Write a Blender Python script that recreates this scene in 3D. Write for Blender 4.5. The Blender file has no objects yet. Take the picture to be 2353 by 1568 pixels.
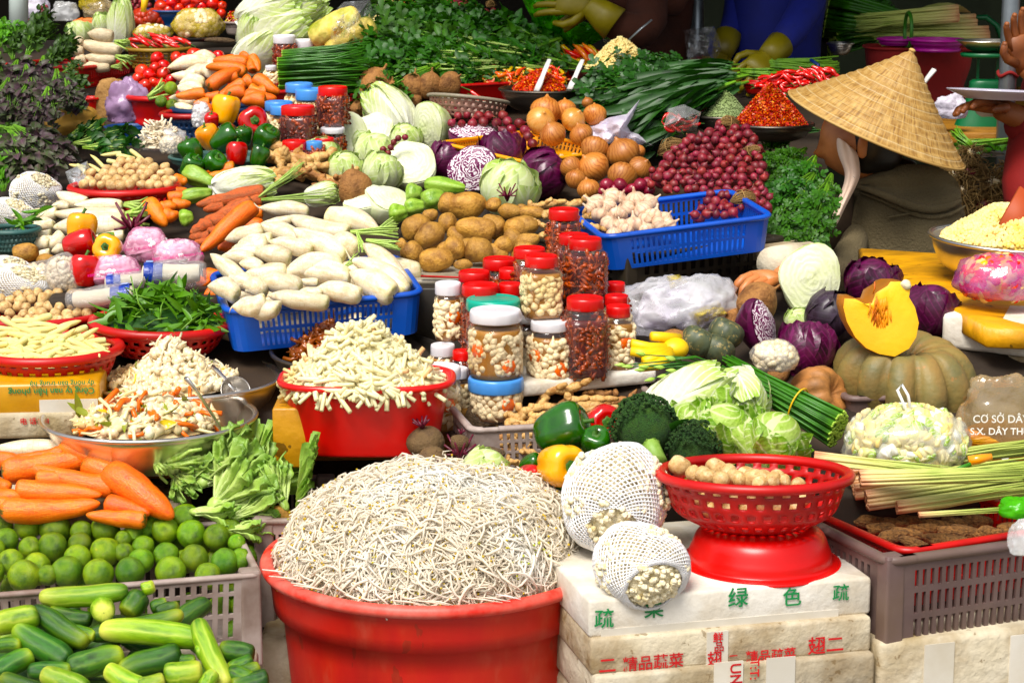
import bpy, math, random
import numpy as np
from mathutils import Vector, Matrix, Euler, noise
rnd = random.Random(11)
nr = np.random.RandomState(5)
pi = math.pi
SC = bpy.context.scene
COL = SC.collection
# ---------------------------------------------------------------- camera
F = 5000.0
PITCH = math.radians(11.5)
CP, SP = math.cos(PITCH), math.sin(PITCH)
CAM = Vector((0, 0, 1.6))
FWD = Vector((0, CP, -SP)); RGT = Vector((1, 0, 0)); DWN = Vector((0, -SP, -CP))
cd = bpy.data.cameras.new('camera'); cam = bpy.data.objects.new('camera', cd); COL.objects.link(cam)
cam.location = CAM; cam.rotation_euler = (pi/2 - PITCH, 0, 0)
cd.lens = 36*F/2352; cd.sensor_width = 36; cd.clip_end = 300; cd.clip_start = .05
cd.dof.use_dof = True; cd.dof.focus_distance = 4.5; cd.dof.aperture_fstop = 15
SC.camera = cam
def P(x, y, Z):
    "point seen at (x, y) of the 2352 px wide photograph, Z metres down the view axis"
    x, y, Z = float(x), float(y), float(Z)
    return CAM + Z*(FWD + (x-1176)/F*RGT + (y-784)/F*DWN)
ZT = [(-200,9.2),(0,7.6),(100,7.0),(200,6.5),(300,6.0),(450,5.3),(600,4.9),(750,4.5),(1000,4.1),(1275,3.85),(1500,3.6),(1700,3.42)]
def Z0(y):
    return float(np.interp(y, [a for a, b in ZT], [b for a, b in ZT]))
def plane_pt(x, y, z):
    d = FWD + (x-1176)/F*RGT + (y-784)/F*DWN
    return CAM + d*((z-CAM.z)/d.z)
CO = [0, 578, 1163, 1747.7]; RO = [0, 376.4, 752.8, 1136]
def D(i, j, *v):
    "crop coordinates -> photograph coordinates, pairs then plain sizes"
    return v
K = .2744
def cx(i, x): return CO[i] + x*K
def cy(j, y): return RO[j] + y*K
# ---------------------------------------------------------------- colours / materials
def lin(h, m=1.0):
    if not isinstance(h, str): return tuple(h)[:3] + (1,)
    h = h.lstrip('#'); r = []
    for k in (0, 2, 4):
        v = int(h[k:k+2], 16)/255
        v = v/12.92 if v <= .04045 else ((v+.055)/1.055)**2.4
        r.append(min(v*m, 1))
    return tuple(r) + (1,)
MATS = {}; M_ = {}
class NB:
    def __init__(s, name):
        s.m = bpy.data.materials.new(name); s.m.use_nodes = True
        s.t = s.m.node_tree; s.t.nodes.clear()
    def n(s, ty, **kw):
        nd = s.t.nodes.new(ty)
        for k, v in kw.items():
            if k.startswith('i_'):
                key = k[2:].replace('_', ' ')
                nd.inputs[key].default_value = v
            else: setattr(nd, k, v)
        return nd
    def l(s, a, b): s.t.links.new(a, b)
    def math(s, op, a, b=None, c=None):
        nd = s.n('ShaderNodeMath', operation=op)
        for k, v in enumerate((a, b, c)):
            if v is None: continue
            if isinstance(v, (int, float)): nd.inputs[k].default_value = v
            else: s.l(v, nd.inputs[k])
        return nd.outputs[0]
    def mix(s, fac, a, b, bt='MIX'):
        nd = s.n('ShaderNodeMix', data_type='RGBA', blend_type=bt)
        for k, v in ((0, fac), (6, a), (7, b)):
            if isinstance(v, (int, float)): nd.inputs[k].default_value = v
            elif isinstance(v, tuple): nd.inputs[k].default_value = v
            else: s.l(v, nd.inputs[k])
        return nd.outputs[2]
    def ramp(s, fac, stops, interp='LINEAR'):
        nd = s.n('ShaderNodeValToRGB'); cr = nd.color_ramp; cr.interpolation = interp
        while len(cr.elements) < len(stops): cr.elements.new(.5)
        for e, (p, c) in zip(cr.elements, stops):
            e.position = p; e.color = c if isinstance(c, tuple) else lin(c)
        s.l(fac, nd.inputs[0]); return nd.outputs[0]
def mat(name, cols, scale=6, rough=.5, bump=0, bscale=40, var=.12, hue=.0, vramp=None, ustripe=None,
        spots=None, rings=None, veins=None, metal=0, trans=0, sss=0, coat=0, coord='Object', dirt=None,
        spec=.5, detail=4, alpha=None, m=1.0, stretch=None, emit=None, sscale=.02):
    if name in MATS: return MATS[name]
    b = NB(name)
    tc = b.n('ShaderNodeTexCoord'); co = tc.outputs[coord]
    oi = b.n('ShaderNodeObjectInfo')
    off = b.n('ShaderNodeVectorMath', operation='SCALE'); off.inputs[0].default_value = (13.1, 7.7, 5.3)
    b.l(oi.outputs['Random'], off.inputs['Scale'])
    ad = b.n('ShaderNodeVectorMath', operation='ADD'); b.l(co, ad.inputs[0]); b.l(off.outputs[0], ad.inputs[1])
    src = ad.outputs[0]
    if stretch:
        mp = b.n('ShaderNodeMapping'); mp.inputs['Scale'].default_value = stretch; b.l(src, mp.inputs[0]); src = mp.outputs[0]
    def noi(sc, det=detail, r=.55, v=None):
        nd = b.n('ShaderNodeTexNoise', i_Scale=sc, i_Detail=det, i_Roughness=r); b.l(v or src, nd.inputs['Vector']); return nd.outputs[0]
    L = lambda c: lin(c, m)
    n1 = noi(scale)
    if len(cols) == 1: cols = [cols[0], cols[0]]
    k = len(cols)
    st = [(.3 + .4*i/(k-1), L(c)) for i, c in enumerate(cols)]
    col = b.ramp(n1, st)
    uv = None
    if vramp or ustripe or rings or veins:
        sp = b.n('ShaderNodeSeparateXYZ'); b.l(tc.outputs['UV'], sp.inputs[0]); uv = sp.outputs
    if ustripe:   # (count, colour, sharp, strength)
        cnt, c, sh, stg = ustripe
        d = b.math('MULTIPLY_ADD', noi(3, 2), .12, uv[0])
        w = b.math('SINE', b.math('MULTIPLY', d, 2*pi*cnt))
        w = b.math('POWER', b.math('MULTIPLY_ADD', w, .5, .5), sh)
        col = b.mix(b.math('MULTIPLY', w, stg), col, L(c))
    if rings:     # (count, colour, sharp, strength) along v, broken up by noise
        cnt, c, sh, stg = rings
        d = b.math('MULTIPLY_ADD', noi(2, 2), .06, uv[1])
        w = b.math('SINE', b.math('MULTIPLY', d, 2*pi*cnt))
        w = b.math('POWER', b.math('MULTIPLY_ADD', w, .5, .5), sh)
        brk = b.math('GREATER_THAN', noi(9, 2), .52)
        col = b.mix(b.math('MULTIPLY', b.math('MULTIPLY', w, brk), stg), col, L(c))
    if vramp:     # [(v, colour, amount)]
        cr = b.ramp(b.math('MULTIPLY_ADD', b.math('SUBTRACT', n1, .5), .25, uv[1]), [(p, L(c)) for p, c, a in vramp])
        am = b.ramp(b.math('MULTIPLY_ADD', b.math('SUBTRACT', n1, .5), .25, uv[1]), [(p, (a, a, a, 1)) for p, c, a in vramp])
        col = b.mix(am, col, cr)
    if veins:     # (colour, side veins, strength)
        c, cnt, stg = veins
        au = b.math('ABSOLUTE', b.math('SUBTRACT', uv[0], .5))
        mid = b.math('LESS_THAN', au, .035)
        w = b.math('SINE', b.math('MULTIPLY', b.math('SUBTRACT', uv[1], b.math('MULTIPLY', au, .9)), 2*pi*cnt))
        w = b.math('POWER', b.math('MULTIPLY_ADD', w, .5, .5), 9)
        w = b.math('MAXIMUM', mid, w)
        col = b.mix(b.math('MULTIPLY', w, stg), col, L(c))
    if spots:     # (scale, threshold, colour, strength)
        sc_, th, c, stg = spots
        f = b.math('GREATER_THAN', noi(sc_, 3, .6), th)
        col = b.mix(b.math('MULTIPLY', f, stg), col, L(c))
    if dirt:      # (scale, colour, strength) soft large patches
        sc_, c, stg = dirt
        f = b.ramp(noi(sc_, 5, .65), [(.42, (0, 0, 0, 1)), (.68, (1, 1, 1, 1))])
        col = b.mix(b.math('MULTIPLY', f, stg), col, L(c))
    hs = b.n('ShaderNodeHueSaturation')
    b.l(col, hs.inputs['Color'])
    b.l(b.math('MULTIPLY_ADD', oi.outputs['Random'], 2*var, 1-var), hs.inputs['Value'])
    if hue:
        r2 = b.math('FRACT', b.math('MULTIPLY', oi.outputs['Random'], 7.31))
        b.l(b.math('MULTIPLY_ADD', r2, 2*hue, .5-hue), hs.inputs['Hue'])
    hs.inputs['Saturation'].default_value = 1.12
    gm = b.n('ShaderNodeGamma', i_Gamma=1.22); b.l(hs.outputs[0], gm.inputs[0]); col = gm.outputs[0]
    p = b.n('ShaderNodeBsdfPrincipled', i_Metallic=metal)
    b.l(col, p.inputs['Base Color'])
    if isinstance(rough, tuple):
        b.l(b.math('MULTIPLY_ADD', noi(scale*2), rough[1]-rough[0], rough[0]), p.inputs['Roughness'])
    else: p.inputs['Roughness'].default_value = rough
    p.inputs['Specular IOR Level'].default_value = spec
    if coat: p.inputs['Coat Weight'].default_value = coat; p.inputs['Coat Roughness'].default_value = .15
    if sss:
        p.inputs['Subsurface Weight'].default_value = sss; p.inputs['Subsurface Radius'].default_value = (1, .6, .35); p.inputs['Subsurface Scale'].default_value = sscale
    if bump:
        bn = b.n('ShaderNodeBump', i_Strength=bump, i_Distance=.01)
        b.l(noi(bscale, 4), bn.inputs['Height']); b.l(bn.outputs[0], p.inputs['Normal'])
    out = b.n('ShaderNodeOutputMaterial'); sh = p.outputs[0]
    if trans:
        tr = b.n('ShaderNodeBsdfTranslucent'); b.l(col, tr.inputs[0])
        mx = b.n('ShaderNodeMixShader', i_Fac=trans); b.l(sh, mx.inputs[1]); b.l(tr.outputs[0], mx.inputs[2]); sh = mx.outputs[0]
    b.l(sh, out.inputs[0])
    MATS[name] = b.m; M_[name] = b.m; return b.m
def film(name, col='#ffffff', opac=.12, rough=.15, gl=.25, milky=None, wr=None):
    "thin clear plastic: mostly see-through, fresnel gloss, a milky share"
    if name in MATS: return MATS[name]
    b = NB(name)
    tr = b.n('ShaderNodeBsdfTransparent'); tr.inputs[0].default_value = lin('#ffffff')
    df = b.n('ShaderNodeBsdfDiffuse'); df.inputs[0].default_value = lin(milky or col)
    gs = b.n('ShaderNodeBsdfGlossy', i_Roughness=rough); gs.inputs[0].default_value = (1, 1, 1, 1)
    lw = b.n('ShaderNodeLayerWeight', i_Blend=.35)
    tc = b.n('ShaderNodeTexCoord'); nz = b.n('ShaderNodeTexNoise', i_Scale=wr or 14, i_Detail=5, i_Roughness=.6); b.l(tc.outputs['Object'], nz.inputs[0])
    bn = b.n('ShaderNodeBump', i_Strength=.5 if wr else .05, i_Distance=.02); b.l(nz.outputs[0], bn.inputs['Height'])
    b.l(bn.outputs[0], gs.inputs['Normal']); b.l(bn.outputs[0], lw.inputs['Normal'])
    f1 = b.math('ADD', b.math('MULTIPLY', b.ramp(nz.outputs[0], [(.4, (0, 0, 0, 1)), (.7, (1, 1, 1, 1))]), opac), opac)
    m1 = b.n('ShaderNodeMixShader'); b.l(f1, m1.inputs[0]); b.l(tr.outputs[0], m1.inputs[1]); b.l(df.outputs[0], m1.inputs[2])
    f2 = b.math('MINIMUM', b.math('MULTIPLY_ADD', lw.outputs['Fresnel'], gl*1.1, gl*.1), .6)
    m2 = b.n('ShaderNodeMixShader'); b.l(f2, m2.inputs[0]); b.l(m1.outputs[0], m2.inputs[1]); b.l(gs.outputs[0], m2.inputs[2])
    o = b.n('ShaderNodeOutputMaterial'); b.l(m2.outputs[0], o.inputs[0])
    MATS[name] = b.m; M_[name] = b.m; return b.m
# ---------------------------------------------------------------- geometry
class G:
    "quads with per-loop uv"
    def __init__(s, V, Q, UV, mi=None):
        s.V = np.asarray(V, float).reshape(-1, 3); s.Q = np.asarray(Q, np.int64).reshape(-1, 4)
        s.UV = np.asarray(UV, float).reshape(-1, 4, 2); s.mi = np.zeros(len(s.Q), int) if mi is None else np.asarray(mi, int)
    def x(s, M):
        M = np.array(M); return G(s.V @ M[:3, :3].T + M[:3, 3], s.Q, s.UV, s.mi)
    def m(s, i): return G(s.V, s.Q, s.UV, np.full(len(s.Q), i))
def cat_(gs):
    o = 0; V = []; Q = []; U = []; I = []
    for g in gs:
        V.append(g.V); Q.append(g.Q + o); U.append(g.UV); I.append(g.mi); o += len(g.V)
    return G(np.concatenate(V), np.concatenate(Q), np.concatenate(U), np.concatenate(I))
def many(g, Ms):
    "one mesh out of N placed copies of a template"
    Ms = np.asarray(Ms, float); N = len(Ms); n = len(g.V)
    V = np.einsum('nij,vj->nvi', Ms[:, :3, :3], g.V) + Ms[:, None, :3, 3]
    Q = (g.Q[None] + (np.arange(N)*n)[:, None, None]).reshape(-1, 4)
    return G(V.reshape(-1, 3), Q, np.tile(g.UV, (N, 1, 1)), np.tile(g.mi, N))
def grid(pts, wrap=True, hole=None, vv=None):
    "pts (nv, nu, 3)"
    pts = np.asarray(pts, float); nv, nu = pts.shape[:2]; V = pts.reshape(-1, 3); Q = []; U = []
    vv = np.linspace(0, 1, nv) if vv is None else vv
    cols = nu if wrap else nu-1; du = 1.0/(cols)
    for j in range(nv-1):
        for i in range(cols):
            if hole and hole(i, j): continue
            a = j*nu+i; b_ = j*nu+(i+1) % nu
            Q.append((a, b_, b_+nu, a+nu)); U.append(((i*du, vv[j]), ((i+1)*du, vv[j]), ((i+1)*du, vv[j+1]), (i*du, vv[j+1])))
    return G(V, Q, U)
def smoothp(prof, n):
    p = np.array(prof, float); t = np.linspace(0, len(p)-1, n); out = []
    for q in t:
        i = min(int(q), len(p)-2); f = q-i
        p0 = p[max(i-1, 0)]; p1 = p[i]; p2 = p[i+1]; p3 = p[min(i+2, len(p)-1)]
        out.append(.5*((2*p1)+(-p0+p2)*f+(2*p0-5*p1+4*p2-p3)*f*f+(-p0+3*p1-3*p2+p3)*f**3))
    return np.array(out)
def rev(prof, nu=24, nv=16, lobe=None, ns=0, nf=2.5, seed=0, sm=True, sq=1.0):
    "surface of revolution about z; prof (r, z); lobe(phi, t) scales r; sq superellipse power"
    p = smoothp(prof, nv) if sm else np.array(prof, float); nv = len(p)
    ph = np.arange(nu)*2*pi/nu; pts = np.zeros((nv, nu, 3))
    for j in range(nv):
        for i in range(nu):
            r = max(p[j][0], 1e-4); z = p[j][1]
            if lobe:
                q = lobe(ph[i], j/(nv-1)); 
                if isinstance(q, tuple): r *= q[0]; z += q[1]
                else: r *= q
            c, s_ = math.cos(ph[i]), math.sin(ph[i])
            if sq != 1: k = (abs(c)**sq+abs(s_)**sq)**(-1/sq); r *= k
            pts[j, i] = (r*c, r*s_, z)
            if ns:
                d = noise.noise(Vector(pts[j, i])*nf+Vector((seed, seed*2, 0)))*ns
                pts[j, i] *= 1+d
    return grid(pts)
SPH = [(0.001, -.5), (.19, -.462), (.354, -.354), (.462, -.19), (.5, 0), (.462, .19), (.354, .354), (.19, .462), (0.001, .5)]
def ball(nu=20, nv=13, **k): return rev(SPH, nu, nv, **k)
def tube(path, rad, ns=8, cap=True, flat=1.0, ang=None):
    "tube along points with radii"
    path = [Vector(p) for p in path]; n = len(path)
    rad = [rad]*n if isinstance(rad, (int, float)) else list(rad)
    if cap:
        a = (path[0]-path[1]).normalized()*1e-4; b = (path[-1]-path[-2]).normalized()*1e-4
        path = [path[0]+a]+path+[path[-1]+b]; rad = [1e-5]+rad+[1e-5]; n += 2
    pts = np.zeros((n, ns, 3)); up = None; L = [0]
    for i in range(n):
        t = (path[min(i+1, n-1)]-path[max(i-1, 0)]).normalized()
        if up is None: up = Vector((0, 0, 1)) if abs(t.z) < .9 else Vector((1, 0, 0))
        s_ = t.cross(up)
        if s_.length < 1e-6: s_ = t.cross(Vector((0, 1, .1)))
        s_.normalize(); up = s_.cross(t).normalized()
        if i: L.append(L[-1]+(path[i]-path[i-1]).length)
        for k in range(ns):
            a = 2*pi*k/ns
            v = path[i]+s_*math.cos(a)*rad[i]+up*math.sin(a)*rad[i]*flat
            pts[i, k] = v
    L = np.array(L)/max(L[-1], 1e-9)
    return grid(pts, vv=L)
def stickg(prof, ns=12, nv=18, bend=0, noise_=0, nf=3, seed=0, lobe=None):
    "long vegetable lying on x from -.5 to .5; prof (x, r) with r in diameters (max .5)"
    p = smoothp(prof, nv); pts = np.zeros((nv, ns, 3)); vv = p[:, 0]+.5
    for j in range(nv):
        x, r = p[j]; r = max(r, .001)
        oy = bend*math.cos(x*pi)*1.0; oz = noise_*noise.noise(Vector((x*3, seed, 0)))
        for k in range(ns):
            a = 2*pi*k/ns; q = 1+noise_*noise.noise(Vector((x*nf*2, math.cos(a)*.8+seed, math.sin(a)*.8)))
            if lobe: q *= lobe(a, x+.5)
            pts[j, k] = (x, oy+r*q*math.cos(a), oz+r*q*math.sin(a))
    return grid(pts, vv=vv)
def box(x0, y0, z0, x1, y1, z1, bev=0):
    if not bev:
        V = [(x, y, z) for z in (z0, z1) for y in (y0, y1) for x in (x0, x1)]
        Q = [(0, 2, 3, 1), (4, 5, 7, 6), (0, 1, 5, 4), (2, 6, 7, 3), (1, 3, 7, 5), (0, 4, 6, 2)]
        return G(V, Q, [((0, 0), (1, 0), (1, 1), (0, 1))]*6)
    b = bev; pr = []
    rings = [(z0, b*1.0, 1), (z0+b*.3, b*.3, 0), (z0+b, 0, 0), (z1-b, 0, 0), (z1-b*.3, b*.3, 0), (z1, b*1.0, 1)]
    pts = []
    cxm, cym = (x0+x1)/2, (y0+y1)/2
    def ring(z, ins, rr):
        o = []
        for (sx, sy, a0) in ((1, -1, -pi/2), (1, 1, 0), (-1, 1, pi/2), (-1, -1, pi)):
            ccx = (x1-b if sx > 0 else x0+b); ccy = (y1-b if sy > 0 else y0+b)
            for k in range(4):
                a = a0+k*pi/6; o.append((ccx+(b-ins)*math.cos(a), ccy+(b-ins)*math.sin(a), z))
        return o
    pts = [[(cxm+(p[0]-cxm)*.001, cym+(p[1]-cym)*.001, z0) for p in ring(z0, 0, 0)]]
    pts += [ring(z, i_, 0) for z, i_, q in rings]
    pts += [[(cxm+(p[0]-cxm)*.001, cym+(p[1]-cym)*.001, z1) for p in ring(z1, 0, 0)]]
    return grid(np.array(pts))
def mesh(name, g, mats, smooth=True):
    me = bpy.data.meshes.new(name); nq = len(g.Q)
    me.vertices.add(len(g.V)); me.vertices.foreach_set('co', g.V.astype(np.float32).ravel())
    me.loops.add(nq*4); me.loops.foreach_set('vertex_index', g.Q.astype(np.int32).ravel())
    me.polygons.add(nq); me.polygons.foreach_set('loop_start', np.arange(nq, dtype=np.int32)*4)
    me.polygons.foreach_set('material_index', g.mi.astype(np.int32))
    me.polygons.foreach_set('use_smooth', np.full(nq, smooth))
    uv = me.uv_layers.new(name='UVMap'); uv.data.foreach_set('uv', g.UV.astype(np.float32).ravel())
    for m_ in (mats if isinstance(mats, (list, tuple)) else [mats]): me.materials.append(m_)
    me.update(calc_edges=True); return me
# ---------------------------------------------------------------- objects
def tag(o, label=None, cat=None, group=None, kind=None):
    if label: o['label'] = label
    if cat: o['category'] = cat
    if group: o['group'] = group
    if kind: o['kind'] = kind
    return o
def ob(name, me, parent=None, M=None, mods=()):
    o = bpy.data.objects.new(name, me); COL.objects.link(o)
    if parent is not None: o.parent = parent
    if M is not None: o.matrix_local = M
    for f in mods: f(o)
    return o
def solid(t, off=-1):
    def f(o):
        m_ = o.modifiers.new('thickness', 'SOLIDIFY'); m_.thickness = t; m_.offset = off
    return f
def sub(n=1):
    def f(o):
        m_ = o.modifiers.new('smooth', 'SUBSURF'); m_.levels = n; m_.render_levels = n
    return f
class Kind:
    "a kind of thing: root mesh (or Empty) and part meshes [(name, mesh, mods, [subparts])]"
    def __init__(s, name, cat, parts, mods=()):
        s.name, s.cat, s.parts, s.mods = name, cat, parts, mods
def put(kind, M, label=None, group=None, name=None, cat=None):
    M = Matrix(M)
    if isinstance(kind.parts, bpy.types.Mesh):
        o = ob(name or kind.name, kind.parts, M=M, mods=kind.mods)
    else:
        o = bpy.data.objects.new(name or kind.name, None); COL.objects.link(o); o.empty_display_size = .02; o.matrix_local = M
        def rec(parts, par):
            for p in parts:
                c = ob(p[0], p[1], par, mods=p[2] if len(p) > 2 else ())
                if len(p) > 3: rec(p[3], c)
        rec(kind.parts, o)
    return tag(o, label, cat or kind.cat, group)
def rotM(rx=0, ry=0, rz=0): return Euler((rx, ry, rz)).to_matrix().to_4x4()
def scM(a, b=None, c=None):
    b = a if b is None else b; c = a if c is None else c
    return Matrix.Diagonal((a, b, c, 1))
def T(v): return Matrix.Translation(v)
def rrot(): return rotM(rnd.uniform(0, 6.3), rnd.uniform(0, 6.3), rnd.uniform(0, 6.3))
def pick(k): return rnd.choice(k) if isinstance(k, list) else k
def at_ball(kinds, x, y, d, Z=None, rot=None, sq=(1, 1, 1), **kw):
    Z = Z0(y) if Z is None else Z; s_ = d*Z/F
    M = T(P(x, y, Z)) @ (rrot() if rot is None else rotM(*rot)) @ scM(s_*sq[0], s_*sq[1], s_*sq[2])
    return put(pick(kinds), M, **kw)
def axis_M(a, b, w, roll=None):
    "unit stick on x from a to b with diameter w"
    d = b-a; L = d.length; X = d.normalized(); up = Vector((0, 0, 1)) if abs(X.z) < .95 else Vector((0, 1, 0))
    Y = up.cross(X).normalized(); Zv = X.cross(Y)
    R_ = Matrix((X, Y, Zv)).transposed().to_4x4()
    return T((a+b)/2) @ R_ @ rotM(rnd.uniform(0, 6.3) if roll is None else roll) @ scM(L, w, w)
def at_stick(kinds, x1, y1, x2, y2, w, Z=None, tilt=.8, roll=None, dz=0, **kw):
    yc = (y1+y2)/2; Z = (Z0(yc) if Z is None else Z)+dz; k = tilt*Z/F
    a = P(x1, y1, Z+k*(yc-y1)); b = P(x2, y2, Z+k*(yc-y2))
    return put(pick(kinds), axis_M(a, b, w*Z/F, roll), **kw)
ORD = ['first', 'second', 'third', 'fourth', 'fifth', 'sixth', 'seventh', 'eighth', 'ninth', 'tenth', 'eleventh', 'twelfth']
def label_pile(items, desc, where, group, rows=None):
    "items [(obj, x, y)]: say row and place from the left"
    if not items: return
    n = len(items)
    if n == 1: items[0][0]['label'] = f'{desc} {where}'; return
    for o, x, y in items: o['group'] = group
    if n > 60:
        for o, x, y in items: o['label'] = f'{desc} {where}'
        return
    rows = rows or (1 if n <= 5 else 2 if n <= 10 else 3 if n <= 24 else 5)
    RN = {1: [''], 2: ['upper row', 'lower row'], 3: ['top row', 'middle row', 'bottom row'], 5: ['top row', 'second row', 'middle row', 'fourth row', 'bottom row']}[rows]
    s_ = sorted(items, key=lambda q: q[2]); per = math.ceil(n/rows)
    for r in range(rows):
        row = sorted(s_[r*per:(r+1)*per], key=lambda q: q[1])
        for k, (o, x, y) in enumerate(row):
            pos = 'leftmost' if k == 0 else 'rightmost' if k == len(row)-1 else (ORD[k] if k < 12 else 'far right')+' from left'
            o['label'] = f'{desc} {where}, ' + (f'{RN[r]}, ' if RN[r] else '') + pos
def inpoly(x, y, poly):
    c = False; n = len(poly); j = n-1
    for i in range(n):
        if (poly[i][1] > y) != (poly[j][1] > y) and x < (poly[j][0]-poly[i][0])*(y-poly[i][1])/(poly[j][1]-poly[i][1])+poly[i][0]: c = not c
        j = i
    return c
def fillp(poly, dx, dy, jit=.25, skip=0):
    "staggered, jittered points inside a pixel polygon, back to front"
    xs = [p[0] for p in poly]; ys = [p[1] for p in poly]; out = []; y = min(ys); r = 0
    while y <= max(ys):
        x = min(xs)+(dx/2 if r % 2 else 0)
        while x <= max(xs):
            a = x+rnd.uniform(-jit, jit)*dx; b = y+rnd.uniform(-jit, jit)*dy
            if inpoly(a, b, poly) and rnd.random() >= skip: out.append((a, b))
            x += dx
        y += dy; r += 1
    return out
def CP_(i, j, pts): return [(cx(i, p[0]), cy(j, p[1])) for p in pts]
# ================================================================ materials

def mm(k, *a, **kw): M_[k] = mat(k, *a, **kw); return M_[k]
mm('carrot', ['#F07A14', '#FA9226', '#EA6C10'], scale=5, rough=.38, rings=(26, '#FFC080', 30, .75), vramp=[(0, '#5B5A20', 1), (.02, '#8A7A2A', .9), (.05, '#F0741C', 0)], bump=.25, bscale=25, hue=.008, dirt=(3, '#C75A1C', .35))
mm('dirty_carrot', ['#C8683C', '#D88458', '#A85A38'], scale=6, rough=.6, rings=(22, '#8C5636', 14, .6), vramp=[(0, '#4A4420', 1), (.03, '#6E5A2C', .9), (.07, '#C87044', 0)], bump=.4, bscale=22, dirt=(4, '#8A6446', .6))
mm('daikon', ['#F6EEDA', '#F0E4C8', '#FAF4E6'], scale=3, rough=.42, rings=(14, '#C8A878', 60, .7), vramp=[(0, '#B8B878', .8), (.03, '#D8D8A8', .6), (.16, '#EEE6CC', .0)], bump=.12, bscale=18, sss=.15, dirt=(4, '#C8AC78', .55), spots=(20, .70, '#B89A6A', .5))
mm('daikon_grey', ['#E8DCC4', '#D8C8AA'], scale=4, rough=.6, bump=.15, dirt=(6, '#A89070', .5), spots=(22, .68, '#9A7C5A', .6))
mm('cucumber', ['#2E5C16', '#4A7C22', '#204412'], scale=3, rough=.36, ustripe=(7, '#7E9C3C', 6, .5), vramp=[(0, '#1E3C12', .5), (.35, '#2E5A1A', 0), (.75, '#86A83A', .3), (1, '#C2CC5A', .75)], bump=.3, bscale=60, var=.25, spots=(40, .70, '#C8D088', .35), hue=.012)
mm('cucumber_pale', ['#7CA22C', '#98B840', '#568220'], scale=3, rough=.36, ustripe=(7, '#CCD878', 5, .6), vramp=[(0, '#3C6A22', .6), (.25, '#6C9A34', .0), (.8, '#C2CC60', .4), (1, '#E2DE80', .8)], bump=.25, bscale=60, var=.15, hue=.01)
mm('lime', ['#4C7A14', '#80A428', '#305412'], scale=1.6, rough=.33, bump=.45, bscale=34, var=.28, hue=.018, dirt=(1.4, '#A8BE30', .65), spots=(9, .70, '#B0A070', .5), vramp=[(0, '#C8C060', .9), (.03, '#8AA030', .4), (.08, '#60902A', 0)])
mm('tomato', ['#D8240E', '#E43A18', '#C01808'], scale=2, rough=.22, coat=.3, var=.1, hue=.008)
mm('cherry_tomato', ['#B83C1C', '#C8502A'], scale=2, rough=.4)
mm('calyx', ['#3E6A22', '#5E8432'], scale=8, rough=.6)
mm('pepper_y', ['#FFB400', '#FFC41A'], scale=1.5, rough=.2, coat=.5, var=.04)
mm('pepper_o', ['#FF9E06', '#FFB224'], scale=1.5, rough=.2, coat=.5, var=.04)
mm('pepper_r', ['#C80E10', '#D41A14', '#A80A10'], scale=1.5, rough=.18, coat=.5, var=.06)
mm('pepper_g', ['#2C5E1A', '#3E7424', '#224C14'], scale=1.5, rough=.2, coat=.5, var=.15)
mm('potato', ['#BE9450', '#CCA462', '#9E763E'], scale=2.2, rough=.6, bump=.35, bscale=12, dirt=(2.0, '#86623A', .75), spots=(12, .68, '#5A4024', .6), var=.12)
mm('onion', ['#BE8250', '#CC9664', '#A86C40'], scale=2, rough=.45, ustripe=(22, '#8E4E24', 3, .6), coat=.05, var=.16, dirt=(2, '#E2A866', .5), bump=.08)
mm('onion_pale', ['#E0AC6C', '#D09450'], scale=2, rough=.34, ustripe=(26, '#B87838', 3, .4), coat=.25, dirt=(2, '#EED09C', .6))
mm('shallot', ['#7A1C34', '#A04050', '#4E1426'], scale=2.5, rough=.48, ustripe=(14, '#C86A74', 5, .3), coat=0, var=.3, hue=.012, vramp=[(0, '#B89468', 1), (.10, '#9A6048', .7), (.22, '#8C2038', 0), (.74, '#8C2038', 0), (.88, '#A87850', .75), (1, '#CCB080', 1)], dirt=(1.5, '#8A5A48', .5), m=.92)
mm('red_onion', ['#84203C', '#9A3048'], scale=2, rough=.35, ustripe=(20, '#C06070', 4, .4), coat=.2, var=.18)
mm('garlic', ['#EBD9C6', '#E0C6AC', '#F2E6D8'], scale=3, rough=.6, ustripe=(9, '#B88E84', 6, .6), var=.06, dirt=(3, '#C8A47E', .5), vramp=[(0, '#A07850', .8), (.08, '#D0B090', .1), (.3, '#E8D8C4', 0)])
mm('mush', ['#E6CFA4', '#DCC090', '#F0DEBC'], scale=2, rough=.55, dirt=(2.5, '#A87C48', .7), spots=(7, .68, '#7A5430', .8), bump=.2, bscale=10, var=.08)
mm('mush_white', ['#F2E8D4', '#E8D8BA'], scale=2, rough=.5, dirt=(2, '#D4B888', .5))
mm('cabbage', ['#D8E2A8', '#E6ECC4', '#BCD27C'], scale=2, rough=.42, veins=('#F6F7E0', 6, .45), vramp=[(0, '#F2F4D8', .6), (.6, '#DCE6A8', .2), (1, '#A8C458', .65)], trans=.12, var=.06, bump=.12, bscale=9, sss=.1)
mm('cabbage_cut', ['#F0EED0', '#F6F4DC', '#E4E6B6'], scale=3, rough=.45, bump=.5, bscale=7, sss=.1, var=.03)
mm('napa', ['#EEF0D0', '#F4F4E0', '#DCE6A8'], scale=3, rough=.4, veins=('#FBFBF0', 8, .7), vramp=[(0, '#FAFAF2', .9), (.45, '#F2F4DC', .5), (.8, '#CFE088', .7), (1, '#A8C850', .85)], trans=.15, var=.04, bump=.2, bscale=14)
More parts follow.
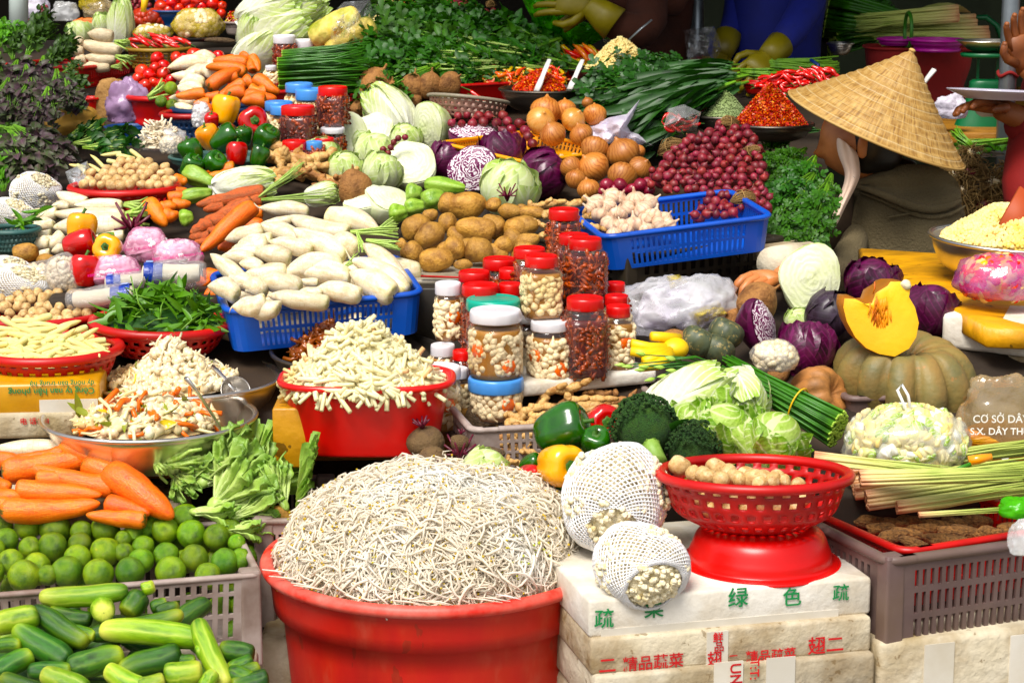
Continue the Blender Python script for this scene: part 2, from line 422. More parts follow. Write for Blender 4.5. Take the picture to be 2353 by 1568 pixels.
mm('lettuce', ['#C2DA78', '#D6E69A', '#A6C84E'], scale=4, rough=.42, veins=('#F0F4CC', 7, .7), vramp=[(0, '#F2F4DE', .9), (.4, '#D8E8A0', .5), (.8, '#9CC044', .5), (1, '#78A82C', .8)], trans=.2, bump=.35, bscale=16, var=.08)
mm('mustard', ['#BCD07C', '#CCDA94', '#A2BE5A'], scale=3, rough=.42, ustripe=(5, '#DCE8B4', 3, .4), vramp=[(0, '#DCE6B4', .9), (.5, '#BCD27C', .3), (.8, '#A0C45C', .6), (1, '#6C9C36', .7)], trans=.15, bump=.25, bscale=14, var=.1)
mm('red_cabbage', ['#420E32', '#5C1644', '#2E0A22'], scale=2, rough=.34, veins=('#9A4A80', 8, .35), coat=.15, var=.2, dirt=(3, '#7A3460', .4), bump=.15, bscale=8)
mm('dark_cabbage', ['#2C1E28', '#3C2A36'], scale=2, rough=.4, dirt=(3, '#54465A', .5), veins=('#5A4A5C', 8, .35))
b = NB('red_cabbage_cut')
tc = b.n('ShaderNodeTexCoord'); nz = b.n('ShaderNodeTexNoise', i_Scale=3.2, i_Detail=3); b.l(tc.outputs['Object'], nz.inputs[0])
wv = b.n('ShaderNodeTexWave', wave_type='RINGS', i_Scale=4, i_Distortion=17, i_Detail=3, i_Detail_Scale=1.6); wv.rings_direction = 'Y'; b.l(tc.outputs['Object'], wv.inputs[0])
c_ = b.ramp(wv.outputs[0], [(.35, '#6E1450'), (.55, '#8A2A6C'), (.66, '#F0E2E8'), (1, '#F6EEF0')])
pb = b.n('ShaderNodeBsdfPrincipled', i_Roughness=.4); b.l(c_, pb.inputs[0]); oo = b.n('ShaderNodeOutputMaterial'); b.l(pb.outputs[0], oo.inputs[0]); M_['red_cabbage_cut'] = b.m
b = NB('cabbage_cut2')
tc = b.n('ShaderNodeTexCoord'); wv = b.n('ShaderNodeTexWave', wave_type='RINGS', i_Scale=3.6, i_Distortion=7, i_Detail=3, i_Detail_Scale=1.8); wv.rings_direction = 'Y'; b.l(tc.outputs['Object'], wv.inputs[0])
nz = b.n('ShaderNodeTexNoise', i_Scale=3, i_Detail=4); b.l(tc.outputs['Object'], nz.inputs[0])
c_ = b.mix(b.ramp(nz.outputs[0], [(.45, (0, 0, 0, 1)), (.7, (.7, .7, .7, 1))]), b.ramp(wv.outputs[0], [(.1, '#E6EAC0'), (.35, '#E9ECC8'), (1, '#ECEECE')]), lin('#DDE6A0'))
pb = b.n('ShaderNodeBsdfPrincipled', i_Roughness=.45); b.l(c_, pb.inputs[0]); bn = b.n('ShaderNodeBump', i_Strength=.12, i_Distance=.02); b.l(wv.outputs[0], bn.inputs['Height']); b.l(bn.outputs[0], pb.inputs['Normal']); oo = b.n('ShaderNodeOutputMaterial'); b.l(pb.outputs[0], oo.inputs[0]); M_['cabbage_cut'] = b.m
mm('cream_core', ['#F2EBD2', '#E6DCB4'], rough=.5)
mm('pumpkin', ['#8C8458', '#A08C5C', '#76745040'[:7]], scale=3.5, rough=.55, ustripe=(12, '#A8845A', 2, .35), spots=(9, .66, '#BC8E60', .55), dirt=(2, '#6A6E50', .6), bump=.2, bscale=20)
mm('pumpkin_brown', ['#A07850', '#B4885C', '#8A6A48'], scale=3, rough=.55, dirt=(2, '#C89468', .5), bump=.15)
mm('kabocha', ['#4E5640', '#5E6650', '#3E4634'], scale=3, rough=.5, spots=(7, .60, '#A89868', .7), ustripe=(8, '#7A7A58', 3, .4), var=.2)
mm('pulp', ['#FFCC00', '#FFC200', '#FFD410'], scale=3, rough=.5, sss=.1, bump=.15)
mm('pulp_core', ['#F49A08', '#FFB41C', '#C86C08'], scale=9, rough=.5, bump=.8, bscale=14, stretch=(3, 1, .6))
mm('rind', ['#B0702C', '#C8883C', '#8E6A3A'], scale=3, rough=.5)
mm('yam', ['#A67C50', '#B88E60', '#8C643C'], scale=3, rough=.75, bump=.5, bscale=16, dirt=(3, '#7A5634', .55), spots=(18, .69, '#5E4226', .6), rings=(16, '#8A6440', 6, .4))
mm('taro', ['#5E4E3E', '#74624C', '#463A2E'], scale=3, rough=.85, bump=.8, bscale=12, dirt=(3, '#8A7458', .5), rings=(9, '#3A2E24', 5, .5))
mm('beet', ['#6A5640', '#7C664A', '#50402E'], scale=3, rough=.8, bump=.5, bscale=14, dirt=(3, '#8C7652', .6), spots=(12, .66, '#3A2C24', .7))
mm('beet_stem', ['#5A0E2C', '#7A1840', '#3A0A1C'], scale=8, rough=.4)
mm('ginger', ['#D8B078', '#E4C490', '#C0945C'], scale=3, rough=.55, rings=(10, '#A07844', 6, .6), bump=.3, bscale=14, dirt=(3, '#9C7446', .55), var=.1)
mm('ginger_brown', ['#B08454', '#C4986A', '#94683E'], scale=3, rough=.65, rings=(10, '#7C5632', 6, .6), bump=.4, bscale=14, dirt=(3, '#7C5A38', .6), var=.12)
mm('chayote', ['#8CB04A', '#A2C05E', '#749A38'], scale=2.5, rough=.4, bump=.2, bscale=9, var=.12, ustripe=(5, '#C2D488', 4, .35), spots=(30, .7, '#D6E2A0', .4))
mm('broc', ['#2E5222', '#44702E', '#1E3C18'], scale=18, rough=.7, bump=1, bscale=60, dirt=(5, '#6E8C34', .4))
mm('broc_stem', ['#8CAE54', '#A0BC6A', '#6E9240'], scale=6, rough=.5)
mm('cauli', ['#F6EAC8', '#FAF2DA', '#E8D8A8'], scale=9, rough=.6, bump=.9, bscale=20)
mm('foam', ['#F4F0EE', '#FAF8F6'], rough=.5, sss=.2, var=.02)
mm('perilla', ['#4A6A26', '#3C5C20', '#5E7A34'], scale=8, rough=.5, veins=('#7C944C', 7, .35), trans=.25, var=.2)
mm('perilla_p', ['#3E5624', '#5C4450', '#4C6232', '#70525E'], scale=2.5, rough=.5, veins=('#8A6A78', 7, .4), trans=.2, var=.2)
mm('herb', ['#3C6C1C', '#4E8226', '#2A5216'], scale=6, rough=.48, veins=('#6E9A3C', 6, .3), trans=.28, var=.22, hue=.012)
mm('herb_dark', ['#2E5A1E', '#3C6C28', '#204618'], scale=6, rough=.45, veins=('#5C8440', 6, .3), trans=.25, var=.2)
mm('herb_light', ['#5E9A2C', '#78B03C', '#4A841E'], scale=6, rough=.48, veins=('#A0C868', 6, .3), trans=.3, var=.15)
mm('stem_g', ['#6E9A3A', '#88B04E', '#56802A'], scale=6, rough=.45, var=.15)
mm('stem_pale', ['#A8C466', '#C0D488', '#90B04C'], scale=6, rough=.45, var=.12)
mm('chive', ['#3C7018', '#4E8A1E', '#2E5A14'], scale=5, rough=.38, var=.1, vramp=[(0, '#7CB030', .6), (.15, '#4E8A1E', 0)])
mm('chive_cut', ['#A8C85A', '#C0D47A'], scale=5, rough=.5)
mm('lemongrass', ['#BCC474', '#CCCE86', '#A0B45C'], scale=4, rough=.45, vramp=[(0, '#D09C7C', .95), (.06, '#E2C098', .85), (.25, '#DCD49C', .5), (.6, '#98B050', .3), (1, '#7C9A3C', .6)], ustripe=(5, '#E4E0B0', 3, .4), var=.1)
mm('rubber', ['#F0C400'], rough=.5)
mm('chili', ['#D01410', '#E02412', '#B00C0C'], scale=3, rough=.2, coat=.4, var=.15)
mm('chili_o', ['#F0641A', '#F88C1E', '#E04010'], scale=3, rough=.22, coat=.3, var=.15, hue=.03)
mm('chili_y', ['#D8B428', '#E6C83C', '#A8A828'], scale=3, rough=.25, coat=.3, var=.12)
mm('chili_flake', ['#C8280A', '#E04A12', '#F08A2C'], scale=120, rough=.45, coord='Generated', detail=2)
mm('flake_seed', ['#F4A83C', '#F8C058'], rough=.5)
mm('flake_red', ['#B81E08', '#D83C10'], rough=.4)
mm('nut', ['#EEDC9C', '#F4E6B0', '#E0C878'], scale=14, rough=.7)
mm('nut_brown', ['#E6C890', '#F0D8A0'], scale=14, rough=.7)
mm('greenpowder', ['#8C9C6A', '#A2B082', '#76885A'], scale=20, rough=.9, bump=.8, bscale=60)
mm('pea', ['#5C8A2E', '#74A23C', '#4A7624'], scale=3, rough=.4, trans=.15, var=.18)
mm('corn', ['#F4E8A8', '#F0E0A0', '#F6EEC4'], scale=3, rough=.5, ustripe=(9, '#E0CC80', 2, .4), vramp=[(0, '#DCE4A8', .9), (.25, '#EEE8B0', .3), (1, '#F4E0A0', .4)], bump=.3, bscale=50, var=.07)
mm('sprout', ['#FFFAF0', '#FAF2E2', '#FFFFFC'], scale=4, rough=.35, trans=.35, var=0)
mm('sprout_bean', ['#E8CC50', '#D8B83C', '#C0C858'], scale=6, rough=.5)
mm('sprout_root', ['#E4D0A0', '#D8BE88'], rough=.5)
mm('lotus', ['#EEE2B4', '#F4ECC8', '#E0D09A'], scale=4, rough=.4, var=.0, sss=.1)
mm('lotus_tan', ['#E8C8A0', '#DCB488'], scale=4, rough=.4)
mm('pickle_w', ['#EEDCB4', '#F6E8CC', '#E2CA94'], scale=4, rough=.28, sss=.15, coat=.2)
mm('pickle_jar', ['#F0DCB0', '#F8EACC', '#E4CC98'], scale=4, rough=.35)
mm('pickle_o', ['#F07818', '#F88C2C'], scale=4, rough=.3)
mm('pickle_g', ['#8E9A3A', '#A6AC50'], scale=4, rough=.3)
mm('pickle_y', ['#E8C840', '#F0D860'], scale=4, rough=.3)
mm('brown_pickle', ['#B8702C', '#9C5820', '#CC8A3C'], scale=8, rough=.2, coat=.3)
mm('dark_pickle', ['#8A3412', '#B85C20', '#5A1A0A'], scale=8, rough=.25, coat=.3)
mm('dark_brine', ['#5A1408', '#741E0C', '#3A0C06'], scale=10, rough=.2)
mm('pale_brine', ['#A87C3C', '#B88C4C'], scale=8, rough=.3)
for k, c, c2 in (('lid_red', '#D80E0A', '#E41A12'), ('lid_white', '#E4E0E4', '#ECEAEC'), ('lid_blue', '#6CA4E0', '#7CB0E8'), ('lid_teal', '#0CA890', '#14B49C')):
    mm(k, [c, c2], rough=.32, var=.05, bump=.05)
mm('plastic_red', ['#C81410', '#D42018', '#B01410'], scale=5, rough=.4, dirt=(7, '#983028', .55), var=.05)
mm('basin_red', ['#C8241A', '#D43426', '#B8221A'], scale=5, rough=.45, dirt=(9, '#D88C7C', .6), spots=(26, .66, '#8A4A38', .5), stretch=(1, 1, .35), bump=.1)
mm('basin_rim', ['#D83A34', '#E46C62', '#CC2C24'], scale=9, rough=.5, dirt=(9, '#F0A89C', .7))
mm('tub_red', ['#E00E08', '#E81810', '#D00A06'], scale=3, rough=.3, dirt=(4, '#C41A10', .3))
mm('plastic_blue', ['#1E62C4', '#2A70D0', '#1856B4'], scale=3, rough=.35, dirt=(5, '#2A5AA0', .3))
mm('plastic_navy', ['#1C4068', '#28507A'], scale=3, rough=.4, dirt=(5, '#5A5650', .5))
mm('plastic_dkblue', ['#0E4A80', '#165A94'], rough=.4)
mm('plastic_pink', ['#B01850', '#C42060'], rough=.4)
mm('plastic_purple', ['#A0308C', '#B43C9C'], rough=.35)
mm('plastic_teal', ['#3C6460', '#4C7672'], rough=.5, dirt=(5, '#8A8A7C', .4))
mm('plastic_grey', ['#A89A94', '#B8ACA6', '#93867E'], scale=5, rough=.55, dirt=(7, '#6A4A36', .65), bump=.1)
mm('plastic_brown', ['#746260', '#84726E', '#5E4E4A'], scale=5, rough=.5, dirt=(6, '#7A6858', .6), bump=.1)
mm('plastic_tan', ['#A08440', '#B4964C', '#8A6E34'], scale=5, rough=.5, dirt=(6, '#6E5428', .5))
mm('plastic_yellow', ['#E0A020', '#ECB030'], rough=.4)
mm('plastic_black', ['#2A241C', '#3A3226'], scale=5, rough=.55, dirt=(6, '#5A4E38', .5))
mm('sieve', ['#B0786C', '#A08478', '#C08878'], scale=5, rough=.5, dirt=(6, '#6E5A48', .6))
mm('sieve_rim', ['#A8A090', '#948C7C'], rough=.5)
mm('steel', ['#DCD8D2', '#E6E2DC', '#CCC8C2'], scale=3, rough=(.2, .4), metal=1, var=.03, bump=.03)
mm('steel_dull', ['#8A8478', '#78726A', '#96908A'], scale=4, rough=(.25, .5), metal=.9, dirt=(4, '#5A5248', .5))
mm('white_plastic', ['#E8E4E0'], rough=.4)
mm('styro', ['#E0DCD2', '#E8E4DC', '#D0CABC'], scale=4, rough=.7, dirt=(6, '#B8A688', .6), bump=.25, bscale=60)
mm('styro_dirty', ['#CCC2AC', '#D8D0BE', '#B0A284'], scale=6, rough=.8, dirt=(5, '#8E7650', .8), bump=.5, bscale=50, spots=(40, .66, '#6E5836', .5))
mm('tape', ['#E6E2DA', '#DCD6C8'], scale=5, rough=.25, dirt=(6, '#B8A888', .3))
mm('tape_brown', ['#C8983C', '#D8AC50', '#B08430'], scale=4, rough=.3, dirt=(6, '#8A6A34', .4))
mm('yellow_board', ['#D8A028', '#E4B038', '#B88420'], scale=3, rough=.45, dirt=(5, '#8E7040', .75), spots=(20, .66, '#5A4628', .7), bump=.5, bscale=16, stretch=(1, 2, 1))
mm('tray_white', ['#C8C2B4', '#B4AC9C'], rough=.5, dirt=(6, '#7A6C56', .6))
mm('ink_green', ['#128A50', '#1C9A5C'], rough=.6)
mm('ink_red', ['#C81824', '#D42430'], rough=.6)
mm('ink_white', ['#F0EEE6'], rough=.5)
mm('counter', ['#3A2E20', '#4A3A28', '#2A2016'], scale=4, rough=.8, dirt=(3, '#2A2014', .8), bump=.6, bscale=8)  # base tone darkened to stand for shade in the gaps between heaps
mm('wood', ['#A87C3C', '#BC9048', '#8C642C'], scale=4, rough=.6, stretch=(1, 6, 6), dirt=(4, '#5E4426', .6), bump=.3)
mm('straw', ['#A08458', '#B89A6C', '#7C6240'], scale=12, rough=.8, stretch=(1, 8, 8), bump=.5)
mm('root', ['#8E7650', '#A48C62', '#6E5838'], scale=9, rough=.8)
mm('dry_root', ['#8E6A42', '#A88256', '#70502E'], scale=5, rough=.85, bump=.9, bscale=9, dirt=(4, '#5A4028', .6), rings=(8, '#5E4228', 3, .6))
mm('kraft', ['#B08C48', '#C8A45C', '#94703A'], scale=4, rough=.7, dirt=(5, '#6E5230', .7), bump=.6, bscale=9)
mm('sack', ['#A8865A', '#B8966A', '#94744C'], scale=40, rough=.9, bump=.6, bscale=60)
mm('leaf_band', ['#4E8A2E'], rough=.5)
mm('ribbon', ['#1C3C78', '#284C90'], rough=.4)
mm('bag_purple', ['#B898BC', '#C8AECC', '#9C80A8'], scale=5, rough=.25, bump=.8, bscale=9, trans=.3)
mm('bag_milk', ['#E8E2EE', '#F0ECF4', '#D4CCDE'], scale=5, rough=.3, bump=.8, bscale=9, trans=.3)
mm('bag_green', ['#5CB832', '#78CC48', '#44A020'], scale=5, rough=.2, bump=.8, bscale=9, trans=.4)
mm('bag_pink', ['#F0A8C8', '#F4C4DA', '#FAE8F0'], scale=7, rough=.2, bump=.6, bscale=12, trans=.2)
mm('enoki', ['#F6EEDC', '#F0E6CC'], scale=3, rough=.5, stretch=(1, 14, 14), bump=.6, bscale=14)
mm('wrap_blue', ['#1C48A8', '#2454B8'], rough=.2, bump=.3, bscale=20, coat=.4)
mm('label_blue', ['#A8C0E8'], rough=.3)
mm('label_mint', ['#B8E0A8'], rough=.3)
mm('ink_pink', ['#E848A0'], rough=.3)
film('clear_bag', opac=.10, gl=.4, wr=9, rough=.12)
film('clear_bag_thick', opac=.22, gl=.4, wr=9, rough=.15)
film('pink_pack', opac=.3, gl=.3, wr=5, milky='#F890C0')
film('jar_plastic', opac=.012, gl=.3, rough=.05)
film('net_yellow', '#C8B420', opac=.35, gl=.1, wr=60, milky='#C8B020')
film('net_red', '#B06A20', opac=.28, gl=.1, wr=60, milky='#A86420')
film('bag_purplepink', opac=.22, gl=.6, wr=8, rough=.12, milky='#C850B8')
film('bag_brown', opac=.3, gl=.5, wr=8, rough=.15, milky='#C0A878')
mm('hat', ['#C89C54', '#D8B068', '#AC803C'], scale=3, rough=.55, rings=None, bump=.0, dirt=(3, '#A87C3C', .5), ustripe=None, var=0)
mm('hat_stitch', ['#D8BC88', '#C8A870'], rough=.7)
mm('skin', ['#C08058', '#CC8E66', '#B07048'], scale=6, rough=.5, sss=.1, var=0)
mm('skin_dark', ['#946240', '#A06C48', '#7E5032'], scale=6, rough=.5, sss=.1, var=0)
mm('hair', ['#14100C', '#201810'], scale=20, rough=.4, stretch=(1, 1, 10))
mm('hoodie', ['#70664E', '#7E735A', '#625842'], scale=5, rough=.95, bump=.7, bscale=160, var=0, detail=2)
mm('strap', ['#EED6C4', '#F4E2D4'], scale=5, rough=.8, spots=(70, .68, '#5A5060', .6), var=0)
mm('shirt_brown', ['#4A2610', '#542C14', '#3C1E0C'], scale=5, rough=.9, bump=.2, bscale=120, var=0)
mm('glove', ['#8E8210', '#9A8E16', '#7A6E0A'], scale=6, rough=.45, bump=.25, bscale=12, var=0)
mm('shirt_blue', ['#14267C', '#1A2E90', '#0E1A5C'], scale=5, rough=.8, bump=.25, bscale=12, var=0)
mm('shirt_red', ['#8A140C', '#981A10', '#6E0E08'], scale=5, rough=.85, bump=.2, bscale=20, var=0)
mm('plaid', ['#8A8A90', '#3A3A44', '#B8B4B0'], scale=60, rough=.9, var=0)
mm('scale_green', ['#0E6A40', '#16784A'], rough=.35)
mm('zinc', ['#8E9498', '#A0A6AA', '#7A8084'], scale=6, rough=.35, metal=.8)
mm('skin_vendor', ['#C88A60', '#D29A70', '#B87C54'], scale=9, rough=.45, sss=.15, bump=.1, bscale=60, var=0)
mm('post_white', ['#C8D4D0', '#D4DEDA'], rough=.4)
mm('ground', ['#8E8880', '#A09A90', '#7A746C'], scale=3, rough=.9, dirt=(1.5, '#3A342E', .7), bump=.5, bscale=30)
mm('wall', ['#4A5240', '#545C48', '#3E4636'], scale=2, rough=.85, dirt=(2, '#333A2C', .7))
mm('wall_dark', ['#2A2620', '#352E26'], scale=2, rough=.9)
mm('shade_awning', ['#3A5A48', '#446652'], rough=.7)
# ================================================================ kinds
K_ = {}
def kind(key, name, cat, g, m_, parts=None, mods=()):
    me = mesh(name, g, m_) if g is not None else None
    if parts: K_[key] = Kind(name, cat, ([(parts[0], me)] if me else []) + parts[1:])
    else: K_[key] = Kind(name, cat, me, mods)
    return K_[key]
def vari(key, n, f):
    K_[key] = [f(i) for i in range(n)]; return K_[key]
CARP = [(-.5, .02), (-.49, .3), (-.46, .46), (-.38, .56), (-.1, .53), (.15, .45), (.35, .33), (.45, .2), (.49, .09), (.5, .02)]
vari('carrot', 4, lambda i: Kind('carrot', 'carrot', mesh('carrot', stickg(CARP, 14, 26, bend=[.0, .15, -.1, .2][i], noise_=.12, seed=i*3), M_['carrot'])))
vari('dirty_carrot', 3, lambda i: Kind('carrot', 'carrot', mesh('dirty_carrot', stickg(CARP, 14, 26, bend=[.15, -.15, .1][i], noise_=.2, seed=i*3+20), M_['dirty_carrot'])))
DAIP = [(-.5, .05), (-.485, .3), (-.44, .43), (-.3, .51), (-.05, .54), (.10, .49), (.24, .39), (.35, .27), (.43, .16), (.475, .07), (.5, .02)]
def dai(i, m_='daikon', nm='daikon radish'):
    g = stickg(DAIP, 16, 26, bend=[.0, .2, -.15, .3, -.25][i % 5], noise_=.1, nf=1.5, seed=i*5)
    if i % 2: g = cat_([g, tube([(.48, g.V[-9, 1], g.V[-9, 2]), (.55, g.V[-9, 1]+.1, g.V[-9, 2]-.1), (.60, g.V[-9, 1]+.06, g.V[-9, 2]-.3)], [.035, .02, .008], 5)])
    return Kind('daikon', 'radish', mesh('daikon', g, M_[m_]))
vari('daikon', 5, dai); vari('daikon_grey', 3, lambda i: dai(i, 'daikon_grey'))
CUCP = [(-.5, .02), (-.49, .2), (-.46, .34), (-.4, .43), (-.25, .49), (0, .5), (.25, .48), (.4, .41), (.46, .32), (.49, .18), (.5, .02)]
vari('cucumber', 4, lambda i: Kind('cucumber', 'cucumber', mesh('cucumber', stickg(CUCP, 16, 24, bend=[.0, .15, -.12, .2][i], noise_=.08, nf=2, seed=i), M_['cucumber'])))
vari('cucumber_pale', 3, lambda i: Kind('cucumber', 'cucumber', mesh('cucumber', stickg(CUCP, 16, 24, bend=[.0, .1, -.12][i], noise_=.08, nf=2, seed=i+9), M_['cucumber_pale'])))
vari('lime', 5, lambda i: Kind('lime', 'lime', mesh('lime', ball(20, 15, ns=.07, seed=i, lobe=lambda p, t: (1, 0)) if i % 2 else rev([(.001, -.55), (.05, -.53), (.2, -.45), (.36, -.34), (.46, -.18), (.5, 0), (.46, .19), (.34, .36), (.17, .46), (.05, .5), (.001, .5)], 20, 18, ns=.06, seed=i), M_['lime'])))
TOM = [(.001, -.42), (.2, -.42), (.38, -.32), (.49, -.12), (.5, .06), (.42, .26), (.26, .37), (.12, .38), (.03, .33), (.001, .32)]
vari('tomato', 3, lambda i: Kind('tomato', 'tomato', mesh('tomato', rev(TOM, 20, 16, ns=.05, seed=i, lobe=lambda p, t, i=i: 1+.03*math.cos((4+i)*p)), M_['tomato'])))
PEP = [(.001, -.50), (.16, -.52), (.28, -.50), (.36, -.40), (.42, -.2), (.46, .05), (.47, .25), (.42, .42), (.3, .5), (.16, .47), (.06, .4), (.001, .38)]
def pepper(i, m_):
    n = 4 if i % 2 else 3
    g = rev(PEP, 32, 22, ns=.06, nf=1.4, seed=i*7, lobe=lambda p, t: (1+.15*(abs(math.cos(n*p/2))**.7-.6)*(1.2-.5*t), 0))
    st = tube([(0, 0, .36), (.01, 0, .47), (.05, .02, .58), (.08, .04, .64)], [.1, .05, .045, .06], 8)
    cal = rev([(.16, .44), (.13, .47), (.06, .47), (.001, .46)], 12, 6, lobe=lambda p, t: 1+.2*math.cos(5*p))
    return Kind('bell_pepper', 'bell pepper', [('body', mesh('pepper_body', g, M_[m_])), ('stalk', mesh('pepper_stalk', cat_([st, cal]), M_['calyx']))])
for c in 'yorg': vari('pepper_'+c, 3, lambda i: pepper(i+ord(c), 'pepper_'+c))
POT = [(.001, -.5), (.16, -.46), (.28, -.36), (.36, -.18), (.38, .02), (.36, .2), (.28, .37), (.15, .47), (.001, .5)]
vari('potato', 5, lambda i: Kind('potato', 'potato', mesh('potato', rev(POT, 22, 18, ns=.2, nf=2.1, seed=i*9).x(rotM(0, pi/2, 0)), M_['potato'])))
ONI = [(.001, -.46), (.1, -.45), (.28, -.38), (.43, -.2), (.5, .0), (.44, .2), (.28, .36), (.12, .43), (.06, .48), (.035, .53), (.001, .54)]
vari('onion', 3, lambda i: Kind('onion', 'onion', mesh('onion', rev(ONI, 26, 20, ns=.05, seed=i), M_['onion'])))
vari('onion_pale', 2, lambda i: Kind('onion', 'onion', mesh('onion', rev(ONI, 26, 20, ns=.05, seed=i+5), M_['onion_pale'])))
SHA = [(.001, -.5), (.05, -.47), (.24, -.4), (.4, -.2), (.44, .0), (.38, .2), (.2, .38), (.08, .48), (.04, .6), (.001, .64)]
vari('shallot', 4, lambda i: Kind('shallot', 'shallot', mesh('shallot', rev(SHA, 14, 13, ns=.12, seed=i), M_['shallot'])))
vari('red_onion', 2, lambda i: Kind('red_onion', 'onion', mesh('red_onion', rev(ONI, 20, 16, ns=.08, seed=i+3), M_['red_onion'])))
GAR = [(.001, -.34), (.2, -.36), (.4, -.28), (.5, -.08), (.46, .1), (.3, .26), (.12, .34), (.06, .48), (.05, .62), (.001, .63)]
vari('garlic', 3, lambda i: Kind('garlic_bulb', 'garlic', mesh('garlic', rev(GAR, 36, 16, ns=.06, seed=i, lobe=lambda p, t, i=i: .86+.16*abs(math.cos((4+i % 2*.5)*p+i))**.6), M_['garlic'])))
vari('mush', 4, lambda i: Kind('straw_mushroom', 'mushroom', mesh('mushroom', rev([(.001, -.5), (.2, -.48), (.33, -.32), (.44, -.08), (.47, .12), (.38, .33), (.2, .46), (.001, .5)], 14, 12, ns=.15, seed=i*3), M_['mush'])))
def leafg(L=1, W=.5, nu=4, nv=7, curl=.15, fold=.15, ruff=0, wf=None, seed=0, ser=0):
    wf = wf or (lambda t: math.sin(pi*t**.75)**.8)
    pts = np.zeros((nv+1, nu+1, 3))
    for j in range(nv+1):
        t = j/nv; w = max(wf(t), .02)*W/2*(1+(ser if j % 2 else -ser))
        for i in range(nu+1):
            s_ = 2*i/nu-1
            z = -curl*t*t+fold*abs(s_)*w*2+(ruff*math.sin(9*t+s_*4+seed)*abs(s_)*.5)
            pts[j, i] = (t*L, s_*w, z)
    return grid(pts, wrap=False)
LF_broad = leafg(1, .72, 4, 8, .3, .15, .05, ser=.05)
LF_oval = leafg(1, .45, 2, 5, .25, .2)
LF_long = leafg(1, .16, 2, 8, .35, .25, .02, wf=lambda t: min(1, t*4+.25)*(1-t**5))
def parsley():
    gs = []
    for a, l, o in ((0, .5, .5), (.8, .42, .35), (-.8, .42, .35), (1.5, .34, .15), (-1.5, .34, .15)):
        l1 = leafg(l, l*.75, 2, 5, .1, .1, .03, wf=lambda t: (.35+.65*t)*(1 if t < .85 else .55), ser=.14)
        gs.append(l1.x(T((o, 0, 0)) @ rotM(0, 0, a)))
    gs.append(tube([(0, 0, 0), (.5, 0, 0)], .012, 3))
    return cat_(gs)
LF_pars = parsley()
def rM(n, f):
    return np.array([np.array(f(i)) for i in range(n)])
def bunch(key, name, cat, leaf, lm, n, L=1, W=.5, H=.35, ls=(.12, .2), start=.25, nst=18, sm='stem_g', nvar=2, up=.2, droop=.1, parts_n=('leaves', 'stems'), wild=1):
    "stems from the origin spreading along +x, leaves through the far part"
    def f(v):
        r = random.Random(v*17+len(key)); Ms = []
        def pos(t, a, q): return Vector((t*L, math.cos(a)*q*W/2*(.25+.75*t), abs(math.sin(a))*q*H*(.3+.7*t)-droop*t*t))
        for i in range(n):
            t = r.uniform(start, 1); a = r.uniform(0, 2*pi); q = r.random()**.4; p = pos(t, a, q)
            R1 = Euler((r.uniform(-1, 1), r.uniform(-.9, .5)*wild, r.gauss(0, .9)*wild+math.cos(a)*.4*wild)).to_matrix().to_4x4()
            Ms.append(np.array(T(p) @ R1 @ scM(r.uniform(*ls))))
        st = []
        for i in range(nst):
            a = r.uniform(0, 2*pi); q = r.random()**.5; e = r.uniform(.6, .98)
            st.append(tube([pos(t*e, a, q*min(1, .3+t)) for t in (0, .3, .6, 1)], [.011, .009, .008, .004], 4))
        return Kind(name, cat, [(parts_n[0], mesh('leaves', many(leaf, Ms), M_[lm])), (parts_n[1], mesh('stems', cat_(st), M_[sm]))])
    vari(key, nvar, f)
bunch('b_perilla', 'perilla_bunch', 'herbs', LF_broad, 'perilla', 90, ls=(.14, .24), W=.8, H=.4)
bunch('b_perilla_p', 'perilla_bunch', 'herbs', LF_broad, 'perilla_p', 90, ls=(.14, .24), W=.8, H=.4)
bunch('b_pars', 'parsley_bunch', 'herbs', LF_pars, 'herb', 130, ls=(.14, .22), W=.8, H=.4)
bunch('b_parsd', 'celery_leaf_bunch', 'herbs', LF_pars, 'herb_dark', 120, ls=(.16, .26), W=.7, H=.35)
bunch('b_cori', 'coriander_bunch', 'herbs', LF_pars, 'herb', 160, ls=(.13, .21), W=.85, H=.45)
bunch('b_mint', 'mint_bunch', 'herbs', LF_broad, 'herb', 120, ls=(.1, .17), W=.75, H=.4)
bunch('b_small', 'herb_bunch', 'herbs', LF_oval, 'herb', 220, ls=(.09, .16), W=.8, H=.4, sm='stem_pale', nst=30)
bunch('b_light', 'lettuce_bunch', 'herbs', LF_broad, 'herb_light', 70, ls=(.2, .3), W=.9, H=.5)
bunch('b_sweet', 'sweet_potato_leaf_bunch', 'herbs', LF_broad, 'herb_dark', 36, ls=(.2, .3), W=.7, H=.4, sm='stem_pale')
bunch('b_saw', 'sawtooth_herb_bunch', 'herbs', LF_long, 'herb_dark', 60, ls=(.55, .8), start=.1, W=.6, H=.3, droop=.3, nst=8, wild=.25)
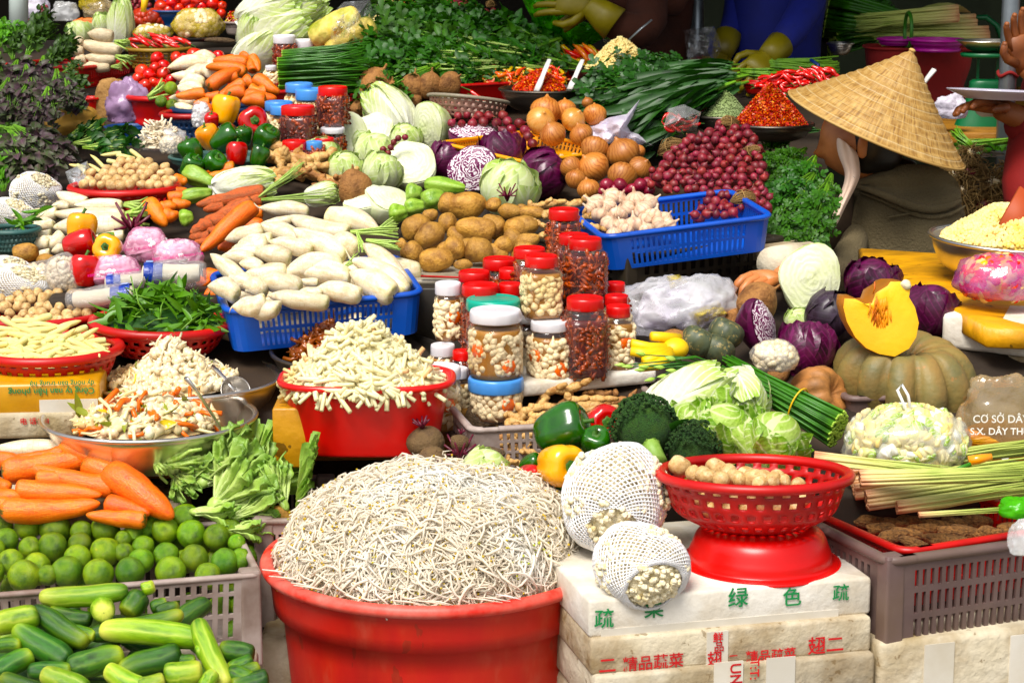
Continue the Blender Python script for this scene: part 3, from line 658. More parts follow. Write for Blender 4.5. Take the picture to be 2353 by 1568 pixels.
def stalks(key, name, cat, m_, n, L=1, R0=.16, R1=.2, r=.014, endm=None, nvar=1, bendy=.04, ns=5, flare=0, prof=None):
    def f(v):
        rr = random.Random(v+5); gs = []; cap = []
        for i in range(n):
            a = rr.uniform(0, 2*pi); q = rr.random()**.5; l = L*rr.uniform(.86, 1)
            p = []
            for t in (0, .33, .66, 1):
                R_ = R0+(R1-R0)*t
                p.append(Vector((-.5*L+t*l, math.cos(a)*q*R_+rr.gauss(0, bendy*t*.5), math.sin(a)*q*R_*.75+rr.gauss(0, bendy*t*.5)-flare*t*t)))
            rd = prof or [1, 1, .9, .7]
            gs.append(tube(p, [r*k for k in rd], ns))
            if endm: cap.append(tube([p[0]-(p[1]-p[0])*.012, p[0]+(p[1]-p[0])*.02], r*1.05, ns))
        parts = [('stalks', mesh('stalks', cat_(gs), M_[m_]))]
        if endm: parts.append(('cut_ends', mesh('cut_ends', cat_(cap), M_[endm])))
        return Kind(name, cat, parts)
    vari(key, nvar, f)
stalks('chives', 'chive_bundle', 'chives', 'chive', 150, R0=.15, R1=.08, r=.012, endm='chive_cut', bendy=.01)
stalks('beans', 'chive_bundle', 'chives', 'chive', 130, R0=.2, R1=.22, r=.011, endm='chive_cut', bendy=.05)
stalks('scallion', 'scallion_bundle', 'scallions', 'stem_g', 60, R0=.07, R1=.13, r=.013, bendy=.05)
stalks('lgrass', 'lemongrass_bundle', 'lemongrass', 'lemongrass', 40, R0=.13, R1=.12, r=.03, prof=[1, .75, .45, .2], bendy=.04, ns=8)
stalks('greens', 'radish_greens', 'stalks', 'stem_pale', 12, R0=.05, R1=.3, r=.04, bendy=.06, prof=[1.1, .9, .8, .7])
stalks('drygreen', 'carrot_stalks', 'stalks', 'stem_pale', 16, R0=.03, R1=.2, r=.012, bendy=.05)
# branching ginger hand: knobs along a spine with fingers
def ginger(i, m_='ginger', nm='ginger_root'):
    r = random.Random(i+3); gs = []
    sp = [Vector((-.45+.3*k, r.uniform(-.08, .08), r.uniform(-.04, .04))) for k in range(4)]
    gs.append(tube(sum([[a, a.lerp(b_, .5)] for a, b_ in zip(sp, sp[1:])], [])+[sp[-1]], [.09, .13, .1, .14, .1, .13, .08], 10))
    for k in range(7):
        s_ = sp[k % 4]+Vector((r.uniform(-.08, .08), 0, 0)); a = r.choice((-1, 1))*r.uniform(.6, 1.8); l = r.uniform(.14, .3)
        e = s_+Vector((math.cos(a)*l, math.sin(a)*l, r.uniform(-.1, .16)))
        gs.append(tube([s_, s_.lerp(e, .4), s_.lerp(e, .75), e], [.08, .1, .075, .06], 9))
    g = cat_(gs)
    for v in range(len(g.V)):
        p = Vector(g.V[v]); g.V[v] *= 1+.12*noise.noise(p*5+Vector((i, 0, 0)))
    return Kind(nm, 'ginger', mesh('ginger', g, M_[m_]))
vari('ginger', 4, ginger); vari('ginger_b', 3, lambda i: ginger(i+8, 'ginger_brown'))
CHI = [(-.5, .02), (-.48, .25), (-.4, .42), (-.2, .5), (.05, .44), (.3, .28), (.45, .12), (.5, .01)]
def chili(i, m_):
    b_ = [.25, -.3, .4][i]
    g = stickg(CHI, 9, 14, bend=b_*2.2, noise_=.1, seed=i)
    st = stickg([(-.5, .1), (0, .08), (.5, .16)], 5, 5).x(T((-.62, b_*2.2*math.cos(-.5*pi), 0)) @ scM(.28, 1, 1))
    return Kind('chili_pepper', 'chili', [('pod', mesh('chili_pod', g, M_[m_])), ('stalk', mesh('chili_stalk', st, M_['calyx']))])
for k in ('chili', 'chili_o', 'chili_y'): vari(k, 3, lambda i: chili(i, k))
CHAY = [(.001, -.5), (.12, -.5), (.3, -.42), (.4, -.22), (.38, .0), (.3, .22), (.24, .4), (.12, .48), (.05, .44), (.001, .42)]
vari('chayote', 3, lambda i: Kind('chayote', 'chayote', mesh('chayote', rev(CHAY, 30, 20, ns=.1, seed=i, lobe=lambda p, t: 1+.16*(abs(math.cos(2.5*p))-.6)+.03*math.sin(9*t+4*p)).x(rotM(0, pi/2, 0)), M_['chayote'])))
CORN = [(-.5, .1), (-.48, .42), (-.3, .5), (0, .48), (.25, .4), (.42, .22), (.5, .04)]
vari('corn', 3, lambda i: Kind('baby_corn', 'baby corn', mesh('baby_corn', stickg(CORN, 10, 12, bend=[0, .2, -.15][i], noise_=.1, seed=i, lobe=lambda a, t: 1+.05*math.cos(9*a)), M_['corn'])))
def peapod(i):
    g = leafg(1, .26, 4, 8, .0, .0, .0, wf=lambda t: math.sin(pi*t)**.6)
    V = g.V.copy(); V[:, 1] += .12*np.sin(V[:, 0]*pi)*(1 if i else -1); V[:, 2] = .06*np.sin(V[:, 0]*pi)+.018*np.abs(np.sin(V[:, 0]*20))
    g2 = G(V*[1, 1, -1], g.Q[:, ::-1], g.UV); g.V = V
    c = cat_([g, g2, tube([(0, 0, 0), (-.12, .02, 0), (-.2, 0, .03)], .012, 4)])
    c.V[:, 0] -= .5
    return Kind('snow_pea', 'snow pea', mesh('snow_pea', c, M_['pea']))
vari('pea', 2, peapod)
# leafy heads: core ball + wrapping leaves
def wrapleaf(r0, a0, a1, wid, ruff, seed, nu=12, nv=10, flare=.1):
    "leaf lying on a sphere of radius r0 from polar angle a0 (base) to a1"
    pts = np.zeros((nv+1, nu+1, 3))
    for j in range(nv+1):
        t = j/nv; th = a0+(a1-a0)*t
        for i in range(nu+1):
            s_ = 2*i/nu-1; ph = s_*wid*(math.sin(pi*min(t*.55+.15, 1))**.5)
            r_ = r0*(1+flare*max(t-.6, 0)+flare*.5*abs(s_)**4)+ruff*(t**2+abs(s_)**3)*.5*math.sin(7*s_+9*t+seed)+.012*noise.noise(Vector((s_*3, t*4, seed)))
            x_ = th-(.1*s_*s_)
            pts[j, i] = (r_*math.sin(x_)*math.cos(ph), r_*math.sin(x_)*math.sin(ph), r_*math.cos(x_)*-1)
    return grid(pts, wrap=False)
def head(i, m_, nm, cat, nleaf=7, ruff=.05, wid=1.1, sy=1, flare=.12, a1=2.6):
    r = random.Random(i*3+1); gs = []
    for k in range(nleaf):
        g = wrapleaf(.44+.022*(k % 3)+.008*k, .15, r.uniform(a1-.4, a1), wid*r.uniform(.85, 1.15), ruff, k*3+i, flare=flare)
        gs.append(g.x(rotM(r.uniform(-.1, .1), r.uniform(-.1, .1), k*2.4+r.random())))
    core = ball(20, 14, ns=.06, seed=i).x(scM(.9, .9, .94))
    st = rev([(.1, -.52), (.11, -.42), (.001, -.42)][::-1] if 0 else [(.001, -.5), (.09, -.5), (.1, -.4)], 12, 4, sm=False)
    return Kind(nm, cat, [('heart', mesh('heart', core.x(scM(1, 1, sy)), M_[m_])), ('outer_leaves', mesh('outer_leaves', cat_(gs).x(scM(1, 1, sy)), M_[m_])), ('stem_base', mesh('stem_base', st.x(scM(1, 1, sy)), M_['cream_core']))])
vari('cabbage', 3, lambda i: head(i, 'cabbage', 'cabbage', 'cabbage'))
vari('red_cabbage', 3, lambda i: head(i, 'red_cabbage', 'red_cabbage', 'cabbage'))
vari('dark_cabbage', 1, lambda i: head(i+5, 'dark_cabbage', 'red_cabbage', 'cabbage'))
vari('napa', 3, lambda i: head(i, 'napa', 'napa_cabbage', 'cabbage', 9, .05, .8, 1.5, .18, 2.9))
vari('lettuce', 3, lambda i: head(i, 'lettuce', 'lettuce', 'lettuce', 10, .16, 1.0, 1.05, .3, 2.2))
def halfhead(i, m_, cm, nm):
    g = ball(24, 16, ns=.05, seed=i); V = g.V.copy(); V[:, 1] = np.where(V[:, 1] < 0, V[:, 1]*.06, V[:, 1]); g.V = V
    n = 28; pts = [[(math.cos(a)*.485*q, -.035-.10*(1-q*q)-.03*noise.noise(Vector((math.cos(a)*q*6, math.sin(a)*q*6, i))), math.sin(a)*.485*q) for a in np.arange(n)*2*pi/n] for q in (1, .93, .8, .6, .4, .2, .001)]
    f_ = grid(np.array(pts))
    core = grid(np.array([[(x, -.105+z*z*.3, z) for x, z in r_] for r_ in ([(-.06, -.46), (0, -.47), (.06, -.46)], [(-.05, -.32), (0, -.3), (.05, -.32)], [(-.015, -.12), (0, -.1), (.015, -.12)])]), wrap=False)
    for q_ in (g, f_, core):
        for v in range(len(q_.V)): p = Vector(q_.V[v]); q_.V[v] *= 1+.26*noise.noise(p*1.9+Vector((i*3+len(nm), 0, 0)))
    return Kind(nm, 'cabbage', [('outside', mesh('outside', g, M_[m_])), ('cut_face', mesh('cut_face', f_, M_[cm])), ('core', mesh('core', core, M_['cream_core']))])
vari('half_cabbage', 2, lambda i: halfhead(i, 'cabbage', 'cabbage_cut', 'cut_cabbage'))
vari('half_red', 2, lambda i: halfhead(i, 'red_cabbage', 'red_cabbage_cut', 'cut_red_cabbage'))
vari('pumpkin', 1, lambda i: Kind('pumpkin', 'pumpkin', mesh('pumpkin', rev([(.001, -.25), (.1, -.3), (.3, -.36), (.44, -.24), (.5, 0), (.45, .22), (.32, .34), (.16, .3), (.06, .22), (.001, .2)], 88, 22, ns=.12, nf=1.8, lobe=lambda p, t: .78+.23*abs(math.sin(5.5*p))**.55), M_['pumpkin'])))
vari('pumpkin_brown', 2, lambda i: Kind('pumpkin', 'pumpkin', mesh('pumpkin', rev([(.001, -.25), (.1, -.3), (.3, -.36), (.44, -.24), (.5, 0), (.45, .22), (.32, .34), (.16, .3), (.06, .22), (.001, .2)], 54, 18, ns=.12, seed=i, lobe=lambda p, t: .85+.15*abs(math.sin(4.5*p))**.6), M_['pumpkin_brown'])))
vari('kabocha', 2, lambda i: Kind('kabocha_squash', 'squash', mesh('kabocha', rev([(.001, -.4), (.25, -.4), (.45, -.2), (.5, .02), (.42, .26), (.22, .36), (.06, .33), (.001, .32)], 40, 16, ns=.06, seed=i, lobe=lambda p, t: .94+.06*abs(math.sin(4*p))), M_['kabocha'])))
YAM = [(.001, -.5), (.2, -.47), (.38, -.33), (.46, -.08), (.44, .14), (.34, .32), (.2, .42), (.08, .47), (.035, .52), (.03, .62), (.001, .63)]
vari('yam', 4, lambda i: Kind('jicama', 'root vegetable', mesh('jicama', rev(YAM, 22, 20, ns=.22, nf=1.6, seed=i*4, lobe=lambda p, t: 1+.06*math.cos(3*p)), M_['yam'])))
vari('taro', 2, lambda i: Kind('taro_root', 'root vegetable', mesh('taro', rev(POT, 20, 18, ns=.2, seed=i*4).x(rotM(0, pi/2, 0)), M_['taro'])))
def beet(i):
    g = rev([(.001, -.62), (.03, -.55), (.2, -.44), (.42, -.22), (.5, .02), (.42, .25), (.22, .37), (.1, .4), (.001, .41)], 22, 18, ns=.1, seed=i)
    st = cat_([tube([(0, 0, .38), (.06*math.cos(a), .06*math.sin(a), .5), (.22*math.cos(a), .2*math.sin(a), .62+.1*(a % 1))], [.03, .03, .026], 6) for a in np.arange(9)*.7])
    return Kind('beetroot', 'beetroot', [('root', mesh('beet', g, M_['beet'])), ('stems', mesh('beet_stems', st, M_['beet_stem']))])
vari('beet', 2, beet)
vari('beet_tuft', 1, lambda i: Kind('beet_stem_tuft', 'beet stems', mesh('tuft', cat_([tube([(0, 0, 0), (.12*math.cos(a), .12*math.sin(a), .25), (.45*math.cos(a), .4*math.sin(a), .5+.25*math.sin(a*3))], [.045, .04, .03], 6) for a in np.arange(14)*.63]), M_['beet_stem'])))
def florets(n, seed, rr, sz, hemi=True):
    r = random.Random(seed); t_ = ball(6, 5); Ms = []
    for i in range(n):
        z = max(-1, min(1, 1-(i+.5)/n*(1.25 if hemi else 1.9)+r.gauss(0, .02))); a = i*2.39996+r.gauss(0, .12); q = math.sqrt(max(0, 1-z*z))
        p = Vector((q*math.cos(a), q*math.sin(a), z))*rr*(1+.16*abs(noise.noise(Vector((q*math.cos(a)*2.6, q*math.sin(a)*2.6, z*2.6+seed))))*1.6)
        Ms.append(np.array(T(p) @ scM(sz*r.uniform(.7, 1.25))))
    return many(t_, Ms)
def broccoli(i):
    crown = cat_([florets(900, i, .45, .046), ball(16, 10).x(scM(.84, .84, .8))])
    st = cat_([tube([(0, 0, -.75), (0, 0, -.4), (0, 0, -.1)], [.15, .13, .14], 12)]+[tube([(0, 0, -.45), (.18*math.cos(a), .18*math.sin(a), -.25), (.33*math.cos(a), .33*math.sin(a), -.02)], [.06, .06, .07], 7) for a in np.arange(7)*.9])
    lf = cat_([leafg(.45, .16, 3, 5).x(T((.2*math.cos(a), .2*math.sin(a), -.3)) @ rotM(0, -.6, a)) for a in (0, 1.2)])
    return Kind('broccoli', 'broccoli', [('crown', mesh('crown', crown, M_['broc'])), ('stalk', mesh('stalk', st, M_['broc_stem'])), ('leaf', mesh('leaf', lf, M_['herb_dark']))])
vari('broccoli', 2, broccoli)
def netg(nu, nv, prof, open_top=.16):
    p = smoothp(prof, nv+1); V = []
    for j in range(nv+1):
        r_, z = p[j]; 
        for i in range(nu):
            a = (i+(.5 if j % 2 else 0))*2*pi/nu; V.append((r_*math.cos(a), r_*math.sin(a), z))
    Q = []
    for j in range(0, nv-1):
        for i in range(nu):
            if j % 2: l, rr = i, (i+1) % nu; Q.append((j*nu+i, (j+1)*nu+rr, (j+2)*nu+i, (j+1)*nu+i))
            else: Q.append((j*nu+i, (j+1)*nu+i, (j+2)*nu+i, (j+1)*nu+(i-1) % nu))
    return G(V, Q, [((0, 0), (1, 0), (1, 1), (0, 1))]*len(Q))
def wire(t):
    def f(o):
        m_ = o.modifiers.new('net', 'WIREFRAME'); m_.thickness = t; m_.use_replace = True; m_.use_even_offset = False; m_.use_relative_offset = False
    return f
def netcauli(i):
    c = cat_([florets(700, i+2, .46, .075, False), ball(18, 12).x(scM(.93, .93, .93))]).x(scM(1, 1, 1.04))
    net = netg(40, 44, [([.24, .33][i], [.47, .42][i]), (.38, .40), (.47, .24), (.51, 0), (.47, -.25), (.34, -.42), (.15, -.5)])
    for v in range(len(net.V)): net.V[v] *= 1+.10*noise.noise(Vector(net.V[v])*2.6+Vector((i, 0, 0)))+.02*noise.noise(Vector(net.V[v])*11)
    return Kind('netted_cauliflower', 'cauliflower', [('curd', mesh('curd', c, M_['cauli'])), ('foam_net', mesh('foam_net', net, M_['foam']), (wire(.023),))])
vari('netcauli', 2, netcauli)
# ================================================================ containers
def rimtube(R_, r, nu=64, sq=1, sy=1, z=0, ns=8):
    pts = np.zeros((nu, ns, 3))
    for i in range(nu):
        a = 2*pi*i/nu; c, s_ = math.cos(a), math.sin(a); k = 1 if sq == 1 else (abs(c)**sq+abs(s_)**sq)**(-1/sq)
        for j in range(ns):
            b_ = 2*pi*j/ns; q = R_+r*math.cos(b_)
            pts[i, j] = (q*k*c, q*k*s_*sy, z+r*math.sin(b_)*.9)
    pts = np.concatenate([pts, pts[:1]]); return grid(pts)
def colander(name, cat, x, y, W, Z, Hpx, m_, label, bot=.66, tilt=(0, 0), rim=.012, nu=132, solid_=False, rimm=None, sq=1, sy=1, group=None, big=False):
    R_ = W*Z/F/2; H = Hpx*Z/F; nv = 26
    prof = smoothp([(R_, 0), (R_*.97, -H*.12), (R_*.92, -H*.4), (R_*.84, -H*.7), (R_*bot*1.05, -H*.95), (R_*bot*.8, -H)], nv)
    pts = np.zeros((nv+2, nu, 3)); rows = list(prof)+[(R_*bot*.4, -H), (.001, -H)]
    for j, (r_, z) in enumerate(rows):
        for i in range(nu):
            a = 2*pi*i/nu; c, s_ = math.cos(a), math.sin(a); k = 1 if sq == 1 else (abs(c)**sq+abs(s_)**sq)**(-1/sq)
            pts[j, i] = (r_*k*c, r_*k*s_*sy, z)
    def hole(i, j):
        if solid_ or j < 3 or j > nv-4: return False
        if big: return (i % 3) != 0 and (j % 3) != 0
        jj = j-3; o = 0 if (jj//4) % 2 else 2
        return jj % 4 in (1, 2) and (i+o) % 4 in (1, 2)
    t = bpy.data.objects.new(name, None); COL.objects.link(t); t.location = P(x, y, Z); t.rotation_euler = (tilt[0], tilt[1], 0); tag(t, label, cat, group)
    ob('wall', mesh('wall', grid(pts, hole=hole), M_[m_]), t, mods=(solid(.003),))
    ob('rim', mesh('rim', rimtube(R_+rim*.4, rim, 72, sq, sy), M_[rimm or m_]), t)
    ob('foot_ring', mesh('foot', rev([(R_*bot*.8, -H-.008), (R_*bot*.82, -H+.004), (R_*bot*.74, -H+.004)], 40, 3, sm=False), M_[m_]), t, mods=(solid(.003),))
    return t
def bowl(name, cat, x, y, W, Z, Hpx, m_, label, bot=.55, lip=.008, tilt=(0, 0), group=None, sq=1, sy=1, thick=.003, straight=False):
    R_ = W*Z/F/2; H = Hpx*Z/F
    pr = [(R_+lip, -.004), (R_+lip, .001), (R_, 0), (R_*.985, -.012), (R_*.95, -H*.35), (R_*.84, -H*.7), (R_*bot, -H*.97), (R_*bot*.5, -H), (.001, -H)]
    if straight: pr = [(R_+lip, -.004), (R_+lip, .001), (R_, 0), (R_*.985, -.012), (R_*(1-(1-bot)*.5), -H*.5), (R_*bot*1.02, -H*.93), (R_*bot*.95, -H*.99), (R_*bot*.5, -H), (.001, -H)]
    nu = 64; p = smoothp(pr, 34)
    pts = np.zeros((34, nu, 3))
    for j in range(34):
        for i in range(nu):
            a = 2*pi*i/nu; c, s_ = math.cos(a), math.sin(a); k = 1 if sq == 1 else (abs(c)**sq+abs(s_)**sq)**(-1/sq)
            pts[j, i] = (max(p[j][0], .001)*k*c, max(p[j][0], .001)*k*s_*sy, p[j][1])
    t = bpy.data.objects.new(name, None); COL.objects.link(t); t.location = P(x, y, Z); t.rotation_euler = (tilt[0], tilt[1], 0); tag(t, label, cat, group)
    ob('bowl_wall', mesh('bowl', grid(pts), M_[m_]), t, mods=(solid(thick),))
    ob('rim', mesh('rim', rimtube(R_+lip*.7, lip*.6, 72, sq, sy), M_[m_]), t)
    return t
def rectwall(W, Dp, H, flare, ns, nd, rows, corner=.02):
    "open rectangular wall centred in x from y 0..Dp, z 0..H; rows [(v, hole above)]"
    def side(n, a, b):
        o = [(a[0]+(b[0]-a[0])*q, a[1]+(b[1]-a[1])*q) for q in np.linspace(0, 1, 2*n+2)]; return o
    c = corner; base = []; flag = []
    def add(n, a, b):
        L = math.hypot(b[0]-a[0], b[1]-a[1]); e = min(.03, L*.1)/L
        qs = [0]+list(np.linspace(e, 1-e, 2*n)); 
        for k, q in enumerate(qs):
            base.append((a[0]+(b[0]-a[0])*q, a[1]+(b[1]-a[1])*q)); flag.append(k > 0 and k % 2 == 1 and k < 2*n)
    def arc(cx_, cy_, a0):
        for k in range(4):
            a = a0+k*pi/8
            base.append((cx_+c*math.cos(a), cy_+c*math.sin(a))); flag.append(False)
    x0, x1, y0, y1 = -W/2, W/2, 0, Dp
    add(ns, (x0+c, y0), (x1-c, y0)); arc(x1-c, y0+c, -pi/2)
    add(nd, (x1, y0+c), (x1, y1-c)); arc(x1-c, y1-c, 0)
    add(ns, (x1-c, y1), (x0+c, y1)); arc(x0+c, y1-c, pi/2)
    add(nd, (x0, y1-c), (x0, y0+c)); arc(x0+c, y0+c, pi)
    pts = np.zeros((len(rows), len(base), 3))
    for j, (v, h) in enumerate(rows):
        k = 1-flare*(1-v)
        for i, (a, b) in enumerate(base): pts[j, i] = (a*k, Dp/2+(b-Dp/2)*k, v*H)
    g = grid(pts, hole=lambda i, j: rows[j][1] and flag[i])
    fl = grid(np.array([[(a*q, Dp/2+(b-Dp/2)*q, .002) for a, b in base] for q in (1-flare, .001)]))
    top = [Vector((a, b, H)) for a, b in base]; top += top[:2]
    return g, fl, top
SLOT2 = [(0, 0), (.1, 1), (.46, 0), (.54, 1), (.86, 0), (1, 0)]
CRATE = [(0, 0), (.12, 1), (.36, 0), (.42, 1), (.64, 0), (.70, 1), (.88, 0), (1, 0)]
CRATE2 = [(0, 0), (.08, 1), (.3, 0), (.34, 1), (.56, 0), (.6, 1), (.8, 0), (.84, 1), (.94, 0), (1, 0)]
def crate(name, cat, xl, yl, Z, xr, yr, Dp, H, m_, label, flare=.08, ns=26, nd=16, rows=SLOT2, rim=.009, posts=False, thick=.004, corner=.02, Zr=None, tilt=0):
    A = P(xl, yl, Z); B = P(xr, yr, Zr) if Zr else plane_pt(xr, yr, A.z); W = (B-A).length
    g, fl, top = rectwall(W/(1-flare), Dp, H, flare, ns, nd, rows, corner)
    t = bpy.data.objects.new(name, None); COL.objects.link(t)
    mid = (A+B)/2; X = (B-A).normalized(); Y = Vector((0, 0, 1)).cross(X).normalized(); Zv = X.cross(Y); t.matrix_local = T(mid) @ Matrix((X, Y, Zv)).transposed().to_4x4() @ rotM(tilt); tag(t, label, cat)
    ob('wall', mesh('wall', g, M_[m_], smooth=False), t, mods=(solid(thick, 0),))
    ob('floor', mesh('floor', fl, M_[m_], smooth=False), t, mods=(solid(.003, 1),))
    ob('rim', mesh('rim', tube(top, rim, 6, cap=False, flat=.8), M_[m_]), t)
    if posts:
        W_ = W/(1-flare)
        for sx in (-1, 1):
            for yy in (0, Dp):
                q = .014; xx = sx*(W_/2); y_ = yy
                s_ = 1 if yy == 0 else -1
                ob('corner_post', mesh('post', box(xx-(.032 if sx > 0 else .004), y_-(.004 if s_ > 0 else .03), 0, xx+(.004 if sx > 0 else .032), y_+(.03 if s_ > 0 else .004), H+.008, .005), M_[m_], smooth=False), t)
    t['W'] = W
    return t
# ---------------------------------------------------------------- jars
def jar_shape(R_, H, sq, lidr):
    pr = [(.001, 0), (R_*.8, 0), (R_*.97, .006), (R_, .02), (R_, H*.70), (R_*.98, H*.76), (R_*.8, H*.82), (R_*.76, H*.85), (R_*.76, H*.9)]
    return rev(pr, 40, 30, sq=sq)
def jar(x, ytop, W, Hpx, Z, lid, fill, label, sq=1, lidW=None, lidH=None, yaw=0, carrot=0, group=None, tilt=0):
    "ytop = centre of the lid's top disc; W body width px; Hpx total height px"
    s_ = Z/F; R_ = W*s_/2; H = Hpx*s_; lr = (lidW or W*.88)*s_/2; lh = (lidH or 26)*s_
    t = bpy.data.objects.new('pickle_jar', None); COL.objects.link(t); p = P(x, ytop, Z); t.location = p-Vector((0, 0, H)); t.rotation_euler = (tilt, 0, yaw); tag(t, label, 'jar', group)
    R2 = R_/(1.13 if sq > 2.5 else 1)
    ob('body', mesh('jar_body', jar_shape(R2, H, sq, lr), M_['jar_plastic']), t)
    ll = rev([(.001, H), (lr*.8, H), (lr*.86, H-.001), (lr*.9, H+.002), (lr*.97, H+.001), (lr, H-.004), (lr, H-lh+.002), (lr*.98, H-lh), (lr*.9, H-lh)], 48, 9, sm=False, lobe=lambda a, tt: 1+(.008*math.cos(36*a) if .5 < tt < .95 else 0))
    ob('lid', mesh('lid', ll, M_[lid]), t)
    bh = H*.74
    core = rev([(.001, .006), (R2*.9, .006), (R2*.93, .02), (R2*.93, bh*.9), (R2*.9, bh), (.001, bh)], 28, 8, sm=False, sq=sq)
    r = random.Random(int(x*7+ytop)); Ms = []; n = int(30000*R_*H)+40
    g0 = BULB if fill == 'white' else PSTK
    for i in range(n):
        a = r.uniform(0, 2*pi); c, sn = math.cos(a), math.sin(a); k = 1 if sq == 1 else (abs(c)**sq+abs(sn)**sq)**(-1/sq)
        z = r.uniform(.016, bh*.93); q = R2*.86*k
        if fill == 'white': M = T((q*c, q*sn, z)) @ rotM(0, 0, a) @ rotM(r.uniform(0, 6.3), 0, 0) @ scM(r.uniform(.0135, .0195))
        else: M = T((q*c, q*sn, z)) @ rotM(0, 0, a+pi/2) @ rotM(0, r.uniform(-1.5, 1.5), 0) @ scM(r.uniform(.03, .045), .009, .008)
        Ms.append(np.array(M))
    ob('brine', mesh('brine', core, M_['pale_brine' if fill == 'white' else 'dark_brine']), t)
    ob('pickles', mesh('pickles', many(g0, Ms), M_['pickle_jar' if fill == 'white' else 'dark_pickle']), t)
    for k in range(carrot):
        a = -pi/2-yaw+(-.75+1.3*k if carrot > 1 else .5)
        ob('carrot_slice', mesh('carrot_slice', rev([(.001, .003), (.013, .003), (.015, 0), (.013, -.003), (.001, -.003)], 16, 5, sm=False, lobe=lambda b_, tt: 1+.06*math.cos(8*b_)).x(T((R2*.93*math.cos(a), R2*.93*math.sin(a), bh*(.62-.3*(k % 2)))) @ rotM(pi/2, 0, a+pi/2)), M_['pickle_o']), t)
    return t
BULB = rev([(.001, -.5), (.3, -.42), (.45, -.15), (.42, .1), (.24, .36), (.12, .6), (.08, .85), (.001, .9)], 9, 11)
PSTK = stickg([(-.5, .3), (-.45, .5), (.45, .5), (.5, .3)], 6, 6, bend=.3)
# ---------------------------------------------------------------- heaps of tiny things
def heap_z(r, R_, H, pw): return H*max(0, 1-(r/R_)**pw)
def heap(name, cat, C, R_, H, base_m, items, label, pw=1.7, sy=1, seed=0, sink=.01, off=(0, 0), kind_='stuff', nz=.12, parent=None, drop=.0):
    "dome plus pieces lying on it; items [(template, material, count, size or (sx, sy, sz), spread)]"
    r = random.Random(seed)
    def hz(x, y):
        q = math.hypot(x, y/sy)/R_; return heap_z(q*R_, R_, H, pw)*(1+nz*noise.noise(Vector((x*14, y*14, seed))))
    n = 30; pts = [[(R_*q*math.cos(a), R_*q*math.sin(a)*sy, hz(R_*q*math.cos(a), R_*q*math.sin(a)*sy)-sink) for a in np.arange(n)*2*pi/n] for q in (1, .9, .8, .7, .6, .5, .4, .3, .2, .1, .001)]
    gs = [grid(np.array(pts)).m(0)]; ms = [M_[base_m]]
    for k, (tm, m_, cnt, sz, tl) in enumerate(items):
        ms.append(M_[m_]); Ms = []
        for i in range(cnt):
            q = math.sqrt(r.random())*.98; a = r.uniform(0, 2*pi); x = R_*q*math.cos(a); y = R_*q*math.sin(a)*sy; z = hz(x, y)+r.uniform(-.3, .5)*sink
            s_ = sz if isinstance(sz, tuple) else (sz, sz, sz); f = r.uniform(.75, 1.25)
            # slope frame
            e = .004; dx = (hz(x+e, y)-hz(x-e, y))/(2*e); dy = (hz(x, y+e)-hz(x, y-e))/(2*e)
            Nn = Vector((-dx, -dy, 1)).normalized(); Qt = Vector((0, 0, 1)).rotation_difference(Nn).to_matrix().to_4x4()
            Ms.append(np.array(T((x, y, z)) @ Qt @ rotM(0, 0, r.uniform(0, 6.3)) @ rotM(r.uniform(-3, 3), r.gauss(0, tl), 0) @ scM(*[v*f for v in s_])))
        gs.append(many(tm, Ms).m(k+1))
    o = ob(name, mesh(name, cat_(gs), ms), M=T(C+Vector((off[0], off[1], -drop))))
    return tag(o, label, cat, kind=kind_)
# crumpled plastic bag, draped over an ellipsoid
def bag(name, x, y, W, H, Z, m_, label, dep=.8, seed=0, neck=None, cat='plastic bag', rough=.22, group=None, rot=0, flatb=True):
    s_ = Z/F; nu, nv = 56, 34; pts = np.zeros((nv, nu, 3))
    for j in range(nv):
        t = j/(nv-1); th = pi*t
        for i in range(nu):
            ph = 2*pi*i/nu; r_ = math.sin(th)**.75; z = -math.cos(th)
            p = Vector((r_*math.cos(ph), r_*math.sin(ph), z))
            d = 1+rough*noise.noise(p*1.7+Vector((seed, 0, 0)))+rough*.6*abs(noise.noise(p*4.5+Vector((0, seed, 0))))+rough*.35*abs(noise.noise(p*10+Vector((0, 0, seed))))
            if neck and t > .72: d *= 1; r2 = 1-(t-.72)/.28*.85; p = Vector((p.x*r2, p.y*r2, p.z+(t-.72)*neck))
            v = p*d
            if flatb and v.z < -.7: v.z = -.7
            pts[j, i] = (v.x*W*s_/2, v.y*W*s_/2*dep, v.z*H*s_/2)
    o = ob(name, mesh(name, grid(pts), M_[m_]), M=T(P(x, y, Z)) @ rotM(0, 0, rot))
    return tag(o, label, cat, group)
def sheetbag(name, poly, Z, m_, label, seed=0, cat='plastic bag', depth=.08, thick=.0):
    "crumpled empty bag lying: facetted sheet over a pixel polygon"
    xs = [p[0] for p in poly]; ys = [p[1] for p in poly]; n = 22; cxm = sum(xs)/len(xs); cym = sum(ys)/len(ys)
    m = len(poly); per = []
    for i in range(m):
        for k in range(5): per.append((poly[i][0]+(poly[(i+1) % m][0]-poly[i][0])*k/5, poly[i][1]+(poly[(i+1) % m][1]-poly[i][1])*k/5))
    rows = []
    for q in np.linspace(1, .02, 14):
        row = []
        for (a, b_) in per:
            x = cxm+(a-cxm)*q; y = cym+(b_-cym)*q
            d = depth*(1-q**2)*.8+depth*.5*abs(noise.noise(Vector((x*.02, y*.02, seed))))*2+depth*.25*noise.noise(Vector((x*.07, y*.07, seed)))
            row.append(P(x, y, Z+depth*.5-d-(cym-y)*-.0004))
        rows.append(row)
    o = ob(name, mesh(name, grid(np.array([[tuple(v) for v in r_] for r_ in rows])), M_[m_], smooth=False))
    return tag(o, label, cat)
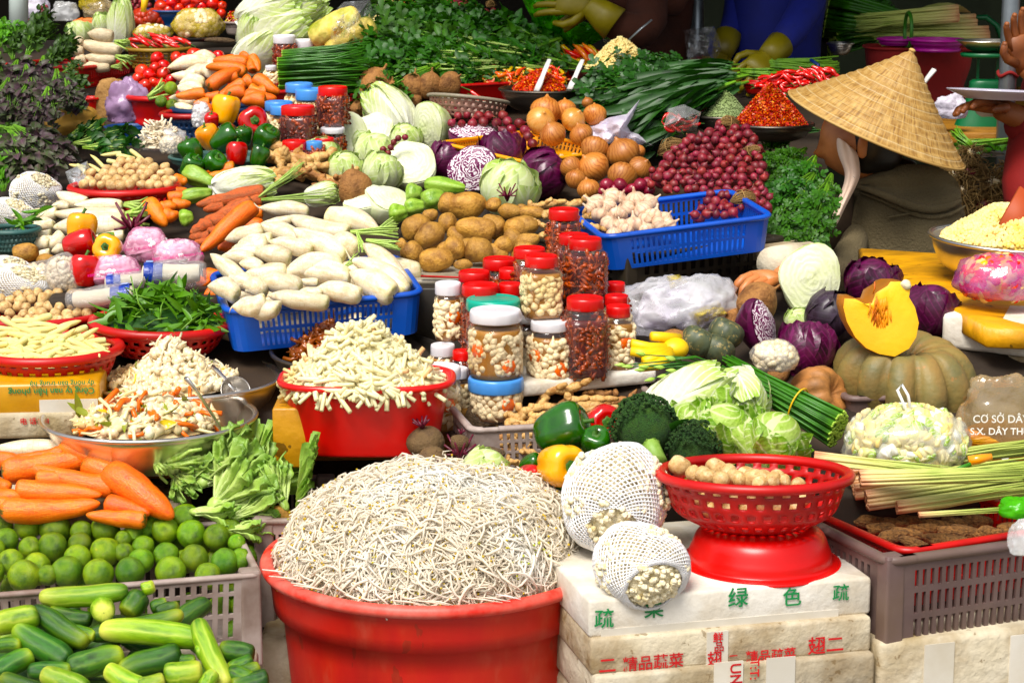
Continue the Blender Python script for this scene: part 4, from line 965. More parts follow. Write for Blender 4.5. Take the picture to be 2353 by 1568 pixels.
def text(s, parent, M, size, m_, nm='printed_text'):
    cu = bpy.data.curves.new('t', 'FONT'); cu.body = s; cu.size = size; cu.extrude = .0002; cu.offset = size*.012
    o = bpy.data.objects.new('t', cu); COL.objects.link(o); bpy.context.view_layer.update()
    me = bpy.data.meshes.new_from_object(o.evaluated_get(bpy.context.evaluated_depsgraph_get())); bpy.data.objects.remove(o)
    me.materials.clear(); me.materials.append(M_[m_])
    return ob(nm, me, parent, M)
def boxon(name, cat, xl, yl, Z, xr, yr, Dp, H, m_, label, bev=.012, smooth=True, lid=False):
    "box whose front bottom edge runs between two pixels at one height; local x along the front, y back, z up"
    A = P(xl, yl, Z); B = plane_pt(xr, yr, A.z); W = (B-A).length; yaw = math.atan2(B.y-A.y, B.x-A.x)
    t = bpy.data.objects.new(name, None); COL.objects.link(t); t.location = A; t.rotation_euler = (0, 0, yaw); tag(t, label, cat)
    if lid:
        ob('box_body', mesh('box', box(0, 0, 0, W, Dp, H*.62, bev), M_[m_]), t); ob('lid', mesh('lid', box(-.003, -.003, H*.63, W+.003, Dp+.003, H, bev), M_[m_]), t)
    else: ob('box_body', mesh('box', box(0, 0, 0, W, Dp, H, bev), M_[m_]), t)
    return t, W
FRONT = rotM(pi/2, 0, 0)
def shellM(r, W, H, dep, sc_, q0=.84, zlo=-.62):
    "frame of a flat piece lying against the inside of a bag"
    z = r.uniform(zlo, .95); a = r.uniform(0, 6.3); q = math.sqrt(max(.03, 1-z*z))*q0; Nn = Vector((math.cos(a)*q, math.sin(a)*q, z)).normalized()
    return T((q*math.cos(a)*W/2, q*math.sin(a)*W/2*dep, z*H/2*q0)) @ Vector((0, 0, 1)).rotation_difference(Nn).to_matrix().to_4x4() @ rotM(0, 0, r.uniform(0, 6.3)) @ scM(*sc_)
def pile(items, kinds_, desc, where, group, Z=None, **kw):
    "items (x, y, d) balls or (x1, y1, x2, y2, w) sticks in photo px; Z fixed, function of y, or default"
    out = []
    for it in items:
        if len(it) <= 4 and not isinstance(it[-1], str) and len(it) == 3:
            x, y, d = it; z = Z(y) if callable(Z) else Z
            out.append((at_ball(kinds_, x, y, d, z, **kw), x, y))
        else:
            x1, y1, x2, y2, w = it; yc = (y1+y2)/2; z = Z(yc) if callable(Z) else Z
            out.append((at_stick(kinds_, x1, y1, x2, y2, w, z, **kw), (x1+x2)/2, yc))
    label_pile(out, desc, where, group); return out
def conv(i, j, items, wk=K):
    o = []
    for it in items:
        if len(it) == 3: o.append((cx(i, it[0]), cy(j, it[1]), it[2]*K))
        elif len(it) == 5: o.append((cx(i, it[0]), cy(j, it[1]), cx(i, it[2]), cy(j, it[3]), it[4]*K))
        else: o.append((cx(i, it[0]), cy(j, it[1])))
    return o
def zlin(y1, Z1, y2, Z2): return lambda y: Z1+(Z2-Z1)*(y-y1)/(y2-y1)
def randsticks(poly, dx, dy, L, w, amin=-40, amax=40, skip=0, jit=.3):
    o = []
    for x, y in fillp(poly, dx, dy, jit, skip):
        a = math.radians(rnd.uniform(amin, amax)); l = L*rnd.uniform(.8, 1.15)/2; s_ = rnd.choice((-1, 1))
        o.append((x-s_*l*math.cos(a), y-s_*l*math.sin(a), x+s_*l*math.cos(a), y+s_*l*math.sin(a), w*rnd.uniform(.85, 1.15)))
    return o
def at_bunch(kinds_, x, y, x2, y2, fat=1, Z=None, dz2=0, roll=0, Z2=None, **kw):
    "bunch with its stem base at the first pixel, tips towards the second"
    Z = Z0(y) if Z is None else Z
    a = P(x, y, Z); b_ = P(x2, y2, Z2 if Z2 else Z+.6*(y-y2)*Z/F+dz2); d = b_-a; L = d.length
    X = d.normalized(); up = Vector((0, -.35, 1)); Y = up.cross(X).normalized(); Zv = X.cross(Y)
    M = T(a) @ Matrix((X, Y, Zv)).transposed().to_4x4() @ rotM(roll) @ scM(L, L*fat, L*fat)
    return put(pick(kinds_), M, **kw)
# ================================================================ setting
gnd = ob('ground', mesh('ground', grid(np.array([[(x, y, 0) for x in (-60, 60)] for y in (-20, 120)]), wrap=False), M_['ground'])); tag(gnd, kind='structure')
def counter(name, px0, px1, ys, dy, label):
    rows = []
    top = []
    for k, y in enumerate(ys):
        Z = Z0(y); row = []
        for i in range(25):
            x = px0+(px1-px0)*i/24; p = P(x, y+dy, Z); p.z -= .03*noise.noise(Vector((x*.01, y*.01, 3)))
            row.append(tuple(p))
        top.append(row)
    fr = [tuple(np.array(q)*[1, 1, 0]+np.array([0, 0, .02])) for q in top[0]]
    bk = [tuple(np.array(q)*[1, 1, 0]+np.array([0, 0, .02])) for q in top[-1]]
    g = grid(np.array([fr]+top+[bk]), wrap=False)
    o = ob(name, mesh(name, g, M_['counter'])); return tag(o, label, 'stall counter')
counter('stall_counter', -200, 1900, [880, 840, 800, 700, 600, 500, 400, 300, 200, 100, 30], 62, 'long sloping wooden stall counter darkened as shade under the heaps of vegetables on the left')
counter('stall_counter', 1180, 2700, [1010, 900, 800, 720, 660], 62, 'lower wooden counter under the pumpkins and jars at the right')
# ================================================================ front row
# --- red basin of bean sprouts
t = bpy.data.objects.new('basin', None); COL.objects.link(t); t.location = P(998, 1283, 3.85); tag(t, 'large worn red plastic basin heaped with bean sprouts at the front', 'basin')
R_ = 378*3.85/F
pr = [(R_, .004), (R_*.985, -.02), (R_*.97, -.05), (R_*.965, -.072), (R_*.91, -.078), (R_*.895, -.12), (R_*.84, -.3), (R_*.8, -.43), (.001, -.43)]
ob('wall', mesh('basin_wall', rev(pr, 96, 9, sm=False), M_['basin_red']), t, mods=(solid(.005),))
ob('rim', mesh('basin_rim', rimtube(R_+.004, .013, 96), M_['basin_rim']), t)
# sprouts: curved white stems with yellow heads, many in one heap
def sprout_heap(C, R_, H, n, seed):
    r = random.Random(seed); tm = []
    for v in range(8):
        b_ = r.uniform(.25, .8); pts = []
        for q in np.linspace(0, 1, 7): pts.append((q-.5, b_*math.sin(q*pi*(1+.7*(v > 4)))*.45*(1 if v % 2 else -1), .07*math.sin(q*6+v)))
        st = tube(pts, [.017, .024, .027, .026, .02, .013, .004], 5).m(0)
        hd = ball(6, 5).x(T(pts[0]) @ scM(.07, .05, .05)).m(1)
        tm.append(cat_([st, hd] if v % 2 == 0 else [st]))
    def hz(x, y):
        u, w = abs(x)/R_, y/R_; q = math.hypot(x, y)/R_
        return H*max(0, 1-q**5)*(1-.16*max(0, w)-.10*u*u)*(1+.10*noise.noise(Vector((x*8, y*8, 2)))+.07*math.sin(x*17+1.2)*(1-q))
    gs = []
    for v in range(8):
        Ms = []
        for i in range(n//8):
            q = math.sqrt(r.random())*.965; a = r.uniform(0, 2*pi); x = R_*q*math.cos(a); y = R_*q*math.sin(a)
            e = .01; nn = Vector((-(hz(x+e, y)-hz(x-e, y))/(2*e), -(hz(x, y+e)-hz(x, y-e))/(2*e), 1)).normalized()
            clump = noise.noise(Vector((x*22, y*22, 5)))*3.5
            Ms.append(np.array(T((x, y, hz(x, y)+r.uniform(-.004, .010))) @ Vector((0, 0, 1)).rotation_difference(nn).to_matrix().to_4x4() @ rotM(0, 0, clump+r.gauss(0, .9)) @ rotM(r.gauss(0, .5), r.gauss(0, .16), 0) @ scM(r.uniform(.05, .09))))
        gs.append(many(tm[v], Ms))
    n_ = 56; pts = [[(R_*q*math.cos(a), R_*q*math.sin(a), hz(R_*q*math.cos(a), R_*q*math.sin(a))-.014) for a in np.arange(n_)*2*pi/n_] for q in (1, .97, .93, .88, .8, .7, .6, .45, .3, .15, .001)]
    gs.append(grid(np.array(pts)).m(2))
    mm('sprout_bed', ['#F0DEB0', '#FAEFD4', '#DCC080'], scale=60, rough=.7, bump=1, bscale=90)
    o = ob('bean_sprouts', mesh('bean_sprouts', cat_(gs), [M_['sprout'], M_['sprout_bean'], M_['sprout_bed']]), M=T(C))
    tag(o, 'tangled heap of fresh white bean sprouts piled in the large red basin', 'bean sprouts', kind='stuff')
for k in range(14):
    a = -pi/2+rnd.uniform(-1.2, 1.2); p = P(998, 1283, 3.85)+Vector((.292*math.cos(a), .292*math.sin(a), .014)); e = rnd.uniform(.02, .035)
    tag(ob('bean_sprout', mesh('stray', tube([p+Vector((-e, .006, .004)), p+Vector((0, 0, .003)), p+Vector((e, -.004, -.001))], [.0011, .0016, .0006], 5), M_['sprout'])), 'single stray bean sprout lying on the rim of the red basin', 'bean sprout', 'stray sprouts on the basin rim')
sprout_heap(P(998, 1283, 3.85)+Vector((.0, 0, -.012)), R_*.955, .150, 13500, 3)
# --- lime crate
crate('plastic_crate', 'crate', -150, 1596, 3.64, 588, 1530, .33, .165, 'plastic_grey', 'dirty pinkish grey plastic crate full of limes at front left', flare=.03, ns=26, nd=14, rows=CRATE2, rim=.007, posts=True, thick=.006, corner=.012)
L1 = conv(0, 3, [(230,270,225),(460,275,270),(680,300,190),(880,285,240),(1250,195,235),(1550,195,250),(1035,370,150),(50,380,210),(250,440,190),(440,430,245),(670,410,200),(880,475,250),(1240,280,190),(1380,300,230),(1600,325,245),(1810,355,230),(1930,290,200),(1980,400,150),(90,565,230),(310,590,220),(560,640,265),(650,530,235),(200,680,280),(400,670,180),(825,660,265),(1090,640,250),(1180,550,220),(1040,480,170),(1390,500,220),(1630,530,240),(1200,430,190),(1430,640,260),(1740,680,230),(1885,560,240),(2010,540,190),(30,250,170),(1110,330,170),(-60,470,220),(-80,650,240)], )
pile(L1, K_['lime'], 'green lime', 'in the front grey crate', 'limes heaped in the crate', Z=zlin(1185, 4.0, 1325, 3.80))
L2 = [(x, y, 58) for x, y in fillp([(0,1215),(330,1200),(560,1230),(575,1300),(0,1310)], 62, 36, .2)]
o_ = [at_ball(K_['lime'], x, y+12, d, zlin(1185, 4.06, 1325, 3.88)(y)) for x, y, d in L2]
L3 = [(x, y, 60) for x, y in fillp([(20,1345),(570,1340),(570,1500),(350,1500)], 64, 56, .2)]
o_ += [at_ball(K_['lime'], x, y, d, 3.88) for x, y, d in L3]
for o in o_: tag(o, 'green lime lower down inside the pinkish grey crate', group='limes lower down in the crate')
# --- cucumbers
zc = zlin(1330, 3.66, 1568, 3.42)
CU = conv(0, 3, [(770,1050,400,980,160),(735,1170,1540,1000,170),(260,960,735,1250,200),(590,1390,120,1110,230),(560,1460,1040,1330,240),(1520,1320,990,1480,230),(-80,1500,275,1330,200),(380,1660,0,1530,180),(2130,1340,1830,1290,190),(2120,1380,1900,1470,150),(2250,1520,1940,1600,190),(-60,1270,180,1250,130),(1500,1390,1640,1400,120),(230,1480,600,1470,170),(1260,950,1400,900,120),(1190,830,1050,1000,210),(1300,980,1500,930,110),(600,1120,800,1180,120),(1850,1560,2180,1440,150),(1900,1480,2150,1560,160)])
pile(CU, K_['cucumber'], 'dark green cucumber', 'in the front left heap', 'dark cucumbers in the front heap', Z=zc)
CP = conv(0, 3, [(1075,800,325,860,185),(1705,1210,830,1130,225),(330,1010,-80,1100,220),(1650,1050,1900,1600,190),(1370,1500,1695,1470,230),(1220,1620,890,1450,190),(740,1640,350,1490,200),(1180,790,1295,755,120),(1640,1330,1745,1290,140),(1700,1620,1800,1480,140),(1150,1600,1380,1540,160)])
pile(CP, K_['cucumber_pale'], 'pale yellowish green cucumber', 'in the front left heap', 'pale cucumbers in the front heap', Z=lambda y: zc(y)-.03)
o = at_stick(K_['cucumber_pale'], cx(0,858), cy(3,945), cx(0,868), cy(3,985), 205*K, zc(1400)-.02, tilt=9); o['label'] = 'cucumber seen end on with a pale star, under the uppermost pale cucumber'
CB = randsticks([(0,1400),(420,1400),(590,1500),(590,1640),(0,1640)], 120, 46, 200, 50)
pile(CB, K_['cucumber'], 'dark cucumber', 'deep in the front heap', 'cucumbers deep in the front heap', Z=lambda y: zc(y)+.09)
bx, _ = boxon('foam_box', 'box', -200, 1760, 3.42, 560, 1750, .32, .08, 'styro_dirty', 'grimy foam box under the cucumbers')
# --- carrots at the front left
CA = conv(0, 2, [(560,1050,60,1100,140),(510,985,1000,1210,190),(700,1130,1340,1400,180),(-60,1110,250,1130,140),(-60,1430,190,1400,140),(10,1210,905,1060,205),(890,1200,1450,1590,260),(880,1460,1260,1560,150),(130,1355,855,1390,170),(1000,1340,210,1150,175),(0,1520,840,1470,195),(1230,1610,720,1560,140),(-60,1500,160,1470,140),(300,1260,700,1250,150),(-100,1290,100,1330,160)])
pile(CA, K_['carrot'], 'bright orange carrot', 'in the heap above the limes', 'carrots at the front left', Z=zlin(1030, 4.04, 1190, 3.92))
CA2 = conv(0, 2, [(100,1480,600,1560,180),(700,1520,1250,1560,180),(900,1300,1300,1500,200),(300,1200,800,1300,200)])
pile(CA2, K_['carrot'], 'orange carrot', 'half hidden above the limes', 'carrots beneath the front heap', Z=4.07)
DW = conv(0, 2, [(560,1010,-80,1010,150),(1060,1030,700,1000,165),(1310,1110,850,985,200),(1420,1100,1200,1060,160),(1240,1200,960,1120,160)])
pile(DW, K_['daikon'], 'clean white daikon', 'behind the front left carrots', 'daikons behind the front carrots', Z=zlin(1010, 4.10, 1090, 4.02))
for k, (a, b_, c, d, w) in enumerate(conv(0, 2, [(1030,1030,1200,1005,150),(1270,1110,1430,1220,180),(1400,1130,1710,1070,200)])):
    at_stick(K_['greens'], a, b_, c, d, w*2.6, 4.0, label=['cut leaf stalks of the middle daikon behind the front carrots', 'short green stalks of the daikon hanging towards the mustard greens', 'long green daikon stalks beside the lower steel bowl'][k])
# mustard greens
def mustard(v):
    r = random.Random(v+2); gs = []
    for k in range(13):
        w_ = r.uniform(.22, .34); L_ = r.uniform(.75, 1.1)
        g = leafg(L_, w_, 6, 14, r.uniform(-.3, .25), .55, .05, wf=lambda t: .5+.15*math.sin(t*3) if t < .5 else .58+1.1*(t-.5)-2.2*max(0, t-.82), seed=k)
        for q in range(len(g.V)):
            t_ = g.V[q, 0]/L_
            if t_ > .5: g.V[q, 2] += (t_-.5)*.22*noise.noise(Vector((g.V[q, 0]*9, g.V[q, 1]*14, k)))*2
        gs.append(g.x(rotM(r.uniform(-1, 1), r.uniform(-.55, .1), r.gauss(0, .35))))
    return Kind('mustard_greens', 'greens', [('leaves', mesh('mustard', cat_(gs), M_['mustard']), (solid(.03),)), ('base', mesh('mustard_base', ball(12, 8).x(T((0, 0, .05)) @ scM(.3, .26, .2)), M_['stem_pale']))])
vari('mustard', 3, mustard)
G1 = [(470,1110,590,1030,.95),(500,1160,640,1085,.95),(540,1190,650,1150,.9),(420,1120,500,1050,.8),(450,1180,560,1200,.85),(400,1090,450,1150,.8),(610,1130,560,1030,.8),(560,1110,470,1060,.8),(520,1220,620,1230,.8),(380,1060,470,1080,.7),(650,1160,600,1060,.7),(640,1100,560,1160,.8)]
out = []
for k, (x, y, x2, y2, f) in enumerate(G1): out.append((at_bunch(K_['mustard'], x, y, x2, y2, fat=f, Z=zlin(1020, 4.08, 1230, 3.94)(y), roll=rnd.uniform(-.5, .5)), x, y))
label_pile(out, 'pale green mustard bunch', 'left of the sprouts', 'mustard greens left of the bean sprouts', rows=3)
def romaine(v):
    Ms = []; r = random.Random(4)
    for i in range(44):
        a = r.gauss(0, .42); b_ = r.gauss(.1, .25)
        Ms.append(np.array(rotM(b_, 0, 0) @ rotM(0, -pi/2+0, 0) @ rotM(0, 0, a) @ rotM(r.gauss(0, .6), 0, 0) @ scM(r.uniform(.75, 1.05), 1, 1)))
    l_ = leafg(1, .17, 4, 9, .12, .3, .05, wf=lambda t: .35+.65*t if t < .9 else .7, ser=.06)
    return Kind('lettuce_bunch', 'lettuce', [('leaves', mesh('romaine', many(l_, Ms), M_['mustard'])), ('base', mesh('romaine_base', ball(12, 8).x(scM(.2, .16, .2)), M_['stem_pale']))])
vari('romaine', 1, romaine)
put(K_['romaine'][0], T(P(690, 1185, 4.02)) @ rotM(.35, .12, 0) @ scM(.155), 'upright fan of ribbed green leaves between the mustard greens and the sprouts')
put(K_['romaine'][0], T(P(575, 1120, 4.12)) @ rotM(.5, .3, 1.2) @ scM(.13), 'dark tipped leafy bunch behind the mustard heads below the steel bowls')
o = at_ball(K_['potato'], 648, 1187, 62, 3.99, rot=(0, .4, .5)); o['label'] = 'single small potato on the crate corner left of the sprouts'
crate('plastic_crate', 'crate', 600, 1440, 3.98, 760, 1436, .3, .2, 'plastic_grey', 'grimy grey crate end squeezed between the lime crate and the red basin', ns=8, nd=12, rows=CRATE, rim=.008, posts=True)
boxon('foam_box', 'box', 596, 1640, 3.9, 800, 1640, .3, .14, 'styro_dirty', 'stained foam box below the grey crate left of the red basin')
boxon('foam_box', 'box', 330, 1265, 4.08, 640, 1262, .22, .05, 'styro_dirty', 'foam box under the mustard greens'); boxon('foam_box', 'box', -150, 1215, 4.05, 420, 1215, .2, .05, 'styro_dirty', 'foam box under the front carrots')
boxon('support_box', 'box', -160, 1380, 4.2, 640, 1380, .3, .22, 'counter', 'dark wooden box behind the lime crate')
# --- red colander, upturned bowl, foam boxes at the front right
colander('colander', 'colander', 1733, 1088, 424, 3.69, 118, 'plastic_red', 'red plastic colander with pale mushrooms standing on an upturned red bowl', bot=.56, tilt=(-.09, 0), rim=.010)
MU = conv(2, 2, [(1450,1170,150),(1560,1230,110),(1640,1240,120),(1690,1260,120),(1760,1190,150),(1860,1220,120),(1900,1260,110),(1950,1275,110),(2060,1270,140),(2150,1275,130),(2230,1290,120),(2330,1290,90),(2000,1240,120),(1800,1280,130),(2120,1310,110),(2260,1260,110)])
MU = [(x, y-4, d*1.25) for x, y, d in MU]
pile(MU, K_['mush'], 'brownish white mushroom', 'in the red colander at the front right', 'mushrooms in the red colander', Z=zlin(1070, 3.74, 1105, 3.66))
q = [at_ball(K_['mush'], x, y, 40, 3.70) for x, y in fillp([(1560,1115),(1900,1115),(1850,1175),(1620,1175)], 38, 26, .2)]
for o in q: tag(o, 'mushroom lower down inside the red colander', group='mushrooms lower in the red colander')
t = bpy.data.objects.new('bowl', None); COL.objects.link(t); t.location = P(1745, 1292, 3.70)+Vector((0, 0, .002)); tag(t, 'glossy red plastic bowl turned upside down under the colander', 'bowl')
s_ = 3.69/F
ob('bowl_wall', mesh('updown', rev([(182*s_, .0), (180*s_, .004), (166*s_, .006), (163*s_, .02), (158*s_, 40*s_), (146*s_, 68*s_), (122*s_, 84*s_), (60*s_, 90*s_), (.001, 90*s_)], 64, 28), M_['tub_red']), t)
ob('rim', mesh('updown_rim', rimtube(182*s_, .004, 64), M_['tub_red']), t)
b1, W1 = boxon('foam_box', 'box', 1352, 1466, 3.50, 2000, 1410, .40, .064, 'styro', 'white foam box with green Chinese printing carrying the upturned red bowl', bev=.006)
def wr(s, par, x, z, size, m_, rz=0, y=-.0025):
    return text(s, par, T((x, y, z)) @ FRONT @ rotM(0, 0, rz), size, m_)
wr('疏', b1, .008, .020, .034, 'ink_green'); wr('菜', b1, .092, .030, .034, 'ink_green'); wr('绿', b1, .235, .036, .036, 'ink_green'); wr('色', b1, .330, .030, .034, 'ink_green'); wr('疏', b1, .418, .032, .030, 'ink_green')
tp = ob('tape', mesh('tape', box(.02, -.0018, .002, .43, .0, .014), M_['tape'], smooth=False), b1)
b2, W2 = boxon('foam_box', 'box', 1357, 1552, 3.50, 2000, 1496, .40, .061, 'styro_dirty', 'dirty foam box with red Chinese printing, second in the front right stack', bev=.006)
ob('tape', mesh('tape', box(.195, -.0012, .002, .232, .001, .058), M_['tape'], smooth=False), b2)
wr('二', b2, .012, .006, .030, 'ink_red'); wr('精品蔬菜', b2, .052, .006, .026, 'ink_red'); wr('鲜', b2, .205, .042, .018, 'ink_red'); wr('品', b2, .207, .026, .018, 'ink_red'); wr('翅', b2, .196, .003, .026, 'ink_red'); wr('二', b2, .232, .003, .018, 'ink_red')
wr('精品疏菜', b2, .262, .002, .022, 'ink_red'); wr('翅二', b2, .370, .008, .032, 'ink_red')
b3, W3 = boxon('foam_box', 'box', 1366, 1650, 3.50, 2008, 1592, .40, .070, 'styro_dirty', 'lowest dirty foam box of the front right stack, cut by the picture edge', bev=.006)
wr('NN', b3, .228, .045, .03, 'ink_red', -pi/2); wr('UN', b3, .228, .075, .026, 'ink_red', -pi/2); wr('T:T:', b3, .262, .08, .022, 'ink_red', -pi/2); wr('精品蔬菜', b3, .10, -.0, .03, 'ink_red')
for a in (.20, .29): ob('tape', mesh('tape', box(a, -.0018, .0, a+.05, 0, .078), M_['tape'], smooth=False), b3)
boxon('foam_box', 'box', 1380, 1790, 3.52, 2010, 1720, .40, .1, 'styro_dirty', 'foam box at the foot of the front right stack')
# cauliflowers in foam nets
M = T(P(1416, 1145, 3.72)) @ rotM(pi/2+.38, 0, -.1) @ scM(236*3.72/F)
put(K_['netcauli'][0], M, 'upper cauliflower in a white foam net, leaning on the red colander')
M = T(P(1472, 1298, 3.54)) @ rotM(pi/2+.3, 0, .35) @ scM(.148, .126, .14)
put(K_['netcauli'][1], M, 'lower cauliflower in a white foam net, resting on the foam box')
# --- broccoli, peppers, ginger crate
M = T(P(1480, 980, 3.94)) @ rotM(-1.0, -.38, 0) @ scM(158*3.94/F)
put(K_['broccoli'][0], M, 'upright broccoli with its thick stalk showing, beside the yellow pepper')
put(K_['broccoli'][1], T(P(1590, 1030, 3.94)) @ rotM(-.3, .6, 1) @ scM(140*3.94/F), 'dark broccoli crown lying behind the red colander')
def pep(c, x, y, d, Z, rot, label): put(rnd.choice(K_['pepper_'+c]), T(P(x, y, Z)) @ rotM(*rot) @ scM(d*Z/F), label)
pep('g', cx(2,470), cy(2,850), 118, 4.0, (.4, 1.1, .2), 'large green bell pepper with stalk, left of the broccoli')
pep('g', cx(2,750), cy(2,970), 74, 3.98, (.3, -.5, 1), 'small green bell pepper tucked between the big green pepper and the broccoli')
pep('r', cx(2,800), cy(2,790), 88, 4.1, (1.2, .9, 0), 'red bell pepper lying behind the broccoli')
pep('y', cx(2,450), cy(2,1150), 108, 3.9, (1.3, .9, .3), 'orange yellow bell pepper lying in front of the green peppers')
pep('g', cx(2,500), cy(2,1330), 56, 3.9, (.3, 0, 1), 'green pepper half hidden below the orange yellow pepper')
pep('g', cx(2,210), cy(2,1140), 50, 3.98, (1, .4, 1), 'green pepper peeping out left of the orange yellow pepper')
pep('r', cx(2,190), cy(2,1260), 72, 3.94, (1.4, 1.2, .3), 'dark red pepper lying at the right edge of the bean sprouts')
crate('plastic_crate', 'crate', 1095, 1078, 4.05, 1560, 1050, .34, .075, 'plastic_grey', 'dirty grey plastic crate holding ginger and a dark taro', flare=.04, ns=22, nd=14, rows=CRATE, rim=.008, posts=False, thick=.005)
GI = conv(2, 2, [(280,540,640,480,330),(480,610,840,600,300),(90,700,420,640,300),(420,690,830,640,280),(-10,770,260,800,300),(190,760,440,700,260),(-20,880,260,900,280),(10,1010,270,1060,280),(-10,1110,180,1150,240),(620,690,960,660,220)])+conv(1, 2, [(1900,910,2200,820,260),(2000,1000,2230,930,240),(2120,720,2300,800,260),(2080,1060,2300,1010,220)])
pile(GI, K_['ginger'], 'knobbly ginger root', 'in the grey crate beside the green pepper', 'ginger roots in the grey crate', Z=zlin(880, 4.3, 1070, 4.02))
GI2 = [(x-40, y, x+40, y+rnd.uniform(-20, 20), 80) for x, y in fillp([(1150,960),(1400,900),(1560,905),(1400,960),(1300,1030),(1120,1060)], 62, 36, .2)]
pile(GI2, K_['ginger_b'], 'brownish ginger root', 'low in the grey crate', 'ginger roots low in the grey crate', Z=lambda y: zlin(880, 4.36, 1070, 4.1)(y))
o = at_stick(K_['taro'], cx(1,1800), cy(2,790), cx(1,2200), cy(2,700), 120, 4.26); o['label'] = 'dark hairy taro lying in the left corner of the grey crate'
o = at_stick(K_['taro'], cx(1,1760), cy(2,1090), cx(1,2120), cy(2,1060), 58, 4.0); o['label'] = 'slim dark taro lying in front of the grey crate'
def beet_at(x, y, d, Z, rot, label): put(K_['beet'][int(x) % 2], T(P(x, y, Z)) @ rotM(*rot) @ scM(d*Z/F), label)
beet_at(cx(1,1460), cy(2,960), 90, 4.05, (.2, -.2, 0), 'round muddy beetroot with magenta stem stubs before the red tub')
beet_at(cx(1,1515), cy(2,1115), 72, 3.98, (1.6, .3, .4), 'muddy beetroot lying just behind the bean sprouts')
beet_at(cx(1,1740), cy(2,960), 46, 4.0, (.3, .3, 2), 'small beetroot with dark red stems beside the grey crate')
put(K_['beet_tuft'][0], T(P(cx(1,1745), cy(2,1120), 3.99)) @ scM(.065), 'tuft of dark red beet stems in front of the grey crate')
at_ball(K_['cabbage'], cx(1,1955), cy(2,1190), 110, 3.93, rot=(.5, .3, 1), label='small round green cabbage peeping over the bean sprouts')
# --- heads at right
def hd(k, i, x, y, d, Z, rot, label, sq=(1, 1, 1)):
    s_ = d*Z/F; return put(K_[k][i % len(K_[k])], T(P(x, y, Z)) @ rotM(*rot) @ scM(s_*sq[0], s_*sq[1], s_*sq[2]), label)
hd('napa', 0, 1583, 918, 142, 4.08, (-.2, 1.15, -.2), 'pale napa cabbage with yellow heart lying above the broccoli')
hd('napa', 1, 1705, 905, 118, 4.12, (1.9, .5, .3), 'napa cabbage showing its round cut base beside the chives')
hd('lettuce', 0, 1660, 985, 130, 3.98, (.3, .6, 0), 'ruffled green lettuce leaves between the broccoli and the napa cabbage')
hd('lettuce', 1, 1775, 1010, 140, 3.92, (.4, .2, 1), 'crinkled pale green lettuce head behind the red colander rim')
hd('lettuce', 2, 1580, 975, 110, 4.02, (.5, -.3, 1), 'frilly lettuce under the large napa cabbage')
o = at_stick(K_['chives'], 1925, 985, 1660, 835, 300, 4.1, tilt=1.2, label='thick bundle of green chives tied with a yellow band, cut ends to the right')
bd = ob('rubber_band', mesh('band', tube([(-.16, .152*math.cos(a), .115*math.sin(a)) for a in np.linspace(0, 2*pi, 24)], .006, 6, cap=False), M_['rubber']), o)
buds = []
for k in range(11):
    a = P(1640+k*4, 835+k*2, 4.14); b_ = P(1440+rnd.uniform(-10, 120), 812+rnd.uniform(0, 62), 4.1); c = a.lerp(b_, .5)+Vector((0, 0, .01))
    buds.append((tube([a, c, b_], [.002, .0018, .0012], 5), stickg([(-.5, .1), (-.1, .5), (.5, .05)], 6, 6).x(axis_M(b_, b_+(b_-a).normalized()*.022, .009))))
t = bpy.data.objects.new('chive_buds', None); COL.objects.link(t); t.location = buds[0][0].V[0]; tag(t, 'loose chive stems with pale flower buds above the napa cabbage', 'chive buds')
Mi = T(-t.location)
ob('stems', mesh('stems', cat_([b_[0].x(Mi) for b_ in buds]), M_['chive']), t); ob('buds', mesh('buds', cat_([b_[1].x(Mi) for b_ in buds]), M_['stem_pale']), t)
hd('pumpkin', 0, 2076, 868, 325, 4.36, (.14, 0, .2), 'big flat ribbed green and tan pumpkin carrying the yellow pumpkin wedge', (1, 1, .78))
hd('pumpkin_brown', 0, 1880, 915, 150, 4.3, (.5, 1.1, 0), 'brown ribbed pumpkin behind the bundle of chives')
# pumpkin wedge: outline traced on the cut face
OUT = [(700,1125),(790,1130),(870,1170),(930,1165),(960,1080),(1060,1020),(1085,985),(1180,985),(1250,1050),(1240,1115),(1290,1200),(1322,1330),(1300,1450),(1240,1545),(1120,1612),(990,1590),(880,1540),(790,1450),(720,1320),(690,1200)]
pp = [P(cx(3,a), cy(1,b_), 4.26) for a, b_ in OUT]; cc = sum(pp, Vector())/len(pp); t = bpy.data.objects.new('pumpkin_wedge', None); COL.objects.link(t); t.location = cc; tag(t, 'cut pumpkin wedge with bright yellow flesh resting on the big pumpkin', 'pumpkin')
def ringp(sc_, dy, dx=0, dz=0): return [tuple((p-cc)*sc_+Vector((dx, dy, dz))) for p in pp]
ob('flesh', mesh('flesh', grid(np.array([ringp(1, 0), ringp(.8, -.003), ringp(.45, 0), ringp(.001, 0)])), M_['pulp']), t)
ob('rind', mesh('rind', grid(np.array([ringp(1, .0), ringp(1.015, .010, -.004), ringp(.97, .045, -.010), ringp(.82, .08, -.014), ringp(.45, .10, -.015), ringp(.001, .102, -.015)])), M_['rind']), t)
sd = []; r = random.Random(2)
cpx = P(cx(3,1010), cy(1,1250), 4.26)-cc
for k in range(60):
    a = r.gauss(0, .5)-.3; q = r.uniform(.2, 1); p = Vector((cpx.x+.028*q*math.sin(a)+.002, -.004, cpx.z+.03-.055*q*math.cos(a)))
    sd.append(tube([p+Vector((0, .003, .012)), p, p+Vector((.004*math.sin(a), -.001, -.012))], [.0012, .0022, .001], 5))
ob('seed_fibres', mesh('fibres', cat_(sd), M_['pulp_core']), [c for c in COL.objects if c.parent == t and c.name.startswith('flesh')][0])
